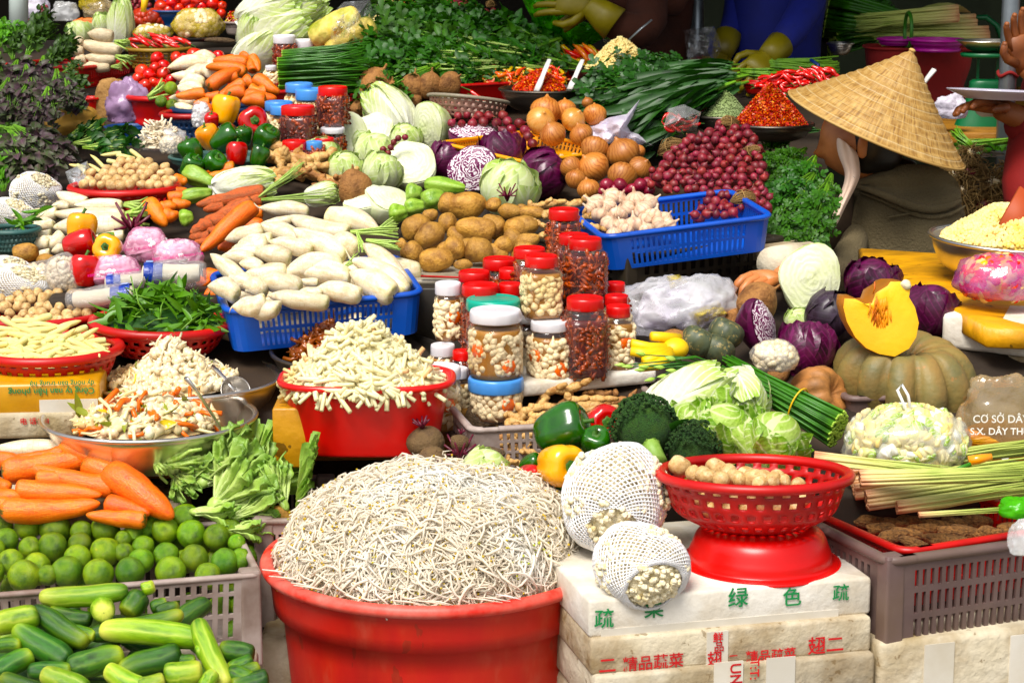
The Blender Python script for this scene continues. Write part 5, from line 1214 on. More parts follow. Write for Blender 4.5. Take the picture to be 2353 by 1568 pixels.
ob('stalk_stub', mesh('stub', ball(12, 9, ns=.3).x(T(P(cx(3,1215), cy(1,1010), 4.26)-cc) @ scM(.022, .02, .02)), M_['cream_core']), t)
# ================================================================ middle left: baskets, bowls, tub
colander('basket', 'basket', 112, 800, 312, 4.32, 92, 'plastic_red', 'round red plastic basket heaped with baby corn at the left edge', bot=.72, rim=.011)
colander('basket', 'basket', 88, 716, 312, 4.62, 66, 'plastic_red', 'round red basket of brown straw mushrooms behind the baby corn', bot=.7, rim=.010)
colander('basket', 'basket', 370, 742, 300, 4.50, 66, 'plastic_red', 'round red plastic basket full of snow peas', bot=.68, rim=.011, tilt=(0, .04))
colander('basket', 'basket', 286, 430, 236, 5.35, 58, 'plastic_red', 'shallow red basket with round mushrooms on top, upper left', bot=.74, rim=.010)
colander('basket', 'basket', 30, 527, 112, 5.0, 48, 'plastic_teal', 'grey green basket with leafy shoots at the left edge', bot=.72, rim=.007)
t, w = boxon('foam_box', 'box', -120, 958, 4.14, 232, 950, .3, .062, 'tape_brown', 'foam box wrapped in brown tape under the baby corn basket', bev=.008)
ob('tape', mesh('tape', box(.02, -.002, .002, .055, 0, .03), M_['tape'], smooth=False), t)
ob('tape', mesh('tape', box(w-.06-.055, -.002, .001, w-.005, 0, .030), M_['tape'], smooth=False), t)
text('Công ty nan hận phong', t, T((w-.01, -.0025, .052)) @ FRONT @ rotM(0, 0, pi), .017, 'ink_green'); text('dy nông bán trung hạ', t, T((w-.01, -.003, .066)) @ FRONT @ rotM(0, 0, pi), .014, 'ink_green')
t, w = boxon('foam_box', 'box', -120, 1012, 4.14, 200, 1004, .3, .050, 'styro_dirty', 'cracked foam box with a red printed phone number, left edge', bev=.008)
text('电 话： 1', t, T((w-.125, -.0025, .03)) @ FRONT, .014, 'ink_red'); text('97', t, T((w-.182, -.0025, .022)) @ FRONT, .014, 'ink_red')
# baby corn
BC = randsticks([(-20,770),(40,735),(150,740),(215,775),(240,805),(190,826),(0,830)], 38, 12, 68, 16, -35, 30)
pile(BC, K_['corn'], 'pale yellow baby corn', 'in the round red basket', 'baby corn in the red basket', Z=zlin(735, 4.4, 825, 4.22))
heap('baby_corn_bed', 'baby corn', P(112, 806, 4.33), .118, .022, 'corn', [(K_['corn'][0].parts and stickg(CORN, 8, 8), 'corn', 60, (.055, .013, .013), .2)], 'baby corn packed beneath the top layer in the left red basket')
MB = [(x, y, rnd.uniform(24, 32)) for x, y in fillp([(0,690),(60,665),(150,660),(215,690),(240,715),(180,735),(60,745),(0,750)], 25, 15, .2)]
pile(MB, K_['mush'], 'brown straw mushroom', 'in the red basket behind the baby corn', 'straw mushrooms behind the baby corn', Z=zlin(665, 4.70, 745, 4.54))
MB = [(x, y, rnd.uniform(22, 29)) for x, y in fillp([(180,425),(190,400),(250,385),(280,360),(330,365),(395,380),(400,405),(405,428),(290,436)], 22, 13, .2)]
pile(MB, K_['mush'], 'round tan mushroom', 'in the upper red basket', 'round mushrooms in the upper red basket', Z=zlin(360, 5.5, 435, 5.28))
BC = randsticks([(165,385),(230,360),(290,345),(330,360),(250,385),(200,405)], 34, 13, 48, 11, -20, 50)
pile(BC, K_['corn'], 'pale baby corn', 'behind the round mushrooms', 'baby corn behind the round mushrooms', Z=zlin(340, 5.7, 405, 5.45))
# snow peas
PE = [(a, b_, c, d, w*1) for a, b_, c, d, w in randsticks([(258,720),(300,680),(340,650),(400,655),(450,690),(500,730),(505,745),(400,758),(290,745)], 26, 11, 62, 50, -50, 50)]
pile(PE, K_['pea'], 'green snow pea', 'in the round red basket', 'snow peas in the red basket', Z=zlin(650, 4.56, 760, 4.40))
heap('snow_pea_bed', 'snow pea', P(370, 742, 4.5), .128, .07, 'herb_dark', [(leafg(1, .25, 2, 5), 'pea', 260, .05, .4), (tube([(0, 0, 0), (.5, .1, .05), (1, 0, 0)], .03, 4), 'stem_g', 60, .05, .3)], 'snow peas packed beneath the top layer in the red basket', seed=4)
PE = randsticks([(10,510),(60,480),(100,475),(110,500),(60,522)], 26, 11, 46, 36, -30, 60)
pile(PE, K_['pea'], 'leafy green pea shoot', 'in the grey green basket', 'shoots in the grey green basket', Z=5.0)
# bowls of pickled shallots and mixed pickles
bowl('steel_bowl', 'bowl', 421, 866, 436, 4.36, 96, 'steel', 'large steel bowl of pickled white shallots with a ladle', bot=.82, straight=True)
bowl('steel_bowl', 'bowl', 343, 956, 474, 4.15, 88, 'steel', 'front steel bowl of mixed pickles with carrot strips', bot=.82, straight=True)
bowl('steel_bowl', 'bowl', 816, 804, 372, 4.46, 80, 'steel_dull', 'dull steel bowl of brown pickled roots behind the red tub', tilt=(.03, 0), bot=.6)
heap('pickled_shallots', 'pickles', P(395, 868, 4.36), .130, .022, 'pickle_w', [(BULB, 'pickle_w', 420, .0165, .5), (tube([(0, 0, 0), (.5, .1, .1), (1, 0, 0)], .07, 5), 'pickle_w', 70, .03, .4), (tube([(0, 0, 0), (.5, .1, .1), (1, 0, 0)], .06, 5), 'pickle_y', 30, .03, .4)], 'pickled white shallots spread in the large steel bowl', seed=8, sink=.01)
heap('pickled_shallots', 'pickles', P(400, 872, 4.34), .088, .082, 'pickle_w', [(BULB, 'pickle_w', 330, .017, .5), (tube([(0, 0, 0), (.5, .1, .1), (1, 0, 0)], .07, 5), 'pickle_w', 50, .03, .4), (tube([(0, 0, 0), (.5, .1, .1), (1, 0, 0)], .07, 5), 'pickle_g', 16, .02, .4)], 'tall mound of pickled white shallots rising above the steel bowl', seed=9, pw=1.2)
heap('mixed_pickles', 'pickles', P(335, 966, 4.15), .135, .042, 'pickle_w', [(BULB, 'pickle_w', 300, .019, .5), (tube([(0, 0, 0), (.5, .1, .1), (1, 0, 0)], .065, 5), 'lotus', 80, .05, .3), (tube([(0, 0, 0), (.5, .15, .1), (1, 0, 0)], .09, 5), 'pickle_o', 60, .055, .3), (leafg(1, .3, 2, 4, .3, .2), 'pickle_g', 36, .045, .5), (leafg(1, .5, 2, 4, .3, .2, .1), 'pickle_y', 22, .032, .5), (ball(8, 6), 'cauli', 60, (.028, .022, .018), .5)], 'mixed pickles of shallots, carrot strips and cauliflower in the front bowl', seed=12, pw=1.5, sy=.8)
heap('brown_pickles', 'pickles', P(760, 812, 4.46), .085, .062, 'brown_pickle', [(BULB, 'brown_pickle', 170, .017, .6), (tube([(0, 0, 0), (.5, .1, .1), (1, 0, 0)], .14, 6), 'brown_pickle', 100, .03, .5)], 'glossy brown pickled roots heaped in the dull steel bowl', seed=13, pw=1.3)
def ladle(x1, y1, x2, y2, Z, label, Z2=None, bowl_=None):
    a = P(x1, y1, Z); b_ = P(x2, y2, Z2 or Z); t = bpy.data.objects.new('spoon', None); COL.objects.link(t); t.location = a; tag(t, label, 'spoon')
    d = b_-a; g = tube([(0, 0, 0), d*.3+Vector((0, 0, .004)), d*.7+Vector((0, 0, .004)), d], [.004, .0055, .0055, .0075], 8, flat=.5)
    ob('handle', mesh('handle', g, M_['steel']), t)
    if bowl_: ob('scoop', mesh('scoop', rev([(.001, -.35), (.25, -.3), (.42, -.12), (.5, .1)], 24, 10).x(rotM(.9, .5, 0) @ scM(bowl_)), M_['steel']), t, mods=(solid(.0015),)); 
ladle(540, 898, 482, 838, 4.28, 'steel ladle lying in the bowl of pickled shallots', 4.34, .06)
ladle(512, 993, 428, 868, 4.08, 'slim steel spoon standing in the front bowl of mixed pickles', 4.0)
ladle(365, 802, 335, 776, 4.38, 'steel spoon handle sticking out behind the shallot mound', 4.36)
boxon('wooden_crate', 'crate', 628, 1075, 4.08, 706, 1075, .34, .115, 'yellow_board', 'yellow wooden crate under the red tub', bev=.004)
boxon('wooden_crate', 'crate', 640, 1060, 4.28, 1100, 1055, .2, .10, 'wood', 'low wooden board behind the red tub', bev=.004)
# red tub of lotus shoots
bowl('tub', 'tub', 843, 868, 372, 4.12, 158, 'tub_red', 'bright red oval plastic tub piled with cut lotus shoots', bot=.84, lip=.012, sq=3.0, sy=.66, thick=.004, straight=True)
def lotus_heap():
    R_, H = .148, .098
    rod = tube([(-.5, 0, 0), (0, .02, .0), (.5, 0, 0)], [.5*.2, .5*.2, .5*.2], 7)
    heap('lotus_shoots', 'lotus shoots', P(836, 874, 4.12), R_-.008, H, 'lotus', [(tube([(-.5, 0, 0), (-.2, .02, 0), (.2, .02, 0), (.5, 0, 0)], .042, 7), 'lotus', 760, .092, .2), (tube([(-.5, 0, 0), (0, .02, 0), (.5, 0, 0)], .08, 6), 'lotus_tan', 22, .055, .9)], 'heap of cut white lotus shoots filling the red tub', pw=1.15, sy=.82, seed=21)
lotus_heap()
# ================================================================ blue basket of daikons
t = crate('basket', 'basket', 541, 812, 4.42, 963, 768, .30, .088, 'plastic_blue', 'blue rectangular plastic basket piled with white daikons', flare=.05, ns=26, nd=16, rows=SLOT2, rim=.008, corner=.03, Zr=4.50, tilt=.1)
dz = zlin(480, 4.86, 700, 4.36)
DK = conv(1, 1, [(480,400,60,370,130),(620,430,1090,580,190),(820,590,310,430,190),(430,660,50,520,160),(800,780,340,550,190),(510,740,140,650,135),(900,730,690,600,170),(330,800,10,740,150),(770,840,240,950,200),(830,950,380,900,190),(1300,1050,940,660,175),(1300,1080,820,790,185),(1190,1100,820,900,230),(420,1050,10,980,180),(300,900,-60,920,170),(920,1110,540,1030,170),(650,1170,130,1090,155),(600,1080,400,1060,130),(560,990,400,970,80),(240,1210,-60,1130,170),(120,1090,-80,1010,150),(180,640,-100,650,170),(200,540,-60,560,130),(340,460,60,510,90),(560,690,330,640,110)])
DK += conv(0, 1, [(2205,560,1880,630,150),(2240,650,1950,700,170),(2030,980,1760,750,140),(2130,790,1840,780,110),(1990,1120,1740,1020,170),(2230,1150,1940,1200,170),(2120,1010,1900,960,150),(2200,880,2000,830,120),(2200,1060,2050,1060,120),(2160,740,1900,740,100)])
pile(DK, K_['daikon'], 'white daikon', 'heaped in the blue basket', 'daikons in the blue basket', Z=dz)
DB = [(x+60, y, x-60, y+10, 50) for x, y in fillp([(540,640),(900,600),(930,680),(560,700)], 80, 28, .2)]+[(x+60, y, x-60, y+10, 50) for x, y in fillp([(560,720),(940,700),(930,740),(560,770)], 90, 30, .2)]
pile(DB, K_['daikon'], 'daikon', 'low inside the blue basket', 'daikons low in the blue basket', Z=lambda y: zlin(560, 4.8, 700, 4.52)(y) if y < 700 else 4.55)
for k, (a, b_, c, d, w) in enumerate(conv(1, 1, [(830,570,1240,560,110),(880,560,940,740,60),(960,640,1250,700,90),(1040,560,1200,470,80),(780,860,900,770,60)])):
    at_stick(K_['greens'], a, b_, c, d, w*2.3, dz((b_+d)/2)-.05, label=['green daikon stalks at the right of the blue basket heap', 'short daikon stalks hanging down at the right of the heap', 'daikon stalks reaching towards the potatoes', 'daikon stalks pointing up towards the chayotes', 'small cut green stalks among the daikons'][k])
# ================================================================ potatoes on a tray
t, w = boxon('tray', 'tray', 945, 655, 4.62, 1260, 655, .36, .012, 'tray_white', 'dirty white tray with a red edge strip under the potatoes', bev=.005)
ob('edge_strip', mesh('strip', tube([(.02, -.002, .02), (w*.5, -.004, .016), (w, -.001, .03)], .004, 5, flat=.6), M_['plastic_red']), t)
boxon('support_box', 'box', 940, 790, 4.60, 1230, 790, .32, .12, 'plastic_black', 'dark box under the potato tray', bev=.004)
PO = [(a, b_, c, d, w*1.36) for a, b_, c, d, w in conv(1, 1, [(1560,330,1760,350,190),(1620,350,1960,350,230),(1270,590,1480,470,195),(1380,670,1590,530,200),(1560,490,1720,500,165),(1710,540,2040,560,190),(1940,470,2100,560,160),(1250,770,1430,710,180),(1400,810,1690,800,205),(1600,700,1790,720,190),(1780,710,2020,730,200),(2020,690,2200,670,135),(1430,430,1560,430,110),(1950,350,2090,340,115),(2060,400,2260,400,135),(2110,540,2320,530,160),(1210,700,1300,660,110),(1690,850,1850,835,90)])+conv(2, 1, [(0,530,270,520,180),(80,650,280,640,130),(80,390,190,380,100),(100,400,330,420,110)])]
pz = zlin(460, 5.08, 610, 4.68)
pile(PO, K_['potato'], 'brown potato', 'on the white tray', 'potatoes on the white tray', Z=pz)
PO = [(x, y, 62) for x, y in fillp([(960,560),(1050,520),(1150,520),(1230,560),(1220,600),(980,600)], 60, 30, .2)]
pile(PO, K_['potato'], 'potato', 'low on the white tray', 'potatoes low on the white tray', Z=lambda y: pz(y)+.06)
PO = [(a, b_, c, d, w*1.25) for a, b_, c, d, w in conv(0, 1, [(100,740,320,740,165),(10,825,160,820,110),(300,800,460,820,135),(130,885,330,880,115)])]
pile(PO, K_['potato'], 'tan potato', 'below the radishes at the left', 'potatoes at the left', Z=4.86)
# ================================================================ pickle jars
PL = P(1260, 885, 4.3).z
t, w = boxon('foam_board', 'board', 1196, 914, 4.25, 1510, 880, .30, .03, 'styro', 'grimy white foam board the pickle jars stand on', bev=.008)
jar(1138, 712, 128, 160, 4.22, 'lid_white', 'white', 'jar with white lid and white pickles in front, on a blue lidded jar', lidW=118, lidH=26, carrot=2)
jar(1139, 866, 124, 100, 4.24, 'lid_blue', 'white', 'blue lidded jar of white pickles under the white lidded jar', lidW=128, lidH=30, carrot=1)
jar(1133, 686, 126, 190, 4.32, 'lid_teal', 'dark', 'teal lidded jar right behind the front white lidded jar', lidW=124, lidH=26)
jar(1262, 736, 106, 140, 4.30, 'lid_white', 'white', 'white lidded jar with carrot slices carrying a red lidded jar', lidW=86, lidH=22, carrot=2)
jar(1243, 588, 100, 146, 4.31, 'lid_red', 'white', 'red lidded jar of white pickles standing on a white lidded jar', sq=4, lidW=76, lidH=24, yaw=.3)
jar(1344, 684, 116, 186, 4.30, 'lid_red', 'dark', 'wide red lidded jar of dark brown pickled sticks in front', sq=4, lidW=86, lidH=26, yaw=.2)
jar(1344, 548, 106, 138, 4.44, 'lid_red', 'dark', 'upper red lidded jar of brown pickles beside the blue basket', sq=4, lidW=76, lidH=24, yaw=.35)
jar(1344, 684, 106, 138, 4.46, 'lid_red', 'dark', 'red lidded jar hidden under the upper jar of brown pickles', sq=4, lidW=76, lidH=24, yaw=.1)
jar(1216, 570, 84, 150, 4.44, 'lid_red', 'dark', 'red lidded dark jar just behind the stacked jar of white pickles', sq=4, lidW=73, lidH=22)
jar(1216, 716, 90, 150, 4.42, 'lid_white', 'white', 'white lidded jar seen between the front jars', lidW=84, lidH=22)
jar(1295, 481, 78, 120, 4.62, 'lid_red', 'dark', 'topmost red lidded jar in front of the ginger', sq=4, lidW=70, lidH=23, yaw=.1)
jar(1318, 539, 88, 150, 4.54, 'lid_red', 'dark', 'red lidded jar half behind the upper jar of brown pickles', sq=4, lidW=70, lidH=22)
jar(1295, 601, 90, 150, 4.60, 'lid_red', 'dark', 'red lidded jar at the bottom of the rear stack', sq=4, lidW=72, lidH=22)
jar(1416, 679, 70, 150, 4.42, 'lid_red', 'white', 'small red lidded jar right of the dark pickled sticks, upper of two', lidW=54, lidH=22)
jar(1420, 703, 78, 150, 4.36, 'lid_red', 'white', 'red lidded jar of white pickles next to the yellow rubber glove', lidW=56, lidH=24, carrot=1)
jar(1414, 650, 60, 140, 4.52, 'lid_red', 'dark', 'small red lidded jar at the back right of the jars', lidW=44, lidH=20)
jar(1147, 594, 86, 140, 4.52, 'lid_red', 'dark', 'red lidded jar below the potatoes, farthest back', lidW=76, lidH=24)
jar(1089, 624, 80, 150, 4.46, 'lid_red', 'dark', 'red lidded jar left of the teal lid, rear one', lidW=72, lidH=22)
jar(1103, 654, 92, 196, 4.38, 'lid_red', 'dark', 'tall red lidded jar behind the teal lidded jar', lidW=84, lidH=24)
jar(1172, 618, 60, 140, 4.46, 'lid_red', 'dark', 'red lidded jar wedged behind the teal lid, upper', lidW=52, lidH=22)
jar(1172, 652, 62, 150, 4.40, 'lid_red', 'dark', 'red lidded jar wedged behind the teal lid, lower', lidW=54, lidH=24)
jar(1029, 650, 64, 138, 4.40, 'lid_white', 'white', 'white lidded jar with a carrot slice, leftmost of the upper jars', lidW=60, lidH=26, carrot=1)
jar(1017, 792, 66, 110, 4.38, 'lid_white', 'white', 'white lidded jar under the leftmost upper jar', lidW=56, lidH=24, carrot=1)
jar(1062, 806, 50, 100, 4.34, 'lid_red', 'dark', 'small red lidded jar low beside the front jar', lidW=46, lidH=20)
jar(1008, 842, 100, 150, 4.22, 'lid_white', 'white', 'low white lidded jar between the lotus tub and the grey crate', lidW=100, lidH=26, carrot=1)
jar(1052, 846, 50, 130, 4.3, 'lid_white', 'white', 'white lidded jar squeezed behind the low white lidded jar', lidW=46, lidH=22)
boxon('support_box', 'box', 140, 1100, 4.12, 660, 1100, .45, .05, 'wood', 'wooden board beneath the two steel bowls', bev=.004)
# yellow rubber glove
g = [tube([P(*p) for p in f], [.011, .0105, .009], 10) for f in [[(1560,778,4.3),(1520,774,4.28),(1496,772,4.27)],[(1540,800,4.28),(1490,798,4.26),(1450,788,4.25)],[(1540,806,4.27),(1480,812,4.24),(1448,806,4.24)],[(1540,812,4.26),(1500,824,4.23),(1478,830,4.22)],[(1540,816,4.24),(1510,838,4.2),(1468,844,4.2)]]]
g.append(ball(14, 10).x(T(P(1548, 800, 4.29)) @ scM(.06, .06, .045)))
tag(ob('rubber_glove', mesh('glove', cat_(g), mm('glove_yellow', ['#F8D000', '#FFDC10'], rough=.45))), 'bright yellow rubber glove with its fingers pointing at the jars', 'glove')
# ================================================================ blue basket of garlic and shallots
t = crate('basket', 'basket', 1402, 624, 4.78, 1765, 577, .30, .078, 'plastic_blue', 'blue rectangular basket holding garlic at left and shallots at right', flare=.06, ns=22, nd=16, rows=SLOT2, rim=.008, corner=.03, Zr=4.85, tilt=.06)
crate('plastic_crate', 'crate', 1442, 740, 4.82, 1790, 690, .4, .145, 'plastic_black', 'dark slatted crate under the blue garlic basket', flare=.02, ns=14, nd=12, rows=CRATE, rim=.008, posts=True)
gz = zlin(450, 5.04, 550, 4.84)
GA = conv(2, 1, [(740,340,175),(870,280,165),(840,350,150),(1080,300,170),(1210,320,145),(1140,385,170),(1000,370,150),(930,430,155),(870,500,155),(790,430,150),(1065,510,175),(1240,440,165),(1290,510,150),(1370,510,130),(1000,550,130),(900,580,120),(1170,545,125),(950,280,120),(1340,450,110),(700,380,120),(1170,470,130),(960,510,120)])
for k, g_ in enumerate([(g_[0], g_[1]) for g_ in GA]): pass
out = [(at_ball(K_['garlic'], x, y, d*1.12, gz(y), rot=(rnd.uniform(-1, .9), rnd.uniform(-.9, .9), rnd.uniform(0, 6))), x, y) for x, y, d in GA]
label_pile(out, 'garlic bulb', 'in the blue basket', 'garlic bulbs in the blue basket')
sz = zlin(285, 5.6, 500, 4.94)
SP = [(1478,432),(1490,395),(1530,360),(1570,330),(1610,300),(1660,282),(1720,288),(1748,330),(1755,400),(1770,445),(1765,485),(1690,492),(1640,502),(1590,505),(1590,470),(1620,448),(1560,440)]
o_ = [at_ball(K_['shallot'], x, y, rnd.uniform(17, 29), sz(y)) for x, y in fillp(SP, 22, 14, .25)]
for o in o_: tag(o, 'small red shallot in the big heap beside the parsley', group='red shallots in the big heap')
o_ = [at_ball(K_['shallot'], x, y, 30, sz(y)+.07) for x, y in fillp(SP, 28, 20, .2)]
for o in o_: tag(o, 'red shallot deeper in the big heap beside the parsley', group='red shallots deeper in the big heap')
RON = conv(2, 1, [(840,180,125),(950,180,130),(1050,215,110),(1120,180,130),(1195,225,110),(905,210,100),(810,235,95),(985,225,90)])
pile(RON, K_['red_onion'], 'dark red onion', 'behind the garlic', 'red onions behind the garlic', Z=5.2)
def strawtie(x, y, d, Z, label):
    r = random.Random(int(x)); gs = []
    for k in range(70):
        a = r.gauss(0, .35); b_ = r.gauss(0, .3)
        gs.append(tube([(-.5, .1*a, .08*b_), (-.2, .42*a, .42*b_+.1), (.15, .4*a+.05, .4*b_+.1), (.5, .25*a, .25*b_)], .014, 4))
    gs.append(tube([(0, .34*math.cos(a), .3*math.sin(a)+.05) for a in np.linspace(0, 2*pi, 12)], .03, 5, cap=False))
    o = ob('straw_tie', mesh('straw', cat_(gs), M_['straw']), M=T(P(x, y, Z)) @ rotM(0, r.uniform(-.5, .3), r.uniform(-1, 1)) @ scM(d*Z/F)); tag(o, label, 'straw tie')
strawtie(1540, 342, 66, 5.5, 'large twisted straw tie between the brown onions and the shallots')
strawtie(1674, 285, 50, 5.6, 'straw tie on top of the shallot heap by the chili flakes')
strawtie(1706, 457, 58, 5.02, 'straw tie on the shallots inside the blue basket'); strawtie(1726, 350, 44, 5.4, 'straw tie at the parsley edge of the shallot heap')
# ginger between potatoes and garlic
GI = conv(2, 1, [(180,370,430,330,260),(320,340,650,330,300),(300,400,560,430,240),(640,420,800,470,220),(620,520,800,540,240),(270,600,440,560,200),(240,470,360,560,180)])
pile(GI, K_['ginger'], 'pale ginger root', 'between the potatoes and the garlic', 'ginger between potatoes and garlic', Z=zlin(460, 5.05, 540, 4.86))
GI = conv(1, 0, [(170,1230,560,1300,300),(60,1340,330,1300,300),(220,1320,600,1300,320),(480,1390,780,1420,280),(10,1440,300,1430,280),(250,1450,560,1460,300),(560,1300,740,1330,240),(600,1500,800,1540,260),(330,1400,560,1370,240),(60,1400,200,1500,220),(150,1260,250,1420,200)])
GI = [(a-(c-a)*.12, b_, c+(c-a)*.12, d, w*1.3) for a, b_, c, d, w in GI]
pile(GI, K_['ginger'], 'cream ginger root', 'in the heap before the cut cabbages', 'ginger heap before the cabbages', Z=zlin(325, 5.8, 440, 5.4))
GI = conv(1, 1, [(380,60,640,120,260),(560,120,760,190,260),(500,180,720,240,220),(700,120,960,200,280)])
pile(GI, K_['ginger_b'], 'dark brown ginger root', 'below the pale ginger', 'dark ginger below the pale heap', Z=zlin(385, 5.55, 450, 5.3))
at_stick(K_['drygreen'], cx(1,60), cy(1,280), cx(1,450), cy(1,0), 90, 5.2, label='long dry carrot stalks leaning up over the ginger'); at_stick(K_['drygreen'], cx(1,80), cy(1,300), cx(1,720), cy(1,270), 90, 5.15, label='dry green stalks of the muddy carrots lying above the daikons')
o = at_ball(K_['yam'], cx(1,850), cy(1,190), 84, 5.3, rot=(.2, 0, 0)); o['label'] = 'peeling brown tuber between the ginger and the flat white cabbages'
# ================================================================ middle left loose vegetables
CR = conv(0, 1, [(1230,320,1390,520,140),(1340,380,1480,350,110),(1370,415,1500,420,110),(1350,250,1570,220,90),(1400,290,1590,260,90),(1450,135,1570,150,100),(1970,30,1720,60,110),(1980,95,1740,100,90),(2205,540,1970,510,130),(2205,400,1980,420,110),(1950,690,1820,700,90),(1700,950,1890,930,150),(1720,1090,1850,1130,110),(1440,330,1600,330,90),(1650,970,1760,990,90),(1960,700,1830,660,80)])
pile(CR, K_['carrot'], 'orange carrot', 'among the chayotes and daikons', 'carrots among the chayotes', Z=lambda y: Z0(y)-.02)
o = at_stick(K_['carrot'][1], cx(0,2130), cy(1,340), cx(0,1680), cy(1,740), 150*K, 4.93, label='long bright orange carrot pointing down at the foil packs')
DC = conv(0, 1, [(2230,230,1640,340,130),(2120,330,1690,500,150),(1880,360,1700,390,80),(1780,500,1590,580,110),(1850,540,1730,560,90),(1760,600,1580,620,90),(1900,470,1700,520,110),(2200,300,1900,340,90),(1760,640,1620,660,70)])
pile(DC, K_['dirty_carrot'], 'muddy reddish carrot', 'by the chayotes', 'muddy carrots by the chayotes', Z=lambda y: Z0(y)-.03)
def chy(x1, y1, x2, y2, w, label, dz=0): return at_stick(K_['chayote'], x1, y1, x2, y2, w*1.2, dz=dz, label=label)
c_ = lambda i, j, v: conv(i, j, [v])[0]
for v, lb in (((0,1,(1540,60,1800,170,170)), 'ribbed green chayote leaning over the orange carrots'), ((0,1,(1510,280,1780,240,140)), 'green chayote under the leaning one'), ((0,1,(1500,460,1620,440,150)), 'pale chayote beside the small carrots'), ((1,1,(1450,170,1790,210,150)), 'long smooth pale chayote below the red cabbages'), ((1,1,(1290,250,1430,250,190)), 'pale green chayote in the middle of the chayote pile'), ((1,1,(1430,320,1620,260,190)), 'chayote touching the topmost potato'), ((1,1,(1280,370,1450,350,160)), 'lower chayote left of the potatoes'), ((1,1,(1150,430,1300,400,170)), 'bottom left chayote above the daikon stalks')):
    chy(*c_(*v), lb, dz=-.03)
o = at_ball(K_['daikon'], cx(0,1650), cy(1,450), 44, 5.0); bpy.data.objects.remove(o)
DL = conv(0, 1, [(730,330,470,240,130),(1030,350,620,345,115),(1050,430,410,420,130),(1050,500,430,530,200),(480,410,250,400,125),(580,365,430,350,75),(450,520,340,450,80),(450,510,240,520,105),(430,590,250,590,105),(520,590,370,700,130),(500,650,330,640,85),(420,670,280,650,115),(540,700,430,740,85),(420,740,310,750,80),(1040,590,800,600,100)])
pile(DL, K_['daikon'], 'white radish', 'in the upper left heap', 'radishes in the upper left heap', Z=zlin(440, 5.28, 580, 4.95))
at_stick(K_['greens'], cx(0,1040), cy(1,340), cx(0,1220), cy(1,360), 90, 5.2, label='pale green radish stalks below the red mushroom basket'); at_stick(K_['greens'], cx(0,1050), cy(1,430), cx(0,1240), cy(1,440), 110, 5.1, label='cut radish stalks beside the standing carrot')
put(K_['beet_tuft'][0], T(P(cx(0,1110), cy(1,600), 5.02)) @ rotM(.3, 0, 0) @ scM(.10), 'dark purple beet stems standing up behind the peppers')
for i, j, x, y, d, c, rot, lb, Z in ((0,1,680,545,275,'y',(-.1,.1,0),'yellow bell pepper on top of the left pepper group',4.86),(0,1,670,670,270,'r',(.3,1.3,.3),'dark red bell pepper lying between two yellow ones',4.8),(0,1,910,705,255,'y',(1.3,-.4,0),'yellow bell pepper with its green stalk facing forward',4.76),(0,1,705,890,265,'r',(-.15,.1,0),'tall red bell pepper standing above the bagged mushrooms',4.7)):
    pep(c, cx(i,x), cy(j,y), d*K*.98, Z, rot, lb)
o = at_stick(K_['cucumber'], cx(0,820), cy(1,610), cx(0,960), cy(1,590), 18, 4.95); o['label'] = 'small green cucumber tip behind the yellow pepper'
# netted rounds at far left
for x, y, w, h, Z, lb in ((85,447,118,90,5.35,'white foam netted fruit at the left edge below the purple leaves'),(28,495,110,70,5.2,'white foam netted fruit at the left, lower of the upper pair'),(25,640,130,90,4.78,'white foam netted fruit above the straw mushrooms'),(50,660,160,90,4.72,'long foam net bag trailing beside the bagged mushrooms')):
    M = T(P(x, y, Z)) @ rotM(.5, .3, .4) @ scM(w*Z/F, h*Z/F*1.1, h*Z/F); put(K_['netcauli'][0], M, lb)
# bags of mushrooms, enoki packs
def ballsbag(x, y, W, H, Z, n, m_, label, film_='clear_bag', seed=0, d=.011, dep=.8, rot=0, name='mushroom_bag', cat='bag', tmpl=None):
    s_ = Z/F; r = random.Random(seed+int(x)); Ms = []
    for i in range(n):
        z = r.uniform(-.62, .9); a = r.uniform(0, 6.3); q = math.sqrt(max(.05, 1-z*z))*.86*r.uniform(.9, 1)
        Ms.append(np.array(T((q*math.cos(a)*W*s_/2, q*math.sin(a)*W*s_/2*dep, z*H*s_/2*.88)) @ rotM(r.uniform(0, 6), r.uniform(0, 6), 0) @ (scM(d*r.uniform(.8, 1.2)) if not isinstance(d, tuple) else scM(*d))))
    o = bag(name, x, y, W, H, Z, film_, label, dep=dep, seed=seed, cat=cat, rot=rot, rough=.12)
    ob('contents', mesh('contents', cat_([many(tmpl or ball(8, 6), Ms), ball(12, 8).x(scM(W*s_*.78, W*s_*.78*dep, H*s_*.72))]), M_[m_]), o)
    return o
ballsbag(148, 632, 90, 96, 4.7, 260, 'mush_white', 'clear bag of tiny round mushrooms beside the tall red pepper', seed=1)
ballsbag(100, 635, 110, 70, 4.76, 200, 'mush_white', 'clear bag of little mushrooms left of the tall red pepper', seed=3)
def pinkbag(x, y, W, H, Z, seed, label, rz=0):
    o = ballsbag(x, y, W, H, Z, 160, 'foam', label, film_='pink_pack', seed=seed, d=.016, name='packet', cat='packet')
    s_ = Z/F
    text('KEEP CHILLED IN REFRIGERATOR', o, T((-W*s_*.42, -W*s_*.44, -.002)) @ FRONT @ rotM(0, 0, .12+rz), .0075, 'ink_pink', 'printed_text')
    ob('pink_band', mesh('band', grid(np.array([[(W*s_*.5*math.sin(a)*.97, -W*s_*.42*math.cos(a)-.002, H*s_*.5*q+a*.01) for a in np.linspace(-.9, .9, 14)] for q in (-.10, .02)]), wrap=False), M_['bag_pink']), o)
pinkbag(338, 568, 100, 90, 4.86, 5, 'pink printed packet of white mushrooms, upper one')
pinkbag(408, 588, 116, 74, 4.8, 6, 'pink printed packet of white mushrooms, right one')
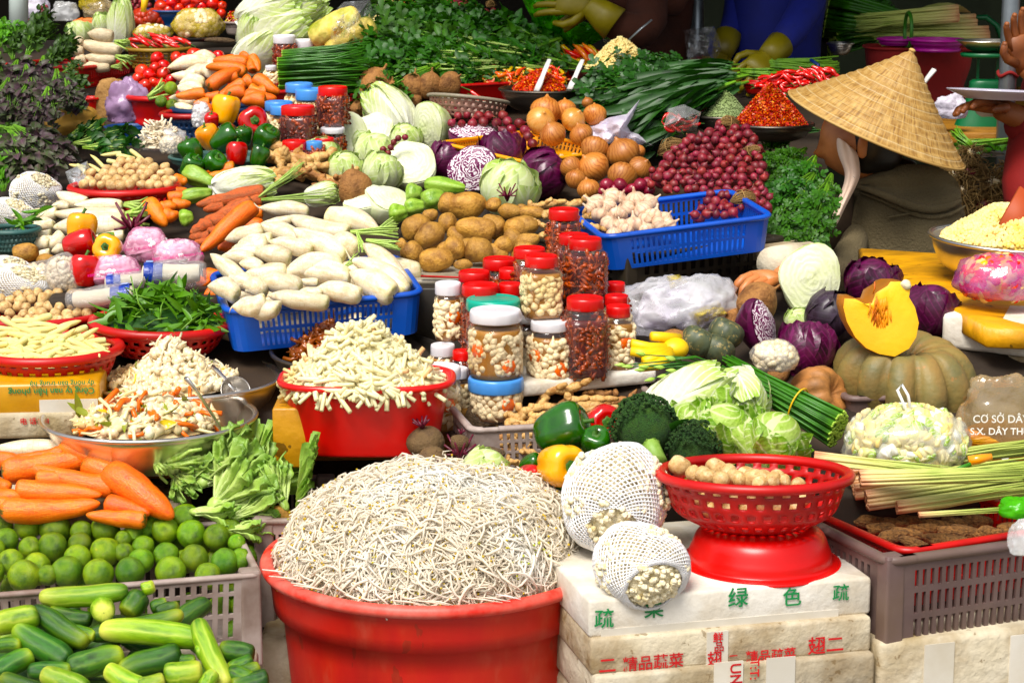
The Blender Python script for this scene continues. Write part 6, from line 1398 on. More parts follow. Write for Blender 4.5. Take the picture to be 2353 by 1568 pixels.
pinkbag(262, 625, 120, 76, 4.72, 7, 'pink printed packet of white mushrooms, lower left one')
def enoki(x1, y1, x2, y2, w, Z, label, side=0):
    a = P(x1, y1, Z); b_ = P(x2, y2, Z-.01); W = w*Z/F; t = bpy.data.objects.new('enoki_packet', None); COL.objects.link(t); t.matrix_local = axis_M(a, b_, W, roll=0); tag(t, label, 'enoki mushrooms')
    r = random.Random(int(x1)); st = [tube([(-.5, u*.3, v*.2), (0, u*.38, v*.26), (.42, u*.44, v*.3)], [.02, .02, .02], 4) for u, v in ((r.uniform(-1, 1), r.uniform(-.6, 1)) for _ in range(60))]
    # lengths are scaled by the packet, so draw rods as thin boxes
    ob('stems', mesh('enoki', cat_([stickg([(-.5, .42), (-.3, .47), (.3, .47), (.46, .5), (.5, .3)], 20, 12, noise_=.12).x(scM(.98, .95, .75))]), M_['enoki']), t)
    ob('wrapper', mesh('wrapper', stickg([(-.5, .44), (-.2, .5), (.1, .5), (.3, .48)], 24, 10, noise_=.06).x(T((.33 if side == 0 else -.35, 0, 0)) @ scM(.4, 1.06, .86)), M_['wrap_blue']), t)
    ob('printed_label', mesh('label', box(.30 if side == 0 else -.4, -.2, .44, .42 if side == 0 else -.28, .12, .456), M_['label_blue'], smooth=False), t)
    ob('film', mesh('film', stickg([(-.5, .2), (-.46, .5), (.4, .54), (.5, .3)], 20, 10, noise_=.1).x(T((-.12 if side == 0 else .12, 0, 0)) @ scM(.9, 1.08, .9)), M_['clear_bag']), t)
enoki(460, 628, 325, 628, 62, 4.66, 'enoki mushroom packet with dark blue wrapper at its left end')
enoki(345, 640, 240, 652, 46, 4.68, 'flat enoki packet with blue and white label under the pink packets')
enoki(170, 690, 310, 672, 54, 4.6, 'enoki mushroom packet lying on the basket rims, blue end to the right')
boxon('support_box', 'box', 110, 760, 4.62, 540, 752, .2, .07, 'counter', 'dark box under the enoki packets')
# ================================================================ cabbages in the middle
def H_(k, i, x, y, d, rot, label, sq=(1, 1, 1), dz=0, Z=None):
    Z = (Z0(y) if Z is None else Z)+dz; s_ = d*Z/F*(1.1 if 'cabb' in k and y < 520 else 1); return put(K_[k][i % len(K_[k])], T(P(x, y, Z)) @ rotM(*rot) @ scM(s_*sq[0], s_*sq[1], s_*sq[2]), label)
H_('half_cabbage', 0, 797, 312, 94, (-.5, -.2, .5), 'pointed cut cabbage wedge beside the dark pickle jars', (1, 1, 1.08))
H_('napa', 0, 893, 258, 96, (-.3, -.9, -.4), 'pale napa cabbage at the back of the cut cabbages', dz=.05)
H_('half_cabbage', 1, 858, 294, 82, (-.7, 0, -.2), 'cut cabbage with a flat white face below the napa', dz=.02)
H_('half_cabbage', 0, 984, 290, 100, (.1, .2, -.9), 'tall halved cabbage with pointed top beside the red shallots', (1, 1, 1.1))
H_('cabbage', 1, 862, 352, 92, (.3, .3, 1), 'round green cabbage with a few shallots on it')
H_('half_cabbage', 1, 938, 374, 112, (-.75, -.25, .2), 'large halved cabbage showing a broad white cut face')
H_('cabbage', 2, 878, 395, 84, (.3, -.4, 2), 'round cabbage low left of the large halved cabbage')
H_('cabbage', 0, 795, 388, 76, (.4, .4, 0), 'pale cabbage right behind the ginger heap'); H_('cabbage', 1, 745, 352, 70, (.4, .4, 0), 'cabbage peeping out over the ginger heap')
H_('half_cabbage', 0, 893, 458, 104, (-1.1, .3, .3), 'flat cut cabbage lying left of the small chayotes', (1, 1, .9)); H_('half_cabbage', 1, 834, 462, 84, (-1.2, -.2, .2), 'cut cabbage lying above the daikon basket', (1, 1, .8))
H_('cabbage', 2, 1170, 432, 122, (.4, .2, .5), 'white round cabbage below the cut red cabbage')
H_('cabbage', 2, 830, 330, 60, (.4, .2, .5), 'small cabbage between the cut wedges', dz=.1); H_('cabbage', 0, 930, 320, 70, (.4, .2, .5), 'cabbage behind the large halved cabbage', dz=.15)
H_('napa', 2, 562, 420, 74, (0, 1.5, .1), 'long white napa cabbage on the muddy carrots', (1, 1, 1.25)); H_('napa', 1, 740, 445, 52, (.2, 1.4, .1), 'small pale napa tip under the dry carrot stalks')
H_('half_red', 0, 1089, 388, 112, (-.15, .35, -.25), 'cut red cabbage with swirled white and purple face', (1.04, 1, .98), dz=-.06)
H_('half_red', 1, 1087, 304, 116, (-1.35, 0, .2), 'red cabbage half lying with its cut face upwards', (1, 1, .9))
H_('red_cabbage', 0, 1026, 366, 80, (.4, .4, 1), 'round purple cabbage left of the cut red cabbage', dz=.03); H_('red_cabbage', 1, 1150, 352, 100, (.4, .1, 3), 'round purple cabbage right behind the cut one')
H_('red_cabbage', 2, 1246, 398, 104, (.3, 1.0, .2), 'round purple cabbage beside the brown onions')
put(K_['beet_tuft'][0], T(P(1165, 462, 5.14)) @ scM(.055), 'purple beet stems in front of the white round cabbage')
SH = fillp([(845,380),(880,340),(915,310),(935,305),(930,320),(895,350),(860,385)], 15, 12, .2)
o_ = [at_ball(K_['shallot'], x, y, 17, 5.62) for x, y in SH]
for o in o_: tag(o, 'tiny red shallot lying on the round cabbage', group='tiny shallots on the cabbage')
# shallots and onions
S2 = fillp([(1015,262),(1040,248),(1075,262),(1110,250),(1150,262),(1200,280),(1240,300),(1240,335),(1200,335),(1150,300),(1090,285),(1040,285)], 25, 17, .2)
o_ = [at_ball(K_['shallot'] if x < 1075 else K_['red_onion']+K_['shallot'], x, y, 22 if x < 1075 else 27, zlin(245, 6.15, 335, 5.75)(y)) for x, y in S2]
for o in o_: tag(o, 'pinkish red shallot in front of the brown sieve', group='pink shallots before the sieve')
ON = conv(2, 0, [(330,930,265),(490,920,195),(740,960,200),(390,1120,225),(630,1130,205),(680,860,100)]); ONP = conv(2, 0, [(290,1010,245),(560,1000,215)])
oz = zlin(245, 5.95, 430, 5.35)
def on_pile(L_, k_, desc, where, grp):
    out = [(at_ball(K_[k_], x, y, d, oz(y), rot=(rnd.uniform(-.9, .5), rnd.uniform(-.8, .8), rnd.uniform(0, 6))), x, y) for x, y, d in L_]; label_pile(out, desc, where, grp)
on_pile(ON, 'onion', 'brown onion', 'behind the yellow tray', 'brown onions behind the yellow tray'); on_pile(ONP, 'onion_pale', 'pale golden onion', 'behind the yellow tray', 'pale onions behind the yellow tray')
on_pile(conv(2, 0, [(740,1250,245),(730,1400,275),(980,1285,290),(970,1475,255),(1120,1410,210),(540,1400,190),(580,1500,180),(1100,1270,130)])+conv(2, 1, [(690,215,200)]), 'onion', 'copper brown onion', 'left of the shallot heap', 'onions left of the shallot heap')
t = crate('tray', 'tray', 1216, 400, 5.56, 1400, 372, .3, .03, 'plastic_yellow', 'yellow lattice plastic tray with a few white eggs of garlic', flare=.05, ns=26, nd=16, rows=[(0, 0), (.15, 1), (.5, 0), (.58, 1), (.9, 0), (1, 0)], rim=.007); t.rotation_euler.x = .1
for k, (x, y) in enumerate(((1290,362),(1305,366),(1320,360),(1275,368))): at_ball(K_['mush'], x, y, 17, 5.7, label='small white button in the yellow tray', group='white buttons in the yellow tray')
sheetbag('plastic_bag', [(1345,292),(1400,270),(1440,262),(1470,228),(1456,262),(1440,290),(1470,310),(1500,335),(1450,338),(1400,330),(1365,335),(1350,310)], 5.85, 'bag_milk', 'crumpled white plastic bag lying right of the brown onions', seed=2, depth=.1)
sheetbag('plastic_bag', [(1535,250),(1570,240),(1610,258),(1600,300),(1560,305),(1525,290)], 5.75, 'clear_bag_thick', 'clear plastic bag with red chilies beside the green powder', seed=5, depth=.08)
RB = randsticks([(1530,265),(1600,262),(1600,295),(1530,295)], 16, 10, 34, 9)
pile([r_ for r_ in RB], K_['chili'], 'red chili', 'in the clear bag by the powder', 'chilies in the clear bag', Z=5.78)
# jicamas at the back
for x, y, d, rot, lb in ((860,197,92,(.2,.5,.3),'largest smooth brown jicama with a rooty stalk'),(905,215,62,(.0,-.1,0),'brown jicama with upright stub behind the cut cabbages'),(950,195,60,(.1,.1,1),'round brown jicama in the middle of the row'),(988,196,66,(.1,-.1,2),'tall brown jicama beside the sieve'),(1032,192,62,(.4,.9,0),'rough brown jicama at the right end of the row'),(820,252,44,(1.4,.8,0),'small jicama beside the dark pickle jars'),(955,226,40,(0,.3,1),'little jicama under the middle ones'),(962,250,30,(0,.3,1),'small jicama under the row, near the tall halved cabbage')):
    Z = 6.35; put(K_['yam'][int(x) % 4], T(P(x, y, Z)) @ rotM(*rot) @ scM(d*Z/F), lb)
# sieve
colander('sieve', 'sieve', 1076, 228, 180, 6.15, 46, 'sieve', 'faded pinkish brown sieve tilted behind the shallots', bot=.75, rim=.006, rimm='sieve_rim', tilt=(-.15, .1))
# chilies: red tray, flakes bowl, nut bowl
t = crate('tray', 'tray', 1060, 236, 6.36, 1315, 222, .25, .05, 'plastic_red', 'red plastic tray of small red and yellow chilies', flare=.1, ns=10, nd=8, rows=[(0, 0), (1, 0)], rim=.007); t.rotation_euler.x = .08
CL = randsticks([(1075,165),(1100,150),(1180,148),(1200,165),(1170,172),(1100,185)], 13, 7, 30, 7, -60, 60); pile(CL, K_['chili'], 'thin red chili', 'at the back of the tray', 'thin red chilies in the tray', Z=6.5)
CL = randsticks([(1110,180),(1150,165),(1290,158),(1300,185),(1280,205),(1130,205)], 13, 7, 27, 9, -60, 60, skip=.3); pile(CL, K_['chili_y'], 'yellow chili', 'in the red tray', 'yellow chilies in the tray', Z=6.44)
CL = randsticks([(1110,180),(1150,165),(1290,158),(1300,185),(1280,205),(1130,205)], 14, 8, 27, 9, -60, 60, skip=.2); pile(CL, K_['chili_o'], 'orange chili', 'in the red tray', 'orange chilies in the tray', Z=6.43)
bowl('tray', 'tray', 1318, 152, 118, 6.75, 34, 'plastic_red', 'red dish of large orange and yellow chilies', bot=.8, sy=.7)
for k_, kk, a in (('chili_o', 'orange', -.1), ('chili', 'red', .2), ('chili_y', 'yellow', 0)):
    CL = randsticks([(1275,150),(1300,125),(1350,112),(1380,125),(1375,150),(1300,158)], 24, 12, 52, 12, 10, 60); pile(CL, K_[k_], f'large {kk} chili', 'in the red dish', f'large {kk} chilies in the dish', Z=6.72)
pile([(1080,208,1158,240,13),(1090,222,1150,246,11)], K_['chili'], 'long red chili', 'in front of the red tray', 'long red chilies before the tray', Z=6.3)
CHIP = grid(np.array([[(-.5, -.35, 0), (.5, -.3, .1)], [(-.45, .35, .1), (.5, .4, 0)]]), wrap=False)
def flakes(name, x, y, R_px, Hpx, Z, label, seed, pw=1.2, dens=1.0):
    s_ = Z/F; heap(name, 'chili flakes', P(x, y, Z), R_px*s_, Hpx*s_, 'flake_red', [(CHIP, 'flake_red', int(1500*dens), .0085, .9), (CHIP, 'chili_o', int(700*dens), .007, .9), (CHIP, 'flake_seed', int(900*dens), .0052, .9)], label, seed=seed, pw=pw, sink=.004)
bowl('steel_bowl', 'bowl', 1248, 205, 192, 6.25, 46, 'steel_dull', 'dull steel bowl of chili flakes with two white spoons', bot=.62)
flakes('chili_flakes', 1238, 206, 62, 46, 6.25, 'mound of red and yellow chili flakes between two white spoons', 3)
def wspoon(x1, y1, x2, y2, Z, label):
    a = P(x1, y1, Z); b_ = P(x2, y2, Z-.04); d = b_-a; o = ob('spoon', mesh('spoon', tube([(0, 0, 0), d*.25, d*.5, d*.8, d], [.007, .009, .008, .011, .01], 8, flat=.4), M_['white_plastic']), M=T(a)); tag(o, label, 'spoon')
wspoon(1262, 137, 1232, 210, 6.2, 'white spoon stuck in the chili flakes, left one'); wspoon(1338, 138, 1308, 206, 6.2, 'white spoon leaning on the bowl rim, right of the chili flakes')
bowl('steel_bowl', 'bowl', 1424, 158, 188, 6.45, 40, 'steel_dull', 'steel bowl of crushed yellow peanuts before the brown shirt', bot=.62)
def nuts(name, x, y, R_px, Hpx, Z, label, seed, n=1500, sz_=.007, pw=1.2, m2='nut'):
    s_ = Z/F; heap(name, 'crushed nuts', P(x, y, Z), R_px*s_, Hpx*s_, 'nut', [(ball(6, 5, ns=.5, nf=2), m2, n, sz_, .9), (ball(6, 5, ns=.5, nf=2), 'nut_brown', n//4, sz_, .9)], label, seed=seed, pw=pw, sink=.004)
nuts('crushed_nuts', 1424, 158, 82, 72, 6.45, 'tall mound of crushed pale yellow nuts in the back bowl', 5)
a = ob('spoon', mesh('spoon', tube([P(1440, 96, 6.45), P(1470, 68, 6.45), P(1497, 46, 6.45)], [.006, .009, .007], 8, flat=.35), M_['zinc'])); tag(a, 'flat metal spoon handle sticking out of the nut mound', 'spoon')
bowl('steel_bowl', 'bowl', 1368, 160, 120, 6.6, 36, 'steel_dull', 'small dark bowl half behind the nut bowl', bot=.6)
bowl('steel_bowl', 'bowl', 1662, 266, 124, 5.95, 36, 'steel_dull', 'small steel bowl of grey green spice powder', bot=.6)
heap('spice_powder', 'spice powder', P(1665, 266, 5.95), .066, .07, 'greenpowder', [(ball(5, 4, ns=.5), 'greenpowder', 900, .0035, .9)], 'mound of grey green spice powder next to the chili flakes', pw=1.1, sink=.003)
bowl('steel_bowl', 'bowl', 1775, 285, 176, 5.75, 34, 'steel_dull', 'steel bowl of chili flakes beside the straw hat', bot=.62)
flakes('chili_flakes', 1770, 288, 84, 94, 5.75, 'large mound of red chili flakes half behind the straw hat', 7, dens=1.8)
CL = randsticks([(1740,200),(1760,172),(1830,165),(1900,158),(1930,175),(1870,200),(1790,215)], 13, 7, 40, 10, -30, 50); pile(CL, K_['chili'], 'red chili', 'behind the straw hat brim', 'red chilies behind the straw hat', Z=6.1)
pile([(1545,250,1640,222,22),(1560,262,1655,236,20),(1550,240,1620,232,16)], K_['chili'], 'large glossy red chili', 'beside the sawtooth herb', 'large red chilies by the powder', Z=6.0)
bowl('tray', 'tray', 1740, 190, 60, 6.3, 24, 'plastic_red', 'red plastic bowl edge behind the chili flakes', bot=.7)
# ================================================================ herbs
def B(k, L_, label, group, roll=0.2, **kw):
    out = []
    for q in L_:
        x, y, x2, y2 = q[:4]; out.append((at_bunch(K_[k], x, y, x2, y2, fat=q[4] if len(q) > 4 else 1, Z=q[5] if len(q) > 5 else None, roll=rnd.uniform(-roll, roll), **kw), (x+x2)/2, (y+y2)/2))
    label_pile(out, label, '', group)
    for o, a, b_ in out: o['label'] = o['label'].replace(' , ', ', ')
# big parsley / coriander heap at the top centre
B('b_pars', [(1150,115,900,85,1.1,6.85),(1140,100,960,45,1.1,7.0),(1120,135,870,130,1.1,6.7),(1100,150,830,165,1,6.6),(1090,160,845,205,1,6.5),(1010,150,840,250,.9,6.42),(1180,110,1000,70,1.1,6.95),(1130,120,930,160,1,6.62),(1060,90,860,60,1,7.0),(1200,100,1060,50,1.1,7.0)], 'flat leaved parsley bunch at top centre', 'parsley bunches at the top centre')
B('b_small', [(1220,180,1000,140,1,6.62),(1200,150,990,175,1,6.55),(1250,160,1060,190,1,6.5),(1150,170,960,195,.9,6.48),(1300,150,1090,150,1,6.6),(1180,130,1010,120,1,6.75)], 'small leaved green herb bunch beside parsley', 'small leaved herb bunches')
B('b_mint', [(1330,150,1150,110,1,6.7),(1320,130,1170,85,1,6.85),(1350,160,1200,150,.9,6.6),(1300,110,1130,70,1,6.95),(1290,90,1180,150,1,6.7)], 'broad leaved mint bunch left of yellow gloves', 'mint bunches left of the gloves')
B('b_parsd', [(1560,185,1370,200,.9,6.2),(1530,200,1350,240,.9,6.15),(1560,160,1420,160,.9,6.35),(1500,210,1370,260,.8,6.1),(1580,175,1440,190,.9,6.25),(1600,150,1480,150,.8,6.4)], 'dark celery leaf bunch before the nut bowl', 'celery leaf bunches before the nut bowl')
B('b_saw', [(1720,175,1480,235,.8,6.05),(1700,160,1520,180,.8,6.25),(1690,190,1470,280,.8,5.95),(1720,190,1520,250,.8,5.98),(1700,150,1560,160,.8,6.3),(1700,170,1450,215,.7,6.1)], 'long leaved sawtooth herb bunch mid right', 'sawtooth herb bunches')
B('b_parsd', [(1560,310,1440,290,.8,5.9),(1580,240,1470,300,.8,5.95)], 'drooping dark leaf bunch by the clear chili bag', 'drooping dark bunches')
at_stick(K_['beans'], 640, 175, 850, 165, 210, 6.35, label='large bundle of long green chives with pale cut ends'); at_stick(K_['beans'], 650, 150, 860, 135, 180, 6.5, label='second bundle of long green chives behind the large one')
crate('plastic_crate', 'crate', 640, 252, 6.3, 840, 240, .3, .05, 'plastic_red', 'dark red crate under the chive bundles', ns=10, nd=8)
at_stick(K_['scallion'], 1735, 145, 1930, 158, 190, 6.7, label='scallion bundle tied with blue ribbon behind the chilies'); at_stick(K_['scallion'], 1700, 165, 1800, 175, 150, 6.5, label='short scallion bundle with white roots at the sawtooth herb')
ob('ribbon', mesh('ribbon', tube([P(1862, 138, 6.62), P(1880, 150, 6.6), P(1872, 175, 6.6)], .006, 6), M_['ribbon'])); tag(bpy.data.objects['ribbon'], 'blue ribbon knotted around the scallion bundle', 'ribbon')
# big bright parsley mass left of the hat
B('b_cori', [(1832,320,1752,330,1,5.75),(1852,340,1782,400,1,5.6),(1852,380,1772,450,1,5.45),(1860,400,1792,520,.9,5.3),(1872,360,1812,470,1,5.4),(1900,420,1842,560,.9,5.2),(1822,300,1782,350,.9,5.8),(1910,400,1872,500,.9,5.3),(1848,440,1792,560,.8,5.2)], 'fresh coriander bunch left of the vendor', 'coriander bunches left of the vendor')
B('b_saw', [(1892,300,1812,300,.7,5.85)], 'long green leaves right under the hat brim', 'g')
B('b_cori', [(1870,400,1782,490,1,5.28),(1893,470,1832,585,.9,5.15),(1832,350,1762,380,1,5.6)], 'low coriander bunch beside the blue basket', 'low coriander bunches')
boxon('foam_box', 'box', 1752, 650, 5.0, 1880, 640, .4, .085, 'styro_dirty', 'grimy foam box under the coriander')
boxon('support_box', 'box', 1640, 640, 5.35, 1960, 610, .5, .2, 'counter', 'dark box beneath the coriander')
# perilla at the left
B('b_perilla', [(60,130,110,60,1.1,6.6),(110,150,170,90,1,6.6),(30,140,20,80,1,6.6),(140,170,185,150,1,6.4),(90,120,60,70,1,6.7),(60,100,110,35,1,6.9),(100,200,195,200,1,6.2),(120,240,190,250,.9,6.1),(100,160,160,110,1,6.5)], 'green leafy bunch', 'green bunches in the upper left heap')
for o in [o for o in COL.objects if o.get('group') == 'green bunches in the upper left heap']: o['label'] = o['label'].replace('bunch', 'bunch atop the purple leaves', 1)
B('b_perilla_p', [(70,120,30,190,1.1,6.2),(100,130,90,210,1,6.15),(40,140,10,230,1.1,6.1),(130,160,140,250,1,6.05),(70,180,50,280,1,5.95),(20,180,-10,270,1,5.95),(110,200,100,280,1,5.9),(150,180,175,240,.9,6.0),(60,150,70,230,1,6.0),(0,120,-20,200,1,6.2)], 'purple leaved perilla bunch', 'purple perilla bunches in the upper left heap')
for o in [o for o in COL.objects if o.get('group') == 'purple perilla bunches in the upper left heap']: o['label'] = o['label'].replace('bunch', 'bunch in the big heap', 1)
B('b_light', [(30,120,20,60,1,6.7),(0,110,10,70,1,6.6),(20,400,5,340,1,5.7),(10,440,15,380,1,5.5),(25,420,10,400,1,5.5)], 'bright green leaf lettuce bunch at left edge', 'light green bunches at the left')
B('b_perilla_p', [(10,295,110,330,1,5.75),(30,290,130,370,1,5.65),(20,300,80,400,1,5.6),(60,330,140,390,.9,5.6),(-20,310,60,390,1,5.6)], 'dark purple bunch above the netted fruit', 'dark purple bunches mid left')
B('b_perilla', [(0,290,90,300,1,5.9),(-10,290,60,320,1,5.85)], 'green bunch with long stems lying at left edge', 'green bunches with long stems')
B('b_sweet', [(150,350,240,300,1,5.95),(170,330,290,320,1,5.9),(160,310,220,290,1,6.0),(190,340,300,345,1,5.8),(140,330,190,310,1,5.95)], 'sweet potato leaf bunch above the baby corn', 'sweet potato leaf bunches')
# ================================================================ peppers group upper left
bowl('tray', 'tray', 520, 360, 250, 5.75, 34, 'plastic_teal', 'pale blue grey tray under the pepper group', bot=.85, sy=.8)
for c, x, y, d, rot, lb in (('y',1885,920,260,(-.1,.2,.3),'big yellow bell pepper, topmost of the group'),('r',2120,1015,285,(1.3,1.0,0),'big red bell pepper beside the dark pickle jar'),('r',1770,1010,140,(.3,0,0),'dark red bell pepper half behind the topmost yellow one'),('o',1750,1150,220,(.2,-.4,0),'orange bell pepper left of the large green one'),('g',1885,1165,270,(.3,.9,.4),'large dark green bell pepper in the middle'),('g',2040,1140,170,(.2,0,0),'green bell pepper behind the small red one'),('r',1980,1285,205,(-.2,.1,.4),'small upright red bell pepper at the front of the group'),('g',1600,1265,215,(.1,-.4,0),'green bell pepper at the left end, upper one'),('g',1600,1395,215,(.3,.5,0),'green bell pepper at the left end, lower one'),('g',1790,1375,220,(.2,-.8,2),'green bell pepper at the bottom of the group'),('g',2225,1165,240,(.6,.2,.5),'green bell pepper with clear lobes, right end'),('g',2170,1310,190,(.2,.3,1),'green bell pepper beside the ginger heap'),('g',2000,1150,150,(.1,0,0),'green bell pepper tucked under the big red one')):
    Z = 5.75+(1150-y)*.0008; pep(c, cx(0,x), cy(0,y), d*K*.92, Z, rot, lb)
# dark jars in the back
jar(687, 192, 66, 110, 6.0, 'lid_blue', 'white', 'blue lidded jar at the back of the upper jars', lidW=64, lidH=20)
jar(713, 205, 72, 110, 5.95, 'lid_blue', 'white', 'blue lidded jar in front of the other blue lid, upper jars', lidW=70, lidH=24)
jar(764, 200, 80, 92, 5.88, 'lid_red', 'dark', 'red lidded jar of dark pickles, right one of the upper jars', sq=4, lidW=68, lidH=20, yaw=-.2)
jar(640, 234, 66, 110, 5.9, 'lid_blue', 'white', 'blue lidded jar left of the front dark jar, rear', lidW=64, lidH=20); jar(652, 243, 66, 110, 5.85, 'lid_blue', 'white', 'blue lidded jar left of the front dark jar, nearer', lidW=64, lidH=20, carrot=1)
jar(684, 244, 90, 96, 5.78, 'lid_red', 'dark', 'large red lidded jar of dark pickles beside the peppers', sq=4, lidW=78, lidH=20, yaw=-.15)
jar(676, 324, 58, 80, 5.7, 'lid_red', 'dark', 'low red lidded jar under the large dark jar', lidW=56, lidH=20); jar(722, 326, 50, 80, 5.7, 'lid_blue', 'dark', 'low blue lidded jar under the large dark jar', lidW=38, lidH=18)
jar(745, 318, 50, 80, 5.75, 'lid_red', 'dark', 'low red lidded jar beside the cabbage wedge', lidW=46, lidH=18); jar(764, 294, 60, 80, 5.85, 'lid_white', 'dark', 'white rimmed box jar under the right dark jar', lidW=56, lidH=12, sq=4)
jar(714, 2, 44, 70, 6.8, 'lid_white', 'white', 'white lidded jar of pickles with a carrot slice, top centre', lidW=40, lidH=14, carrot=1)
jar(653, 82, 52, 80, 6.6, 'lid_white', 'dark', 'white lidded jar of brown pickles left of the chives', lidW=52, lidH=18)
jar(698, 92, 56, 80, 6.65, 'lid_white', 'white', 'white lidded jar standing above the chives', lidW=54, lidH=20); jar(706, 72, 44, 80, 6.8, 'lid_white', 'white', 'white lidded jar under the top centre jar', lidW=44, lidH=16)
jar(732, 78, 46, 80, 6.75, 'lid_white', 'white', 'white lidded jar beside the bagged pineapple', lidW=44, lidH=18); jar(622, 152, 30, 50, 6.5, 'lid_white', 'white', 'tiny white lidded jar beside the carrots', lidW=26, lidH=10)
# bagged pineapples
for x, y, a, lb in ((770,62,.35,'peeled pineapple in a clear bag, upper one'),(806,86,.4,'cut pineapple piece in a clear bag, lower one')):
    g = rev([(.001, -.5), (.24, -.47), (.34, -.3), (.36, 0), (.34, .3), (.24, .46), (.001, .5)], 28, 24, lobe=lambda p, t: 1+.06*math.sin(p*8+t*26)).x(T(P(x, y, 6.62)) @ rotM(.1, 1.1, 0) @ scM(.115, .13, .17))
    o = ob('pineapple', mesh('pineapple', g, mm('pineapple', ['#E2C658', '#EEDC90', '#9CA23C'], scale=12, rough=.4, bump=.4, bscale=40))); tag(o, lb, 'pineapple')
sheetbag('plastic_bag', [(735,60),(790,5),(850,0),(860,40),(830,90),(800,125),(755,110)], 6.6, 'clear_bag', 'clear plastic bag around the pineapples', seed=8, depth=.12)
# napa cabbages top centre-left
for k, (x, y, d, rot, lb) in enumerate(((625,22,100,(.3,1.3,0),'large napa cabbage cut by the top edge'),(640,65,110,(.4,1.25,.1),'large wrinkled napa cabbage in the middle of the stack'),(600,110,95,(.3,.9,.2),'napa cabbage at the bottom of the stack above the carrots'),(680,20,80,(.3,1.4,.1),'napa cabbage behind the top centre jar'),(575,70,60,(.6,.4,.1),'green leafy napa end on the left of the stack'))):
    H_('napa', k, x, y, d, rot, lb, (1, 1, 1.1), Z=6.75)
# ================================================================ tub of tomatoes, radishes and carrots
colander('tub', 'tub', 372, 222, 150, 6.25, 64, 'plastic_red', 'worn red plastic tub under the tomatoes and radishes', bot=.8, solid_=True, rim=.01); colander('tub', 'tub', 440, 262, 130, 6.0, 60, 'plastic_navy', 'dark blue slotted tub under the radishes and carrots', bot=.85, rim=.009, rimm='plastic_red')
colander('tub', 'tub', 490, 250, 180, 6.1, 60, 'plastic_navy', 'dark tub hidden under the carrots', bot=.85, rim=.009)
TM = conv(0, 0, [(1315,495,125),(1370,560,115),(1480,490,115),(1190,600,125),(1250,630,125),(1370,625,125),(1160,665,115),(1215,720,120),(1350,715,115),(1290,690,95),(1630,470,140),(1740,475,110),(1825,480,115),(1940,490,80),(1300,575,110),(1430,670,95),(1540,500,110)])
pile(TM, K_['tomato'], 'ripe red tomato', 'in the upper left tub', 'tomatoes in the upper left tub', Z=zlin(125, 6.65, 200, 6.3))
RD = conv(0, 0, [(1760,530,1400,570,125),(1800,520,1600,470,110),(1640,610,1430,630,90),(1780,600,1540,610,130),(1830,650,1660,590,120),(1720,700,1500,700,110),(1700,740,1460,740,90),(1620,770,1480,740,80),(1620,850,1410,815,90),(1620,930,1460,870,90),(1640,880,1480,850,80),(1820,560,1640,520,120)])
pile(RD, K_['daikon'], 'small white radish', 'between tomatoes and carrots', 'small radishes beside the tomatoes', Z=zlin(130, 6.5, 255, 6.05))
CT = conv(0, 0, [(2080,530,1780,510,100),(2070,610,1720,560,100),(1740,740,2015,575,115),(1720,780,1470,810,90),(2040,690,1770,850,110),(2120,600,2110,480,75),(1760,860,1620,870,90),(1780,920,1640,940,95),(2060,780,1870,800,110),(2230,850,2020,850,120),(1840,800,1710,800,80),(2000,640,1790,660,100),(2080,480,2010,520,110),(2230,760,2070,790,110)])+conv(1, 0, [(30,660,225,780,115),(10,700,-90,720,120),(-20,750,120,800,100),(0,470,60,600,80),(-60,800,210,830,115)])
pile(CT, K_['carrot'], 'orange carrot', 'in the upper left tub', 'carrots in the upper left tub', Z=zlin(125, 6.45, 240, 5.98))
LM = conv(0, 0, [(1430,740,115),(1350,850,100),(1440,880,105)]); pile(LM, K_['lime'], 'green lime', 'under the small radishes', 'limes under the small radishes', Z=6.1)
at_stick(K_['greens'], cx(0,1240), cy(0,820), cx(0,1400), cy(0,740), 80, 6.15, label='cut green stalks between the tomatoes and limes')
bagp = ballsbag(462, 268, 44, 70, 5.9, 120, 'foam', 'pink white packet leaning against the carrots', seed=9, d=.012, name='packet', cat='packet')
# further back left
t = crate('basket', 'basket', 196, 205, 6.75, 316, 190, .3, .065, 'plastic_red', 'bright red slotted basket under the back daikons', ns=18, nd=10, rows=[(0, 0), (.15, 1), (.4, 0), (.5, 1), (.8, 0), (1, 0)])
DG = conv(0, 0, [(950,310,730,280,110),(1020,420,640,350,115),(960,430,715,410,85),(975,490,700,470,100),(925,560,690,550,95),(700,430,600,420,80),(720,500,620,500,80),(700,350,600,340,80)])
pile(DG, K_['daikon_grey'], 'greyish daikon', 'in the bright red basket', 'daikons in the bright red basket', Z=6.8)
for k, q in enumerate(conv(0, 0, [(960,350,1090,380,100),(970,470,1110,520,120),(930,560,1030,560,60)])): at_stick(K_['greens'], q[0], q[1], q[2], q[3], q[4]*2, 6.75, label=['upper green stalks of the back daikons', 'middle green stalks of the back daikons', 'lowest green stalks of the back daikons'][k])
colander('basket', 'basket', 365, 112, 140, 6.95, 46, 'plastic_tan', 'tan lattice basket of long red chilies', bot=.8, big=True, nu=84, rim=.008)
CL = randsticks([(300,98),(330,80),(370,82),(425,92),(428,106),(360,112),(310,108)], 15, 8, 44, 10, 5, 40); pile(CL, K_['chili'], 'long red chili', 'in the tan basket', 'long red chilies in the tan basket', Z=6.95)
def netbag(x, y, W, H, Z, n, m_, f_, label, seed, d): return ballsbag(x, y, W, H, Z, n, m_, label, film_=f_, seed=seed, d=d, name='net_bag', cat='net bag')
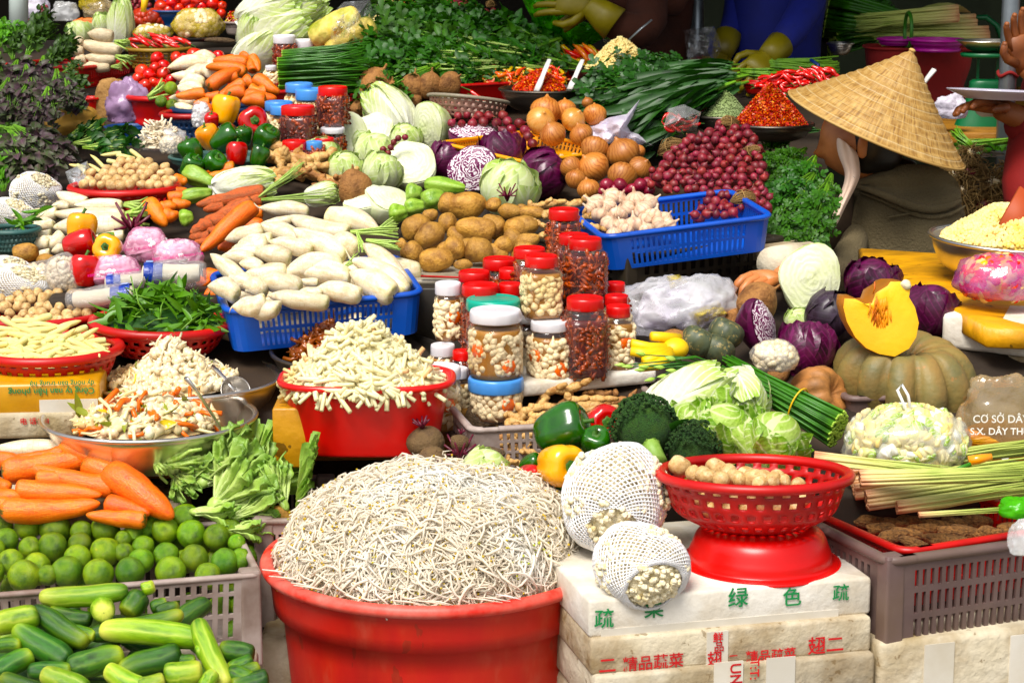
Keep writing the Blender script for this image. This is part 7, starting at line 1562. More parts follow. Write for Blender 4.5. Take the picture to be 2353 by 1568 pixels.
netbag(342, 46, 84, 44, 7.3, 90, 'cherry_tomato', 'net_red', 'reddish net bag of cherry tomatoes, tied with yellow', 3, .034); netbag(350, 76, 86, 38, 7.2, 80, 'mush_white', 'net_yellow', 'yellow net bag under the cherry tomatoes', 4, .02)
netbag(456, 58, 114, 74, 7.0, 260, 'mush_white', 'net_yellow', 'yellow net bag of peeled garlic', 5, .024)
tag(ob('tie', mesh('tie', tube([P(328, 28, 7.2), P(332, 10, 7.2), P(334, -10, 7.2)], [.008, .012, .014], 6), M_['rubber'])), 'yellow tie on the reddish net bag', 'tie')
H_('napa', 0, 277, 56, 64, (.1, .1, 0), 'upright napa cabbage behind the back daikons', (.85, .85, 1.2), Z=7.2); H_('cabbage', 0, 182, 76, 56, (.1, .1, 0), 'pale cabbage behind the perilla heap', Z=7.1); H_('napa', 2, 232, 62, 44, (.3, .1, 0), 'small napa beside the upright one', Z=7.3)
pile(conv(0, 0, [(830,210,610,190,60),(820,220,700,230,50),(700,170,600,190,50),(790,180,640,170,50),(700,215,570,215,45)]), K_['carrot'], 'carrot', 'behind the pale cabbage', 'carrots far back left', Z=7.5)
TT = conv(0, 0, [(1350,60,120),(1440,30,115),(1560,10,110),(1640,20,110),(1780,30,115),(1500,75,95),(1410,95,105),(1590,80,95),(1690,60,90),(1860,50,80),(1850,115,90),(1730,-10,110),(1480,-20,110),(1540,110,90)])
pile(TT, K_['tomato'], 'red tomato', 'at the top edge', 'tomatoes at the top edge', Z=7.4)
SS = fillp([(285,-10),(345,-10),(350,14),(300,34),(288,20)], 13, 8, .2)+fillp([(70,40),(90,45),(90,70),(50,70),(55,50)], 12, 9, .2)+fillp([(85,10),(110,10),(100,40),(85,40)], 12, 9, .2)
o_ = [at_ball(K_['shallot'], x, y, 14, 7.7) for x, y in SS]
for o in o_: tag(o, 'tiny shallot far back at the upper left', group='tiny shallots far back left')
bowl('tub', 'tub', 400, 24, 130, 7.35, 40, 'plastic_dkblue', 'blue tub under the top edge tomatoes', bot=.8)
bowl('bowl', 'bowl', 540, 52, 44, 7.1, 26, 'plastic_grey', 'grey tub of mixed chilies beside the napa stack', bot=.7); heap('mixed_chilies', 'chilies', P(540, 50, 7.1), .03, .03, 'chili_o', [(stickg(CHI, 6, 7), 'chili', 40, (.03, .006, .006), .4), (stickg(CHI, 6, 7), 'chili_y', 30, (.025, .006, .006), .4)], 'small mixed chilies in the grey tub')
o = at_stick(K_['taro'], 470, 92, 540, 94, 16, 6.9); o['label'] = 'brown woody roll beneath the yellow net bag'
boxon('metal_shelf', 'shelf', 438, 112, 6.95, 560, 108, .2, .02, 'steel_dull', 'thin metal shelf below the woody roll', bev=.003)
tag(ob('post', mesh('post', tube([P(43, 62, 7.2)*1.0, P(43, -120, 7.2)], .032, 16), M_['post_white'])), 'pale painted round post at the upper left', 'post')
for k, (x, y, W, H, m_, lb) in enumerate(((75,20,80,60,'bag_milk','milky plastic bag at the far upper left'),(235,25,90,44,'bag_brown','yellowish clear bag at the upper left'),(150,30,60,50,'clear_bag_thick','clear bag hanging behind the perilla'),(210,8,60,40,'net_yellow','yellow bag at the top left edge'),(390,0,60,40,'bag_purplepink','purple tinted bag at the top left'))): bag('plastic_bag', x, y, W, H, 7.9, m_, lb, seed=k)
# parcel, sack, purple bag, basins
bag('paper_parcel', 170, 282, 130, 74, 6.15, 'kraft', 'torn brown paper parcel below the purple perilla', seed=12, rough=.16, cat='parcel', dep=.7); bag('sack', 258, 240, 80, 120, 6.5, 'sack', 'coarse tan sack behind the purple bag', seed=14, rough=.08, cat='sack', dep=.5)
bag('plastic_bag', 292, 242, 96, 108, 6.25, 'bag_purple', 'full lilac plastic bag standing in the blue basin', seed=15, rough=.3)
bowl('basin', 'basin', 296, 292, 100, 6.15, 60, 'plastic_dkblue', 'dark blue basin under the lilac bag', bot=.8); bowl('tub', 'tub', 205, 226, 44, 6.5, 34, 'tub_red', 'small red tub beside the perilla heap', bot=.75)
bag('plastic_bag', 378, 322, 110, 62, 5.85, 'clear_bag_thick', 'clear bag of white mushrooms above the round mushroom basket', seed=16)
o_ = ballsbag(395, 335, 60, 50, 5.78, 200, 'mush_white', 'bag of small white round mushrooms left of the green peppers', seed=17)
heap('mushroom_shreds', 'mushrooms', P(368, 328, 5.84), .05, .05, 'mush_white', [(tube([(0, 0, 0), (.5, .1, .1), (1, 0, 0)], .08, 5), 'mush_white', 200, .03, .5)], 'shredded oyster mushrooms inside the clear bag')
sheetbag('plastic_bag', [(150,395),(200,370),(210,400),(190,430),(220,440),(165,440)], 5.4, 'clear_bag_thick', 'clear bag beside the baby corn', seed=4, depth=.05)
# behind the heap, top centre
SS = fillp([(975,0),(1060,0),(1120,20),(1180,40),(1170,62),(1110,50),(1060,42),(990,25)], 15, 9, .2); o_ = [at_ball(K_['shallot'], x, y, 17, 7.3) for x, y in SS]
for o in o_: tag(o, 'red shallot behind the parsley at the top', group='shallots behind the parsley')
SS = fillp([(880,0),(950,0),(960,20),(900,20)], 16, 10, .2); o_ = [at_ball(K_['potato'], x, y, 17, 7.4) for x, y in SS]
for o in o_: tag(o, 'small tan tuber at the top edge behind the parsley', group='tan tubers at the top edge')
heap('crushed_nuts', 'crushed nuts', P(890, 40, 7.2), .06, .05, 'nut', [(ball(6, 5, ns=.5), 'nut', 300, .01, .9)], 'small pile of crumbs behind the pineapple bag')
strawtie(1100, 38, 40, 7.2, 'straw tie among the shallots at the top'); strawtie(1128, 12, 30, 7.3, 'small straw tie at the very top')
sheetbag('plastic_bag', [(1190,-20),(1290,-20),(1300,40),(1380,60),(1400,80),(1330,120),(1280,90),(1230,60)], 6.9, 'bag_green', 'bright green plastic bag hanging under the yellow gloves', seed=21, depth=.15)
sheetbag('plastic_bag', [(1380,80),(1440,70),(1440,110),(1395,120)], 6.9, 'bag_brown', 'brownish clear bag left of the nut mound', seed=22, depth=.06); sheetbag('plastic_bag', [(1570,70),(1640,60),(1660,110),(1640,145),(1580,140)], 6.9, 'clear_bag', 'clear bag at the foot of the steel pole', seed=23, depth=.08)
# ================================================================ right side
def hp(k, i, x, y, d, Z, rot, label, sq=(1, 1, 1)): return H_(k, i, x, y, d, rot, label, sq, Z=Z)
hp('red_cabbage', 0, 2003, 652, 128, 4.72, (.3, .2, 0), 'purple cabbage against the yellow board')
hp('red_cabbage', 1, 2136, 712, 128, 4.6, (.2, .3, 1), 'purple cabbage right of the yellow pumpkin wedge')
hp('dark_cabbage', 0, 1908, 728, 124, 4.56, (.3, .7, 0), 'almost black cabbage left of the yellow pumpkin wedge')
hp('red_cabbage', 2, 1855, 800, 134, 4.42, (.3, .2, 2), 'dark purple cabbage behind the bundle of chives')
hp('half_red', 0, 1752, 748, 130, 4.44, (-.1, -.55, .95), 'red cabbage half standing on edge beside the squashes', (.62, 1, 1.08))
hp('half_cabbage', 0, 1860, 640, 150, 4.62, (-.12, -.15, .15), 'pale cut cabbage with a hollow folded heart', (.95, .9, 1.05))
hp('cabbage', 0, 1836, 740, 70, 4.6, (.3, .2, 0), 'pale green cabbage seen below the cut cabbage')
for k, x, y, d, Z, rot, lb in ((0,1742,692,104,4.56,(.3,.9,.5),'large smooth tan jicama under the vendor hand'),(1,1685,746,92,4.6,(.4,-.8,.5),'brown jicama behind the striped squashes'),(2,1552,790,82,4.38,(.5,.4,.9),'brown jicama touching the yellow glove'),(3,1790,860,60,4.4,(.5,.4,.9),'tan jicama left of the brown pumpkin')):
    put(K_['yam'][k], T(P(x, y, Z)) @ rotM(*rot) @ scM(d*Z/F*.95), lb)
for k, x, y, d, lb in ((0,1604,784,84,'speckled grey green squash, leftmost'),(1,1668,765,84,'speckled green squash under the red cabbage half'),(0,1650,803,82,'grey green squash in front of the other two')): hp('kabocha', k, x, y, d, 4.42-.05*(k == 0), (.4, .3, 1), lb)
t_ = ballsbag(1780, 820, 108, 78, 4.26, 150, 'pickle_w', 'knotted clear bag of white pickles beside the napa', seed=31, d=.016); 
bag('plastic_bag', 1565, 712, 250, 140, 4.62, 'clear_bag_thick', 'big crumpled clear bag of white bags behind the yellow glove', seed=33, rough=.3)
sheetbag('plastic_bag', [(1450,740),(1480,670),(1540,640),(1600,650),(1660,680),(1660,720),(1600,760),(1520,770)], 4.64, 'bag_milk', 'milky crumpled bag bundle inside the big clear bag', seed=35, depth=.12)
sheetbag('plastic_bag', [(1530,634),(1560,630),(1580,648),(1540,665)], 4.62, 'net_yellow', 'yellow plastic scrap on top of the big bag', seed=36, depth=.03)
sheetbag('plastic_bag', [(1580,720),(1650,690),(1670,720),(1600,750)], 4.54, 'net_yellow', 'yellowish bag showing through the big clear bag', seed=37, depth=.04)
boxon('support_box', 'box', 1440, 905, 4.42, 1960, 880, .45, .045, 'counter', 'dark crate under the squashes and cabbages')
crate('plastic_crate', 'crate', 1960, 985, 4.28, 2230, 975, .3, .06, 'plastic_brown', 'dirty crate under the big ribbed pumpkin', ns=10, nd=8, rows=CRATE)
# yellow board on foam boxes
A = P(2005, 640, 4.86); zt = P(2060, 700, 4.7).z
pts = [(1972,566,5.25),(2185,580,5.15),(2420,600,5.0),(2420,760,4.42),(2270,750,4.38),(1985,600,5.1)]
tp = [P(*p) for p in pts]; zz = tp[-2].z; tp = [Vector((p.x, p.y, zz+(p.z-zz)*.9)) for p in tp]
cc = sum(tp, Vector())/len(tp); t = bpy.data.objects.new('foam_board', None); COL.objects.link(t); t.location = cc; tag(t, 'battered yellow painted foam board carrying the steel bowl', 'board')
def rg(s_, dz_): return [tuple((p-cc)*s_+Vector((0, 0, dz_))) for p in tp]
ob('board', mesh('board', grid(np.array([rg(.001, 0), rg(.5, .002), rg(.97, 0), rg(1, -.006), rg(1.005, -.04), rg(.98, -.045), rg(.001, -.045)])), M_['yellow_board']), t)
boxon('foam_box', 'box', 2160, 800, 4.55, 2500, 838, .5, .075, 'styro', 'white strapped foam box directly under the yellow board', bev=.01)
boxon('foam_box', 'box', 2190, 868, 4.56, 2500, 900, .5, .06, 'styro_dirty', 'lower white foam box beside the big pumpkin', bev=.01)
bowl('steel_bowl', 'bowl', 2322, 548, 356, 4.85, 92, 'steel', 'large steel bowl of crushed nuts at the right edge', bot=.55, tilt=(.02, .05))
nuts('crushed_nuts', 2310, 548, 150, 78, 4.85, 'coarse crushed yellow nuts heaped in the right edge bowl', 9, n=2600, sz_=.0095, pw=1.5)
tag(ob('scoop', mesh('scoop', box(-.035, -.004, -.05, .06, .004, .05).x(T(P(2345, 492, 4.78)) @ rotM(-.3, .65, .2)), mm('brick', ['#A8583C', '#B46848'], rough=.6))), 'orange red plastic scoop stuck in the crushed nuts', 'scoop')
bagr = ballsbag(2300, 640, 210, 118, 4.55, 10, 'pickle_w', 'clear bag of mixed chilies with purple film at the right edge', film_='bag_purplepink', seed=41, dep=.7, tmpl=None); 
Ms = []; r = random.Random(4); s_ = 4.55/F
for mk, n_ in (('chili', 60), ('chili_o', 60), ('chili_y', 30), ('pickle_o', 60), ('nut_brown', 80)):
    Ms = []
    for i in range(n_):
        Ms.append(np.array(shellM(r, 210*s_, 118*s_, .7, (.055, .022, .016), .86)))
    ob('chilies', mesh('chilies', many(stickg(CHI, 6, 7), Ms), M_[mk]), bagr)
# bag of sliced stems, lemongrass, crate
bg_ = ballsbag(2082, 1018, 285, 165, 3.99, 10, 'lotus', 'tied clear bag of cut pale banana stem on the lemongrass', seed=51, dep=.75)
s_ = 3.99/F
for mk, n_ in (('lotus', 110), ('napa', 90), ('corn', 60)):
    Ms = []
    for i in range(n_):
        Ms.append(np.array(shellM(r, 285*s_, 165*s_, .75, (.085, .026, .012), .88, -.7)))
    ob('stem_slices', mesh('slices', many(stickg([(-.5, .02), (-.49, .4), (-.4, .5), (.4, .5), (.49, .4), (.5, .02)], 7, 9), Ms), M_[mk]), bg_)
kn = [(0, 0, .055), (-.012, 0, .08), (-.024, 0, .105), (-.016, 0, .115), (-.004, 0, .095), (.003, 0, .06)]
ob('tie_loop', mesh('tie', tube([(x-.0, -.02, z) for x, y, z in kn], [.003]*6, 6), M_['foam']), bg_)
bb = bag('plastic_bag', 2300, 960, 190, 190, 4.12, 'bag_brown', 'greyish shop bag with white printed lettering at the right edge', seed=55, rough=.18, dep=.4)
s_ = 4.12/F
text('CƠ SỞ DÂY THUN', bb, T((-.065, -.052, .004)) @ FRONT @ rotM(-.2, 0, 0), .020, 'ink_white'); text('S.X. DÂY THUN', bb, T((-.070, -.056, -.018)) @ FRONT @ rotM(-.1, 0, 0), .018, 'ink_white'); text('S', bb, T((-.012, -.062, -.065)) @ FRONT, .036, 'ink_white')
ob('filling', mesh('filling', ball(20, 14, ns=.3, nf=3).x(T((0, .0, -.045)) @ scM(.16, .07, .085)), mm('noodle', ['#E0A030', '#D08820', '#F0BC4C'], scale=8, rough=.4, stretch=(1, 6, 6), bump=.4)), bb)
for k, q in enumerate([(1945,1085,2480,1010,170),(1960,1120,2480,1060,190),(1990,1150,2500,1080,170),(2060,1165,2420,1115,120),(1870,1050,2250,1095,120),(1975,1100,2400,1085,150)]): at_stick(K_['lgrass'], q[0], q[1], q[2], q[3], q[4], 3.96-.03*k, tilt=.8, label=['lemongrass bundle, topmost, running to the right edge', 'lemongrass bundle with pinkish butts, second from top', 'thick lemongrass bundle over the red basket', 'few loose lemongrass stalks lowest in the bundle', 'lemongrass tips pointing left under the tied clear bag', 'inner lemongrass bundle under the tied clear bag'][k])
at_stick(K_['lgrass'][0], 2110, 1182, 2330, 1168, 60, 3.76, label='two short lemongrass stalks lying across the red basket')
tag(ob('leaf_band', mesh('band', tube([P(2000+q*230, 1085+math.sin(q*pi)*22-q*20, 3.84) for q in np.linspace(0, 1, 10)], .004, 6), M_['leaf_band'])), 'green leaf strip tied under the clear bag', 'leaf band')
t = crate('plastic_crate', 'crate', 2040, 1508, 3.61, 2480, 1440, .36, .165, 'plastic_brown', 'purplish brown slatted plastic crate at the lower right', flare=.03, ns=20, nd=14, rows=CRATE, rim=.011, posts=True, thick=.007, corner=.02)
t = crate('basket', 'basket', 2082, 1398, 3.66, 2420, 1340, .32, .10, 'plastic_red', 'red lattice basket of brown roots nested in the brown crate', flare=.06, ns=24, nd=16, rows=CRATE, rim=.009, corner=.03)
DRY = [(x-35, y, x+35, y+rnd.uniform(-26, 26), rnd.uniform(34, 50)) for x, y in fillp([(1985,1185),(2060,1180),(2330,1175),(2330,1225),(2110,1262),(2060,1250)], 48, 22, .25)]
vari('dryroot', 3, lambda i: Kind('dried_root', 'dried root', mesh('dried_root', rev(POT, 16, 14, ns=.35, nf=2.6, seed=i*5+2).x(rotM(0, pi/2, 0)), M_['dry_root'])))
pile(DRY, K_['dryroot'], 'brown fibrous root', 'in the red lattice basket', 'brown roots in the red basket', Z=zlin(1175, 4.0, 1262, 3.72))
t, w = boxon('foam_box', 'box', 2014, 1740, 3.63, 2500, 1680, .42, .20, 'styro_dirty', 'large stained polystyrene block under the brown crate', bev=.012)
for a in (.08, .24): ob('tape', mesh('tape', box(a, -.002, .01, a+.055, 0, .19), M_['tape'], smooth=False), t)
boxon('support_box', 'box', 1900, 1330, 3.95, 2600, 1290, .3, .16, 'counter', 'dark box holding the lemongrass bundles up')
tag(ob('yellow_stub', mesh('yellow_stub', tube([P(2225, 1058, 3.88), P(2248, 1054, 3.88), P(2278, 1048, 3.88)], [.009, .009, .006], 10), M_['pepper_o'])), 'small orange yellow plastic stub on the lemongrass', 'stub')
bag('plastic_bag', 2335, 1168, 80, 50, 3.64, 'bag_green', 'bright green plastic bag at the right edge', seed=61); bag('plastic_bag', 2348, 1240, 60, 90, 3.56, 'clear_bag_thick', 'clear plastic bag hanging at the right edge of the crate', seed=62)
# ================================================================ people
HZ = 5.5; hs = HZ/F
def V3(x, y, Z): return P(x, y, Z)
vend = bpy.data.objects.new('person', None); COL.objects.link(vend); vend.location = (P(2060, 600, 5.5).x, P(2060, 600, 5.5).y, 0)
tag(vend, 'person in a conical straw hat and olive hooded top, seen from behind, reaching left', 'person')
Mv = T(-vend.location)
def vpart(name, g, m_, mods=(), par=None): return ob(name, mesh(name, g.x(Mv), M_[m_]), par or vend, mods=mods)
# head: profile facing left and slightly away
HC = P(1964, 322, 5.50); hw = 136*hs
hd_ = []
nu, nv = 36, 30; pts = np.zeros((nv, nu, 3))
for j in range(nv):
    th = pi*j/(nv-1); z = math.cos(th)
    for i in range(nu):
        ph = 2*pi*i/nu; c, s2 = math.cos(ph), math.sin(ph)   # local +x is the face
        r_ = math.sin(th)
        x_ = r_*c*.58; y_ = r_*s2*.46; zc_ = z*.66
        if c > 0:
            f = c**2
            if z < -.1: x_ *= 1-.10*(-z-.1)*f; y_ *= 1-.35*max(0, -z-.2)
            x_ += f*.02*math.exp(-((z+.62)/.16)**2)                      # chin
            if abs(s2) < .42: x_ += (.16*math.exp(-((z+.22)/.11)**2)+.05*math.exp(-((z+.05)/.16)**2))*max(0, 1-abs(s2)/.42)   # nose
            x_ += .05*math.exp(-((z+.46)/.05)**2)*max(0, 1-abs(s2)/.5)   # upper lip
            x_ += .045*math.exp(-((z+.56)/.045)**2)*max(0, 1-abs(s2)/.5)
            x_ -= .045*math.exp(-((z-.02)/.09)**2)*math.exp(-((abs(s2)-.38)/.16)**2)  # eye sockets
            x_ += .03*math.exp(-((z+.2)/.2)**2)*math.exp(-((abs(s2)-.6)/.2)**2)      # cheek
        pts[j, i] = (x_*hw*1.02, y_*hw, zc_*hw)
faceR = rotM(0, 0, pi-.28) @ rotM(0, .18, 0)
headg = grid(pts[::-1]).x(T(HC) @ faceR)
neck = tube([HC+Vector((.02, 0, -.03)), P(1990, 385, 5.545), P(2008, 420, 5.58), P(2020, 470, 5.6)], [.055, .05, .046, .05], 18)
ear = rev([(.001, -.5), (.3, -.4), (.42, 0), (.36, .35), (.2, .48), (.001, .5)], 16, 10).x(T(P(1982, 338, 5.425)) @ rotM(.1, 0, .3) @ scM(.036, .02, .058))
torso = tube([P(2020, 450, 5.58), P(2040, 500, 5.62), P(2060, 600, 5.66), P(2060, 720, 5.7), P(2060, 860, 5.7)], [.05, .09, .1, .1, .1], 20)
def hand(wrist, dirv, up, s_=1.0, curl=.6, side=1, thumb=1):
    "palm and five bent fingers; +x along the fingers"
    X = dirv.normalized(); Z_ = up.normalized(); Y = Z_.cross(X).normalized(); Z_ = X.cross(Y)
    M = T(wrist) @ Matrix((X, Y, Z_)).transposed().to_4x4() @ scM(s_)
    gs = [tube([(-.02, 0, 0), (.01, 0, 0), (.045, 0, .002), (.085, 0, 0)], [.024, .028, .038, .036], 16, flat=.45)]
    for k, (yo, L, sp) in enumerate(((.030, .070, .14), (.011, .080, .04), (-.009, .074, -.05), (-.028, .058, -.16))):
        p = Vector((.078, yo, .0)); a = 0; ch = [p]
        for q, f in enumerate((.42, .33, .25)):
            a -= curl*(.5+.35*q)*(.8+.12*k); ch.append(ch[-1]+Vector((math.cos(a)*math.cos(sp), math.sin(sp), math.sin(a)))*L*f)
        gs.append(tube([Vector((.05, yo*.9, 0))]+ch, [.010, .0105, .0095, .0085, .007], 10))
        gs.append(ball(8, 6).x(T(ch[-1]) @ scM(.0145)))
    th = [Vector((.012, side*.022, -.004)), Vector((.036, side*.05, -.01)), Vector((.060, side*.060, -.016)), Vector((.082, side*.056, -.024))]
    gs.append(tube(th, [.013, .012, .0105, .008], 10)); gs.append(ball(8, 6).x(T(th[-1]) @ scM(.016)))
    return cat_(gs).x(M)
W0 = P(1795, 640, 4.74)
farm = tube([P(2010, 520, 5.62), P(1960, 590, 5.46), P(1934, 636, 5.3), P(1900, 640, 5.16), P(1860, 612, 5.0), P(1830, 612, 4.92), W0], [.02, .022, .024, .024, .026, .026, .025], 14)
hnd = hand(W0, P(1735, 640, 4.66)-W0, Vector((0, -.2, 1)), 1.0, .55, side=-1)
vpart('body', cat_([headg, neck, ear, torso, farm, hnd]), 'skin_vendor')
hair = rev([(.001, .52), (.3, .5), (.47, .3), (.53, .0), (.5, -.3), (.34, -.52), (.001, -.56)], 24, 16, ns=.06).x(T(HC+Vector((.040, .0, .014))) @ faceR @ scM(hw*1.02, hw*1.04, hw*1.16))
vpart('hair', hair, 'hair')
vpart('hair_knot', ball(16, 12, ns=.2).x(T(P(2075, 400, 5.6)) @ scM(.1, .08, .08)), 'hair')
# hooded jacket: lofted rings (centre px, half width px, half depth m)
def loft(rings, nu=40, nz=.0, seed=0, sq=2.4, lean=0):
    pts = np.zeros((len(rings), nu, 3))
    for j, (x, y, hwp, hd2, Z) in enumerate(rings):
        c = P(x, y, Z)
        for i in range(nu):
            a = 2*pi*i/nu; ca, sa = math.cos(a), math.sin(a); k = (abs(ca)**sq+abs(sa)**sq)**(-1/sq)
            v = Vector((ca*k*hwp*Z/F, sa*k*hd2, lean*ca*hwp*Z/F))
            d = 1+nz*noise.noise(Vector((ca*2+seed, sa*2, c.z*9)))
            pts[j, i] = c+v*d
    return grid(pts)
jr = [(2082,392,66,.05,5.56),(2076,418,98,.08,5.57),(2070,442,124,.105,5.58),(2068,470,143,.12,5.59),(2067,516,154,.13,5.60),(2068,580,157,.135,5.61),(2068,680,158,.135,5.62),(2066,900,160,.15,5.7)]
vpart('jacket', loft(jr, 64, .045, sq=2.3), 'hoodie', (sub(1),))
vpart('sleeve', tube([P(1975, 520, 5.55), P(1950, 590, 5.44), P(1932, 636, 5.3), P(1900, 640, 5.16), P(1860, 612, 5.0)], [.03, .042, .048, .048, .044], 20), 'hoodie', (sub(1),))
vpart('cuff', tube([P(1860, 606, 5.0), P(1820, 600, 4.92), P(1772, 606, 4.84)], [.046, .042, .038], 18), 'styro_dirty')
top = [(1975,408),(2005,392),(2050,384),(2100,378),(2150,378),(2186,400),(2206,430)]; bot = [(1963,426),(1990,431),(2030,444),(2072,464),(2122,480),(2172,476),(2208,456)]
rows = []
for k in range(9):
    q = k/8; row = []
    for i in range(7):
        bulge = math.sin(pi*i/6); x = top[i][0]*(1-q)+bot[i][0]*q; y = top[i][1]*(1-q)+bot[i][1]*q+(4*math.sin(i*2+q*3)); Z = 5.505-.055*bulge*(.35+.65*q)+.012*math.sin(q*7+i)
        row.append(tuple(P(x, y, Z)))
    rows.append(row)
rows.append([tuple(P(bot[i][0]+2, bot[i][1]+9, 5.505-.04*math.sin(pi*i/6))) for i in range(7)]); rows.append([tuple(P(bot[i][0], bot[i][1]-4, 5.54)) for i in range(7)])
hood = vpart('hood', grid(np.array(rows), wrap=False), 'hoodie', (solid(.006), sub(2)))
vpart('hood_seam', cat_([tube([P(b_[0], b_[1]+2, 5.50-.057*math.sin(pi*i/6)) for i, b_ in enumerate(bot)], [.006, .009, .011, .012, .013, .012, .008], 10), tube([P(b_[0]+10, b_[1]+16+6*math.sin(pi*i/6), 5.51-.045*math.sin(pi*i/6)) for i, b_ in enumerate(bot)], [.003, .005, .007, .008, .008, .007, .004], 8), tube([P(2036, 500, 5.47), P(2080, 492, 5.46), P(2126, 484, 5.46)], .003, 6)]), 'hoodie', (sub(1),), hood)
# chin strap of patterned cloth
SR = [[(1922,312),(1942,326),(1956,340)],[(1922,338),(1948,346),(1970,352)],[(1928,364),(1952,372),(1974,378)],[(1940,386),(1957,394),(1976,404)],[(1943,410),(1955,415),(1968,422)],[(1935,436),(1946,440),(1956,446)],[(1924,462),(1934,466),(1943,470)],[(1914,490),(1922,494),(1930,498)],[(1910,514),(1915,516),(1920,518)]]
pts = [[tuple(P(r_[0][0], r_[0][1], 5.425)), tuple(P((r_[0][0]+r_[1][0])/2, (r_[0][1]+r_[1][1])/2, 5.40)), tuple(P(r_[1][0], r_[1][1], 5.412)), tuple(P((r_[2][0]+r_[1][0])/2, (r_[2][1]+r_[1][1])/2, 5.40)), tuple(P(r_[2][0], r_[2][1], 5.43))] for r_ in SR]
vpart('chin_strap', grid(np.array(pts), wrap=False), 'strap', (solid(.003), sub(2)))
# conical hat
hat = bpy.data.objects.new('conical_hat', None); COL.objects.link(hat)
tl = math.radians(10.6-5.0); ax = (Vector((.37, 0, .93)).normalized()*math.cos(tl)+Vector((0, -1, 0))*math.sin(tl)).normalized()
RC = P(2013, 297, 5.5); Rh = 217*hs; Hh = 196*hs
tag(hat, 'wide conical palm leaf hat worn by the seated vendor', 'hat')
Yh = ax.cross(Vector((1, 0, 0))).normalized(); Xh = Yh.cross(ax)
hat.matrix_local = T(RC) @ Matrix((Xh, Yh, ax)).transposed().to_4x4()
b = NB('palm_leaf')
tc = b.n('ShaderNodeTexCoord'); sp3 = b.n('ShaderNodeSeparateXYZ'); b.l(tc.outputs['UV'], sp3.inputs[0])
cm = b.n('ShaderNodeCombineXYZ'); b.l(b.math('MULTIPLY', sp3.outputs[0], 130), cm.inputs[0]); b.l(b.math('MULTIPLY', sp3.outputs[1], 3), cm.inputs[1])
n1 = b.n('ShaderNodeTexNoise', i_Scale=1.6, i_Detail=4, i_Roughness=.6); b.l(cm.outputs[0], n1.inputs[0])
n2 = b.n('ShaderNodeTexNoise', i_Scale=5, i_Detail=3); b.l(tc.outputs['UV'], n2.inputs[0])
cm3 = b.n('ShaderNodeCombineXYZ'); b.l(b.math('MULTIPLY', sp3.outputs[0], 26), cm3.inputs[0]); b.l(b.math('MULTIPLY', sp3.outputs[1], 15), cm3.inputs[1])
n3 = b.n('ShaderNodeTexNoise', i_Scale=1.4, i_Detail=2); b.l(cm3.outputs[0], n3.inputs[0])
c1 = b.ramp(n1.outputs[0], [(.32, '#7A5222'), (.5, '#B0843E'), (.68, '#CFA65C')])
c2 = b.mix(b.ramp(n3.outputs[0], [(.42, (0, 0, 0, 1)), (.6, (1, 1, 1, 1))]), c1, b.mix(.3, c1, lin('#E2C07C')))
rg_ = b.math('SINE', b.math('MULTIPLY', b.math('MULTIPLY_ADD', n2.outputs[0], .004, sp3.outputs[1]), 2*pi*12)); rg_ = b.math('POWER', b.math('MULTIPLY_ADD', rg_, .5, .5), 60)
c3 = b.mix(b.math('MULTIPLY', rg_, .5), c2, lin('#E6D2A4'))
pb = b.n('ShaderNodeBsdfPrincipled', i_Roughness=.55); b.l(c3, pb.inputs[0]); bn = b.n('ShaderNodeBump', i_Strength=.35, i_Distance=.004); b.l(b.math('SUBTRACT', n1.outputs[0], b.math('MULTIPLY', rg_, .8)), bn.inputs['Height']); b.l(bn.outputs[0], pb.inputs['Normal'])
tr = b.n('ShaderNodeBsdfTranslucent'); b.l(c3, tr.inputs[0]); mx = b.n('ShaderNodeMixShader', i_Fac=.12); b.l(pb.outputs[0], mx.inputs[1]); b.l(tr.outputs[0], mx.inputs[2]); oo = b.n('ShaderNodeOutputMaterial'); b.l(mx.outputs[0], oo.inputs[0]); M_['palm_leaf'] = b.m
nh = 60; rows = []
for j in range(nh+1):
    q = j/nh; row = []
    for i in range(96):
        a = 2*pi*i/96; r_ = max(.004, q)*Rh; z = Hh*(1-q)-.006*math.sin(q*pi)*1.2+.0016*math.cos(q*14*2*pi)+.0012*noise.noise(Vector((math.cos(a)*9, math.sin(a)*9, q*6)))
        row.append((r_*math.cos(a), r_*math.sin(a), z))
    rows.append(row)
cone = ob('cone', mesh('cone', grid(np.array(rows)), M_['palm_leaf']), hat, mods=(solid(.002),))
ob('brim_hoop', mesh('hoop', rimtube(Rh, .004, 96), M_['hat_stitch']), cone)
ob('tip', mesh('tip', ball(10, 8).x(T((0, 0, Hh)) @ scM(.018, .018, .01)), M_['hat_stitch']), cone)
ob('inner_band', mesh('band', rimtube(.085, .006, 40, z=Hh*.38), M_['hat_stitch']), hat)
# standing and sitting people behind
def person(x, y_el, Z, label): 
    p = P(x, y_el, Z); t = bpy.data.objects.new('person', None); COL.objects.link(t); t.location = (p.x, p.y, 0); tag(t, label, 'person'); return t, T(-t.location)
def simplehead(c, yaw=0):
    return cat_([rev([(.001, -.12), (.05, -.11), (.068, -.06), (.075, 0), (.07, .06), (.045, .105), (.001, .12)], 24, 18).x(T(c) @ rotM(0, 0, yaw) @ scM(1, 1.18, 1)), tube([c+Vector((0, -.085, .01)), c+Vector((0, -.108, -.02)), c+Vector((0, -.09, -.03))], [.008, .013, .006], 8)])
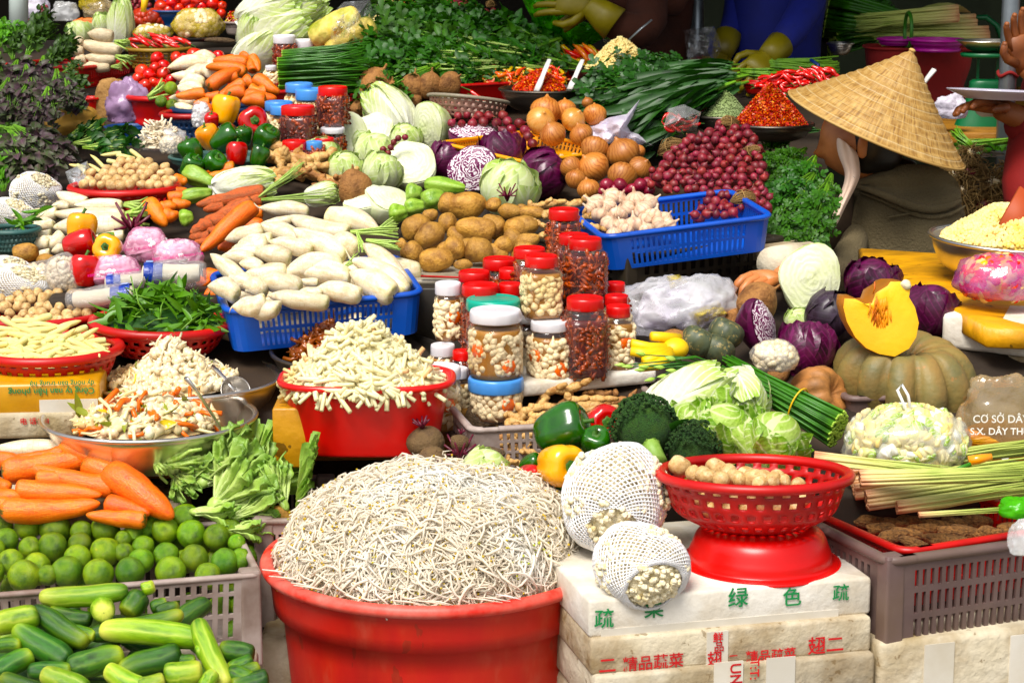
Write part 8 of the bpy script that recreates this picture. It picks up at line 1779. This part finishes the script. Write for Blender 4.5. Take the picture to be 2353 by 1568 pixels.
# brown shirt, yellow gloves
t, Mi = person(1470, 60, 7.0, 'person in a dark brown long sleeved top and olive yellow rubber gloves')
def lf(rings, m_, nm, nz=.05, sq=2.3): return ob(nm, mesh(nm, loft(rings, 36, nz, sq=sq).x(Mi), M_[m_]), t, mods=(sub(1),))
nk = P(1500, -210, 7.05)
ob('body', mesh('body', cat_([simplehead(P(1500, -290, 7.05), .3), tube([P(1500, -240, 7.05), P(1500, -180, 7.06), P(1500, 0, 7.08), P(1490, 200, 7.1)], [.05, .07, .11, .12], 16), tube([P(1480, 220, 7.1), P(1478, 420, 7.1), P(1476, 780, 7.1)], [.10, .07, .05], 12)]).x(Mi), M_['skin_dark']), t)
ob('hair', mesh('hair', ball(20, 14).x(T(P(1504, -306, 7.09)) @ scM(.19, .22, .22)).x(Mi), M_['hair']), t)
lf([(1500,-200,40,.06,7.05),(1500,-170,95,.10,7.06),(1500,-60,100,.12,7.08),(1495,40,98,.125,7.1),(1482,120,95,.13,7.1),(1480,200,97,.13,7.1),(1478,300,95,.13,7.1)], 'shirt_brown', 'shirt')
lf([(1480,290,92,.12,7.1),(1480,500,88,.12,7.1),(1480,760,70,.11,7.1)], 'shirt_brown', 'trousers')
ob('sleeve', mesh('sleeve', tube([P(1440, -150, 6.98), P(1470, -50, 6.86), P(1495, 60, 6.74), P(1460, 82, 6.7), P(1395, 48, 6.66)], [.07, .075, .074, .06, .05], 20).x(Mi), M_['shirt_brown']), t, mods=(sub(1),))
ob('sleeve', mesh('sleeve', tube([P(1560, -150, 7.0), P(1570, -60, 6.95), P(1540, 0, 6.85), P(1450, 0, 6.8), P(1380, 0, 6.78)], [.06, .06, .055, .045, .04], 16).x(Mi), M_['shirt_brown']), t)
gw = P(1352, 10, 6.66); g = tube([P(1412, 56, 6.65), P(1385, 36, 6.65), P(1362, 18, 6.66), gw], [.056, .048, .038, .034], 18)
ob('glove', mesh('glove', cat_([g, hand(gw, P(1290, 2, 6.66)-gw, Vector((0, -1, .3)), 1.15, .5, side=1)]).x(Mi), M_['glove']), t)
gw = P(1372, 0, 6.8); ob('glove', mesh('glove', cat_([tube([P(1415, 14, 6.8), gw], [.04, .032], 16), hand(gw, P(1310, 25, 6.72)-gw, Vector((0, -1, .2)), 1.1, .6, side=-1)]).x(Mi), M_['glove']), t)
# blue top
t, Mi = person(1790, 60, 7.3, 'person in a royal blue long sleeved top and yellow gloves, bending down')
ob('body', mesh('body', cat_([simplehead(P(1800, -330, 7.2), .2), tube([P(1800, -270, 7.25), P(1800, -100, 7.3), P(1790, 160, 7.4)], [.05, .1, .12], 16), tube([P(1790, 160, 7.4), P(1790, 420, 7.4), P(1790, 720, 7.4)], [.1, .07, .05], 12)]).x(Mi), M_['skin_dark']), t)
ob('hair', mesh('hair', ball(20, 14).x(T(P(1804, -345, 7.24)) @ scM(.19, .22, .22)).x(Mi), M_['hair']), t)
lf([(1790,-240,40,.07,7.25),(1795,-200,115,.11,7.18),(1795,-60,112,.13,7.1),(1790,20,106,.14,7.08),(1782,90,104,.15,7.08),(1780,170,104,.15,7.1)], 'shirt_blue', 'shirt', .09)
lf([(1772,160,90,.14,7.4),(1780,400,85,.13,7.4),(1780,700,70,.12,7.4)], 'plastic_navy', 'trousers')
lf([(1750,86,30,.05,7.2),(1752,106,31,.05,7.2)], 'plaid', 'shirt_tail', .02)
ob('sleeve', mesh('sleeve', tube([P(1705, -180, 7.2), P(1706, -60, 7.15), P(1696, 30, 7.1), P(1682, 70, 7.05), P(1668, 98, 7.0)], [.05, .052, .048, .042, .038], 18).x(Mi), M_['shirt_blue']), t, mods=(sub(1),))
ob('sleeve', mesh('sleeve', tube([P(1870, -180, 7.1), P(1872, -80, 7.0), P(1862, 0, 6.9), P(1822, 70, 6.8), P(1786, 110, 6.75)], [.056, .06, .056, .05, .042], 20).x(Mi), M_['shirt_blue']), t, mods=(sub(1),))
for a, b_, s_ in ((P(1674, 84, 7.02), P(1652, 140, 6.96), 1), (P(1792, 104, 6.76), P(1752, 140, 6.7), -1)):
    ob('glove', mesh('glove', cat_([tube([a, a.lerp(b_, .5), a.lerp(b_, .8)], [.046, .038, .032], 16), hand(a.lerp(b_, .75), b_-a, Vector((0, -1, .4)), 1.05, .5, side=s_)]).x(Mi), M_['glove']), t)
# red sleeve at the right edge
t, Mi = person(2480, 300, 5.9, 'person in red at the right edge, raising one hand and holding a plate')
ob('shirt', mesh('shirt', loft([(2560,60,50,.08,6.0),(2560,110,120,.12,6.0),(2540,300,130,.14,6.0),(2530,480,130,.15,6.0)], 36, .05).x(Mi), M_['shirt_red']), t)
ob('trousers', mesh('trousers', tube([P(2520, 480, 6.0), P(2470, 350, 5.75), P(2385, 335, 5.6), P(2365, 420, 5.55), P(2370, 560, 5.55)], [.12, .105, .085, .07, .06], 20).x(Mi), M_['shirt_red']), t)
w1 = P(2352, 150, 5.72); ob('sleeve', mesh('sleeve', tube([P(2500, 130, 5.95), P(2440, 230, 5.8), P(2375, 190, 5.74)], [.06, .055, .045], 16).x(Mi), M_['shirt_red']), t)
w2 = P(2300, 252, 5.55); ob('sleeve', mesh('sleeve', tube([P(2480, 200, 5.9), P(2420, 310, 5.7), P(2340, 282, 5.58)], [.06, .055, .045], 16).x(Mi), M_['shirt_red']), t)
ob('body', mesh('body', cat_([simplehead(P(2560, -60, 6.0), .9), tube([P(2560, 0, 6.0), P(2560, 80, 6.0), P(2545, 200, 6.02)], [.05, .07, .1], 14), tube([P(2545, 150, 6.02), P(2440, 225, 5.8), w1], [.04, .036, .028], 14), hand(w1, P(2335, 60, 5.68)-w1, Vector((-.3, 1, 0)), 1.0, .25, side=-1), tube([P(2545, 190, 6.02), P(2420, 305, 5.7), w2], [.04, .036, .028], 14), hand(w2, P(2240, 238, 5.5)-w2, Vector((0, .3, 1)), 1.0, .35, side=1)]).x(Mi), M_['skin_dark']), t)
ob('hair', mesh('hair', ball(20, 14).x(T(P(2570, -70, 6.04)) @ scM(.19, .22, .22)).x(Mi), M_['hair']), t)
pl = rev([(.001, 0), (.07, .001), (.085, .006), (.125, .022), (.127, .025), (.122, .024), (.08, .010), (.001, .006)], 48, 22).x(T(P(2290, 230, 5.5)) @ rotM(-.06, .04, 0)); tag(ob('plate', mesh('plate', pl, mm('china', ['#C8C4D0', '#BCB8C4'], rough=.2))), 'shallow white china plate held by the person in red', 'plate')
# ================================================================ things behind at the right
tag(ob('pole', mesh('pole', tube([P(1600, 200, 7.2), P(1600, 100, 7.2), P(1600, -200, 7.2)], .024, 18), M_['zinc'])), 'shiny galvanised pole between the brown and blue tops', 'pole')
pz_ = 5.95; pp0 = P(2309, 300, pz_); t = bpy.data.objects.new('pole', None); COL.objects.link(t); t.location = (pp0.x, pp0.y, 0); tag(t, 'dark grey metal pole bound with a red band, right edge', 'pole')
ob('tube', mesh('pole', tube([(0, 0, 0), (0, 0, 1.2), (0, 0, 2.3)], .024, 18), M_['zinc']), t); ob('red_band', mesh('band', tube([(.026*math.cos(a), .026*math.sin(a), P(2309, 168, pz_).z+.006*math.sin(a*3)) for a in np.linspace(0, 4*pi, 40)], .005, 5), M_['shirt_red']), t)
tag(ob('shop_wall', mesh('wall', box(P(1570, 0, 10).x, 10.2, 0, 7, 10.4, 3.2), M_['wall'])), 'plain grey green wall closing the stall at the upper right', 'wall')
tag(ob('shop_wall', mesh('wall', box(-7, 10.6, 0, P(1568, 0, 10).x, 10.8, 3.2), M_['wall_dark'])), 'dark wall behind the stalls on the left', 'wall')
aw = tag(ob('shade_awning', mesh('shade_awning', grid(np.array([[(x, y, 2.35+.18*(y-6)/3+.02*math.sin(x*5)) for x in np.linspace(-.45, 5, 12)] for y in (5.85, 7.5, 9, 10.6)]), wrap=False), M_['shade_awning']), M=None), 'unseen dark green sheet added overhead to shade the back right of the stall', 'shade_awning')  # never in view, added to keep sun off the back right
tag(ob('shade_awning', mesh('shade_awning', grid(np.array([[(x, y, 2.45+.02*math.sin(x*5)) for x in np.linspace(-5, -.47, 12)] for y in (7.6, 9, 10.6)]), wrap=False), M_['shade_awning']), M=None), 'unseen sheet added overhead to shade the back left stalls', 'shade_awning')  # second unseen cover, added to shade the back left
# back table with red cloth tub, purple basins, lemongrass
boxon('back_table', 'table', 1890, 330, 7.2, 2500, 330, .8, .12, 'wood', 'wooden table at the back right under the red tub', bev=.005)
tb = bowl('tub', 'tub', 2110, 108, 240, 6.9, 130, 'shirt_red', 'large dark red tub behind the straw hat', bot=.86, sq=3, sy=.7)
bowl('basin', 'basin', 2152, 92, 116, 6.7, 24, 'plastic_purple', 'purple plastic basin on the dark red tub, right one', bot=.9); bowl('basin', 'basin', 2066, 90, 90, 6.85, 12, 'plastic_purple', 'flat purple plastic lid beside the purple basin', bot=.9)
for k, q in enumerate([(2240,50,1960,70,170),(2270,80,2000,85,160),(2200,30,1960,50,140)]): at_stick(K_['lgrass'], q[0], q[1], q[2], q[3], q[4], 7.05-.05*k, label=['lemongrass bundle behind the purple basin, middle', 'lemongrass bundle behind the purple basin, nearest', 'lemongrass bundle behind the purple basin, farthest'][k])
tag(ob('leaf_band', mesh('band', tube([P(2086, 70, 6.8)+Vector((.0, .06*math.cos(a), .055*math.sin(a))) for a in np.linspace(0, 2*pi, 20)], .006, 6, cap=False), M_['leaf_band'])), 'bright green band around the back lemongrass', 'leaf band')
at_stick(K_['chives'], 1900, 30, 2080, 60, 420, 7.3, label='large dark grassy bundle at the upper right'); at_stick(K_['beans'], 1900, 80, 2040, 40, 330, 7.4, label='dark leafy stems under the grassy bundle')
hk = leafg(.28, .16, 4, 8, .1, .2).x(T(P(2230, 30, 7.3)) @ rotM(0, -.1, pi-.1)); tag(ob('corn_husk', mesh('husk', hk, M_['lemongrass'])), 'dry curled pale leaf on top of the lemongrass', 'leaf')
bowl('basin', 'basin', 1930, 100, 50, 7.1, 24, 'steel', 'small steel bowl right of the blue sleeve', bot=.6)
bowl('basin', 'basin', 1615, 150, 90, 7.0, 30, 'plastic_pink', 'crimson basin between the two gloved people', bot=.7)
tag(ob('pale_ladle', mesh('ladle', tube([P(2118, 200, 5.9), P(2130, 180, 5.9), P(2146, 160, 5.9)], [.006, .010, .012], 10, flat=.5), M_['white_plastic'])), 'white spoon end rising behind the hat', 'spoon')
# kitchen scale
t = bpy.data.objects.new('kitchen_scale', None); COL.objects.link(t); sc0 = P(2262, 300, 6.2); t.location = sc0; tag(t, 'green kitchen scale with a steel pan behind the plate', 'scale'); u = 6.2/F
ob('case', mesh('case', rev([(92*u, 0), (88*u, 10*u), (62*u, 60*u), (50*u, 100*u), (44*u, 116*u), (.001, 118*u)], 24, 12, sq=3).x(scM(.8, .5, 1)), M_['scale_green']), t); ob('dial', mesh('dial', rev([(.001, .004), (30*u, .004), (33*u, 0)], 30, 3, sm=False).x(T((0, -34*u, 60*u)) @ rotM(pi/2, 0, 0)), M_['zinc']), t)
for sx in (-1, 1): ob('post', mesh('post', box(sx*22*u-3*u, -3*u, 116*u, sx*22*u+3*u, 3*u, 168*u), M_['scale_green'], smooth=False), t)
ob('plate', mesh('scale_plate', rev([(.001, 168*u), (60*u, 168*u), (64*u, 174*u), (60*u, 178*u)], 32, 4, sm=False).x(scM(1, .8, 1)), M_['scale_green']), t)
ob('pan', mesh('pan', rev([(.001, 180*u), (40*u, 182*u), (66*u, 200*u), (74*u, 206*u), (76*u, 205*u)], 40, 14).x(scM(1, .8, 1)), M_['steel']), t)
tag(ob('hose', mesh('hose', tube([P(2230, 42, 7.1), P(2265, 40, 7.1), P(2290, 60, 7.1), P(2300, 90, 7.1)], .009, 8), M_['scale_green'])), 'curved bright green hose behind the pole', 'hose')
bag('plastic_bag', 2185, 250, 70, 60, 6.0, 'bag_milk', 'small lilac white bag beside the scale', seed=71, rough=.3)
# garlic shoots and rooty bunches right of the vendor
for k, (x, y, d) in enumerate(((2245,395,90),(2300,420,100),(2225,440,90),(2280,470,100),(2330,450,90),(2250,350,60),(2340,390,60),(2210,400,70))):
    r = random.Random(k+50); gs = []
    for i in range(120):
        a = r.uniform(0, 6.3); b2 = r.uniform(-1, 1); p = Vector((math.cos(a), math.sin(a)*.7, b2)).normalized()*.2; q = p*r.uniform(1.6, 2.6)+Vector((0, 0, -.12))
        gs.append(tube([p*.3, p, p.lerp(q, .5)+Vector((r.gauss(0, .05), 0, r.gauss(0, .05))), q], [.014, .012, .010, .006], 3))
    tt = bpy.data.objects.new('rooty_bunch', None); COL.objects.link(tt); tt.matrix_local = T(P(x-20, y, 5.72)) @ scM(d*1.5*5.75/F); tag(tt, 'tangled bunch of brown hairy roots right of the vendor', 'roots', 'rooty bunches right of the vendor')
    ob('roots', mesh('roots', cat_(gs), M_['root']), tt); ob('bulb', mesh('bulb', ball(10, 8).x(scM(.26, .22, .2)), M_['pickle_w' if k % 3 else 'shallot']), tt)
at_stick(K_['scallion'], 2235, 340, 2190, 300, 120, 5.8, label='white and green scallion butts behind the hat brim'); at_stick(K_['scallion'], 2350, 320, 2200, 335, 90, 5.85, label='thin green scallion leaves under the plate')
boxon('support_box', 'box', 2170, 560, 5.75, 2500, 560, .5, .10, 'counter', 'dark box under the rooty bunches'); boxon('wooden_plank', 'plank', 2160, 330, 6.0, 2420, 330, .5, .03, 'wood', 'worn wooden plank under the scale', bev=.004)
heap('mixed_ground', 'spilled leaves', P(2240, 345, 5.9), .08, .01, 'counter', [(LF_oval, 'herb', 60, .03, .4)], 'scattered leaves on the plank')
# ================================================================ light
def lights():
    w = bpy.data.worlds.new('World'); SC.world = w; w.use_nodes = True; nt = w.node_tree; bg = nt.nodes['Background']
    sk = nt.nodes.new('ShaderNodeTexSky'); sk.sky_type = 'NISHITA'; sk.sun_disc = False; sk.sun_elevation = math.radians(58); sk.sun_rotation = math.radians(205)
    sk.dust_density = 3; sk.air_density = 1.0; sk.altitude = 0
    hs = nt.nodes.new('ShaderNodeHueSaturation'); hs.inputs['Saturation'].default_value = .3; hs.inputs['Value'].default_value = 1.0
    nt.links.new(sk.outputs[0], hs.inputs['Color']); nt.links.new(hs.outputs[0], bg.inputs[0]); bg.inputs[1].default_value = .15
    sl = bpy.data.lights.new('sun', 'SUN'); sl.energy = 3.9; sl.angle = math.radians(26); sl.color = (1, .955, .88)
    s = bpy.data.objects.new('sun', sl); COL.objects.link(s)
    el, az = math.radians(58), math.radians(205)   # from behind the camera, a little left
    d = Vector((math.sin(az)*math.cos(el), math.cos(az)*math.cos(el), math.sin(el)))
    s.rotation_euler = d.to_track_quat('Z', 'Y').to_euler()
lights()
SC.view_settings.view_transform = 'Standard'; SC.view_settings.look = 'None'; SC.view_settings.exposure = 0
SC.cycles.max_bounces = 8; SC.cycles.transparent_max_bounces = 24; SC.cycles.diffuse_bounces = 3
